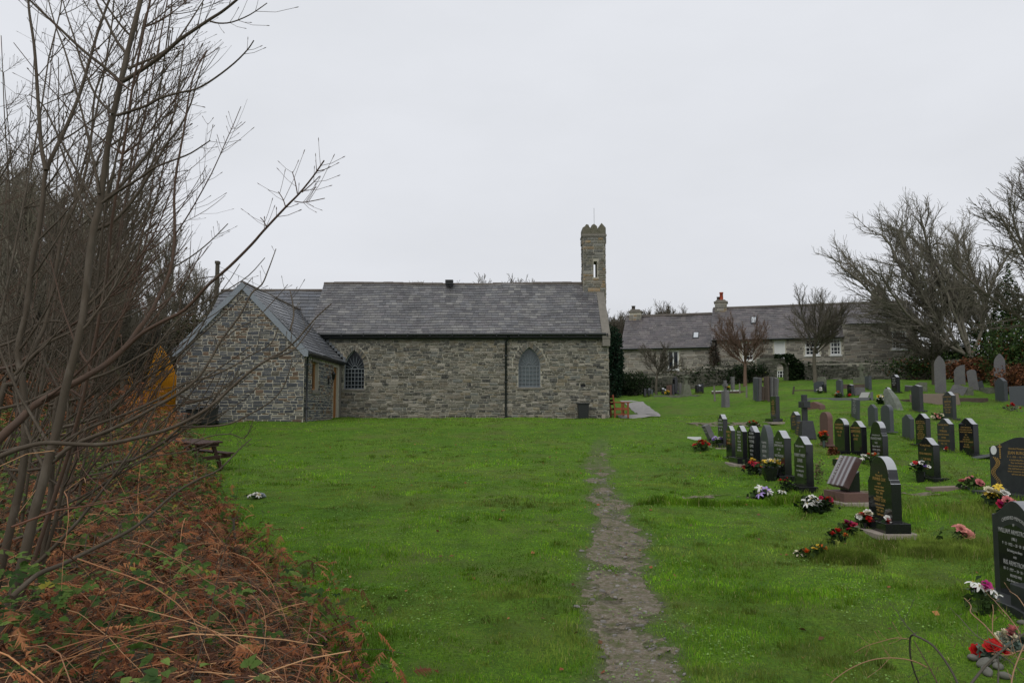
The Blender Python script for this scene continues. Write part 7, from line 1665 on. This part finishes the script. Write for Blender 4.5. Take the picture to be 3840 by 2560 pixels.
T_ = [([(3600, 2580), (3560, 2500), (3500, 2420), (3440, 2385), (3420, 2380), (3412, 2400), (3414, 2460), (3430, 2520), (3455, 2580)], (4.2, 4.6), .006, .004, 'barkd', 'thick dark arching bramble cane in the near right corner'),
      ([(3530, 2590), (3490, 2510), (3450, 2440), (3425, 2395)], (4.3, 4.5), .004, .002, 'barkred', 'reddish cane rising to the top of the arching bramble'),
      ([(3440, 2385), (3400, 2345), (3375, 2310), (3362, 2285)], (4.5, 4.7), .003, .0015, 'barkd', 'thin dark tip above the arching bramble cane'),
      ([(3410, 2395), (3360, 2390), (3300, 2405), (3250, 2420), (3205, 2445)], (4.5, 4.6), .0025, .0015, 'straw', 'straw-coloured stem arching left from the top of the bramble cane'),
      ([(3475, 2500), (3420, 2475), (3340, 2465), (3260, 2475), (3180, 2510), (3120, 2555), (3090, 2590)], (4.3, 4.3), .0035, .002, 'straw', 'long orange straw stem arching over the grass at the bottom right'),
      ([(3800, 2450), (3740, 2395), (3690, 2340), (3640, 2295), (3642, 2270), (3615, 2240)], (4.6, 5.2), .005, .002, 'straw', 'pale forked dry twig pointing up left over the grass near the big headstone'),
      ([(3790, 2440), (3720, 2412), (3660, 2380), (3600, 2315), (3585, 2300)], (4.6, 5.0), .004, .0015, 'barkg', 'grey curved twig left of the pale forked one'),
      ([(3722, 2380), (3722, 2330), (3725, 2290), (3722, 2265)], (4.9, 5.0), .003, .002, 'straw', 'short upright pale twig among the forked twigs'),
      ([(3830, 2380), (3790, 2320), (3755, 2280), (3725, 2245)], (5.0, 5.4), .003, .002, 'straw', 'straight reddish twig crossing toward the lilies'),
      ([(3880, 2330), (3840, 2270), (3815, 2235), (3786, 2216)], (4.8, 5.2), .004, .002, 'straw', 'pale bent twig at the right edge before the headstone plinth'),
      ([(3620, 2590), (3700, 2490), (3780, 2420), (3860, 2360)], (4.0, 4.4), .007, .005, 'barkd', 'stout brown stem rising to the right edge over the cobbles'),
      ([(3740, 2600), (3745, 2500), (3740, 2440)], (4.1, 4.3), .005, .003, 'barkd', 'dark upright stem beside the scarlet flowers'),
      ([(3790, 2590), (3800, 2520), (3830, 2440), (3850, 2400)], (4.0, 4.3), .004, .003, 'straw', 'pale upright stem in the bramble heap at the right edge'),
      ([(3720, 2450), (3780, 2455), (3820, 2440), (3870, 2435)], (4.3, 4.3), .004, .003, 'straw', 'pale level stem across the bramble heap at the right edge'),
      ([(3730, 2440), (3790, 2480), (3830, 2520), (3870, 2560)], (4.2, 4.2), .003, .002, 'barkg', 'grey stem slanting down to the right in the bramble heap')]
for i, (pts, Ys, a, b, bk_, lb) in enumerate(T_): twig(lb, pts, Ys, a, b, bk_, 3, i)
mb = MB()
for k in range(110):
    Y = g2.uniform(3.9, 4.9); px = g2.uniform(3700, 3960); c = atY(px, 2500, Y); c.z = tz(c.x, c.y)+g2.uniform(0, .12); a = g2.uniform(0, 6.28); el = g2.uniform(-.1, .9); d = Vector((math.cos(a)*math.cos(el), math.sin(a)*math.cos(el), math.sin(el))); Q = [c]
    for i in range(6): d = (d+Vector((g2.gauss(0, .1), g2.gauss(0, .1), -.13))).normalized(); c = c+d*.055; c.z = max(c.z, tz(c.x, c.y)+.008); Q.append(c.copy())
    mb.tube(Q, .0028, 4, pick([(.20, .11, .06), (.09, .06, .04), (.14, .10, .08)], g2), cap=False)
tag(mb.build('dry_bramble_heap', mat('bramble_heap', attr=True, rough=.7)), 'tangled heap of dry bramble stems in the near right corner', 'brambles', kind='stuff')

# ------------------------------------------------------------------ grass blades
def blades(name, N, y0, y1, Lr, wr, seed, pw=1.0, label='', tall=None, region=None, shade=1.0):
    q = np.random.RandomState(seed)
    yy = y0+(y1-y0)*q.rand(N)**pw; xx = (q.rand(N)*2-1)*(yy*.66+.4)
    if region is not None: xx, yy = region(q, N); N = len(xx)
    k = (xx > bankx(yy)-.35) & ~((yy > 28.3) & (xx < axr+.05)) & ~((yy > NY-.15) & (xx < xr+.1))
    pmk = pathm(xx, yy); k &= q.rand(N) > pmk*.64
    xx = xx[k]; yy = yy[k]; pmk = pmk[k]; N = len(xx)
    tus = fbm(xx*1.6+11, yy*1.6, 4); fine = fbm(xx*6, yy*6, 3); lw = sst((tus-.42)*4)
    L = (Lr[0]+(Lr[1]-Lr[0])*q.rand(N))*(.6+.75*lw)*(1-.6*pmk)
    if tall is not None: L = L*tall
    w_ = wr*(.7+.6*q.rand(N)); a = q.rand(N)*6.283; lean = .15+.75*q.rand(N)**1.3
    zz = terr(xx, yy)+micro(xx, yy)-.004
    b = np.stack([xx, yy, zz], 1); f = np.stack([np.cos(a), np.sin(a), 0*a], 1); a2 = q.rand(N)*6.283; s_ = np.stack([np.cos(a2), np.sin(a2)*.5, 0*a], 1)*w_[:, None]
    mid = b+f*(L*lean*.35)[:, None]+np.array([0, 0, 1])*(L*.62)[:, None]; tip = b+f*(L*lean)[:, None]+np.array([0, 0, 1])*(L*(1-.35*lean))[:, None]
    V_ = np.stack([b-s_, b+s_, mid+s_*.75, mid-s_*.75, tip], 1).reshape(-1, 3); base = np.arange(N)[:, None]*5
    F_ = np.concatenate([base+np.array([[0, 1, 2]]), base+np.array([[0, 2, 3]]), base+np.array([[3, 2, 4]])], 1).reshape(-1, 3)
    G = np.array([(.115, .285, .018), (.150, .33, .022), (.10, .235, .014), (.22, .38, .035), (.14, .30, .018)]); c = G[q.randint(5, size=N)]
    pat = fbm(xx*.45+5, yy*.45, 3); c = c*(.62+.72*pat)[:, None]*(.7+.55*q.rand(N))[:, None]
    ol = sst((fbm(xx*.7+61, yy*.9+14, 4)-.47)*6)[:, None]; c = c*(1-.55*ol)+np.array((.15, .17, .05))*.55*ol
    dark = sst((fbm(xx*1.5+31, yy*1.5+4, 3)-.50)*7); c = c*(1-.4*dark)[:, None]; c = c*np.array((1.12, 1.03, 1.0)); c = c*(.68+.66*sst((fbm(xx*3.3, yy*3.3+9, 3)-.25)*2))[:, None]
    c = c*shade
    dry = (q.rand(N) < .035+.12*pmk+.06*(fine > .62)); c[dry] = np.array((.30, .27, .11))*(.6+.6*q.rand(dry.sum()))[:, None]
    o = link(name, rawmesh(name, V_, F_, 3, M['grass'], np.repeat(c, 3, 0))); tag(o, label, 'grass', kind='stuff'); return o
blades('grass', 150000, 4.0, 8.5, (.018, .046), .0021, 1, 1.1, 'short green lawn grass in the foreground')
blades('grass', 150000, 8.0, 16, (.020, .046), .0036, 2, 1.0, 'short green lawn grass in the middle distance')
blades('grass', 120000, 15.5, 36, (.024, .05), .0075, 3, 1.0, 'short green lawn grass before the church and among the graves')
def tufts(q, N):
    n = N//45; ty = 4.6+19*q.rand(n)**1.2; tx = (q.rand(n)*2-1)*(ty*.64); k = np.repeat(np.arange(n), 45); r_ = (.03+.05*q.rand(n))[k]
    return tx[k]+q.randn(len(k))*r_, ty[k]+q.randn(len(k))*r_*.7
blades('grass', 23400, 0, 1, (.04, .075), .0033, 21, region=tufts, label='darker ungrazed grass tufts dotted over the lawn', shade=.74)
cl = []
while len(cl) < 9000:
    y = nr.uniform(4.4, 20); x = nr.uniform(-1, 1)*y*.62
    if x < bankx(y)+.1 or fbm(x*1.2+71, y*1.2, 3) < .55: continue
    cl.append((x, y, gz(x, y)+nr.uniform(.012, .035)))
tag(leafcloud('clover', np.array(cl), 0, .020, [(.16, .27, .06), (.20, .31, .09), (.12, .22, .05)], M['leaf'], jit=.25), 'pale clover and weed leaves scattered through the lawn', 'clover', kind='stuff')
P = np.array([(x, y, gz(x, y)+.02) for x, y in ((nr.uniform(-1, 1)*y*.6, y) for y in nr.uniform(4.6, 24, 260)) if x > bankx(y)+.1])
tag(leafcloud('fallen_leaves', P, 0, .05, [(.20, .07, .03), (.28, .13, .05), (.12, .06, .03)], M['dead'], jit=.4), 'few small brown fallen leaves dotted over the lawn', 'fallen leaves', kind='stuff')
def hump(cx, cy, sx, sy):
    def f(q, N): return cx+q.randn(N)*sx, cy+q.randn(N)*sy
    return f
p = hit(3120, 2110); blades('grass', 4200, 0, 1, (.08, .19), .003, 4, region=hump(p.x+.22, p.y+.10, .16, .10), shade=.95, label='long tangled grass tuft under the lime green carnation')
p = hit(3560, 2080); blades('grass', 7500, 0, 1, (.10, .22), .0034, 5, region=hump(p.x, p.y+.25, .42, .22), shade=.95, label='long unmown grass around the faded pink silk flowers')
p = hit(3700, 1930); blades('grass', 3500, 0, 1, (.10, .22), .004, 6, region=hump(p.x, p.y, .55, .3), label='long unmown grass behind the big right-hand headstone')
p = hit(2800, 1895); blades('grass', 4500, 0, 1, (.08, .17), .0045, 7, region=hump(p.x-.2, p.y, 1.1, .12), shade=.7, label='dark fringe of longer grass below the bare strip by the lilac flowers')

GRV += [(arm.location, 1.0, .4, 1, None), (je.location, 1.2, .4, 1, None), (bk.location, .8, .5, 1, None)]
def ringreg(q, N):
    n = N//len(GRV); xs = []; ys = []
    for (c, w_, t_, pl, pw) in GRV:
        a = ((pw or w_*1.28) if pl else w_)/2+.03; b = (t_+.2)/2+.03 if pl else t_/2+.02; u = q.rand(n)*2-1; v = q.rand(n)*2-1; side = q.rand(n) < a/(a+b)
        lx = np.where(side, u*a, np.sign(u)*a)+q.randn(n)*.015; ly = np.where(side, np.sign(v)*b, v*b)-(.05 if pl else 0)+q.randn(n)*.015
        xs.append(c[0]+ly); ys.append(c[1]-lx)
    return np.concatenate(xs), np.concatenate(ys)
blades('grass', 14000, 0, 1, (.05, .12), .0045, 12, region=ringreg, label='longer uncut grass close around the feet of the headstones')

bush('hedge_bush', 'dim olive thicket filling the gap between the ochre tent and the annexe', 'bush', at(372, 46), (5.0, 1.5, 2.4), 9000, .17, [(.07, .075, .035), (.10, .085, .05), (.05, .055, .025), (.12, .09, .06)], gaps=.36)
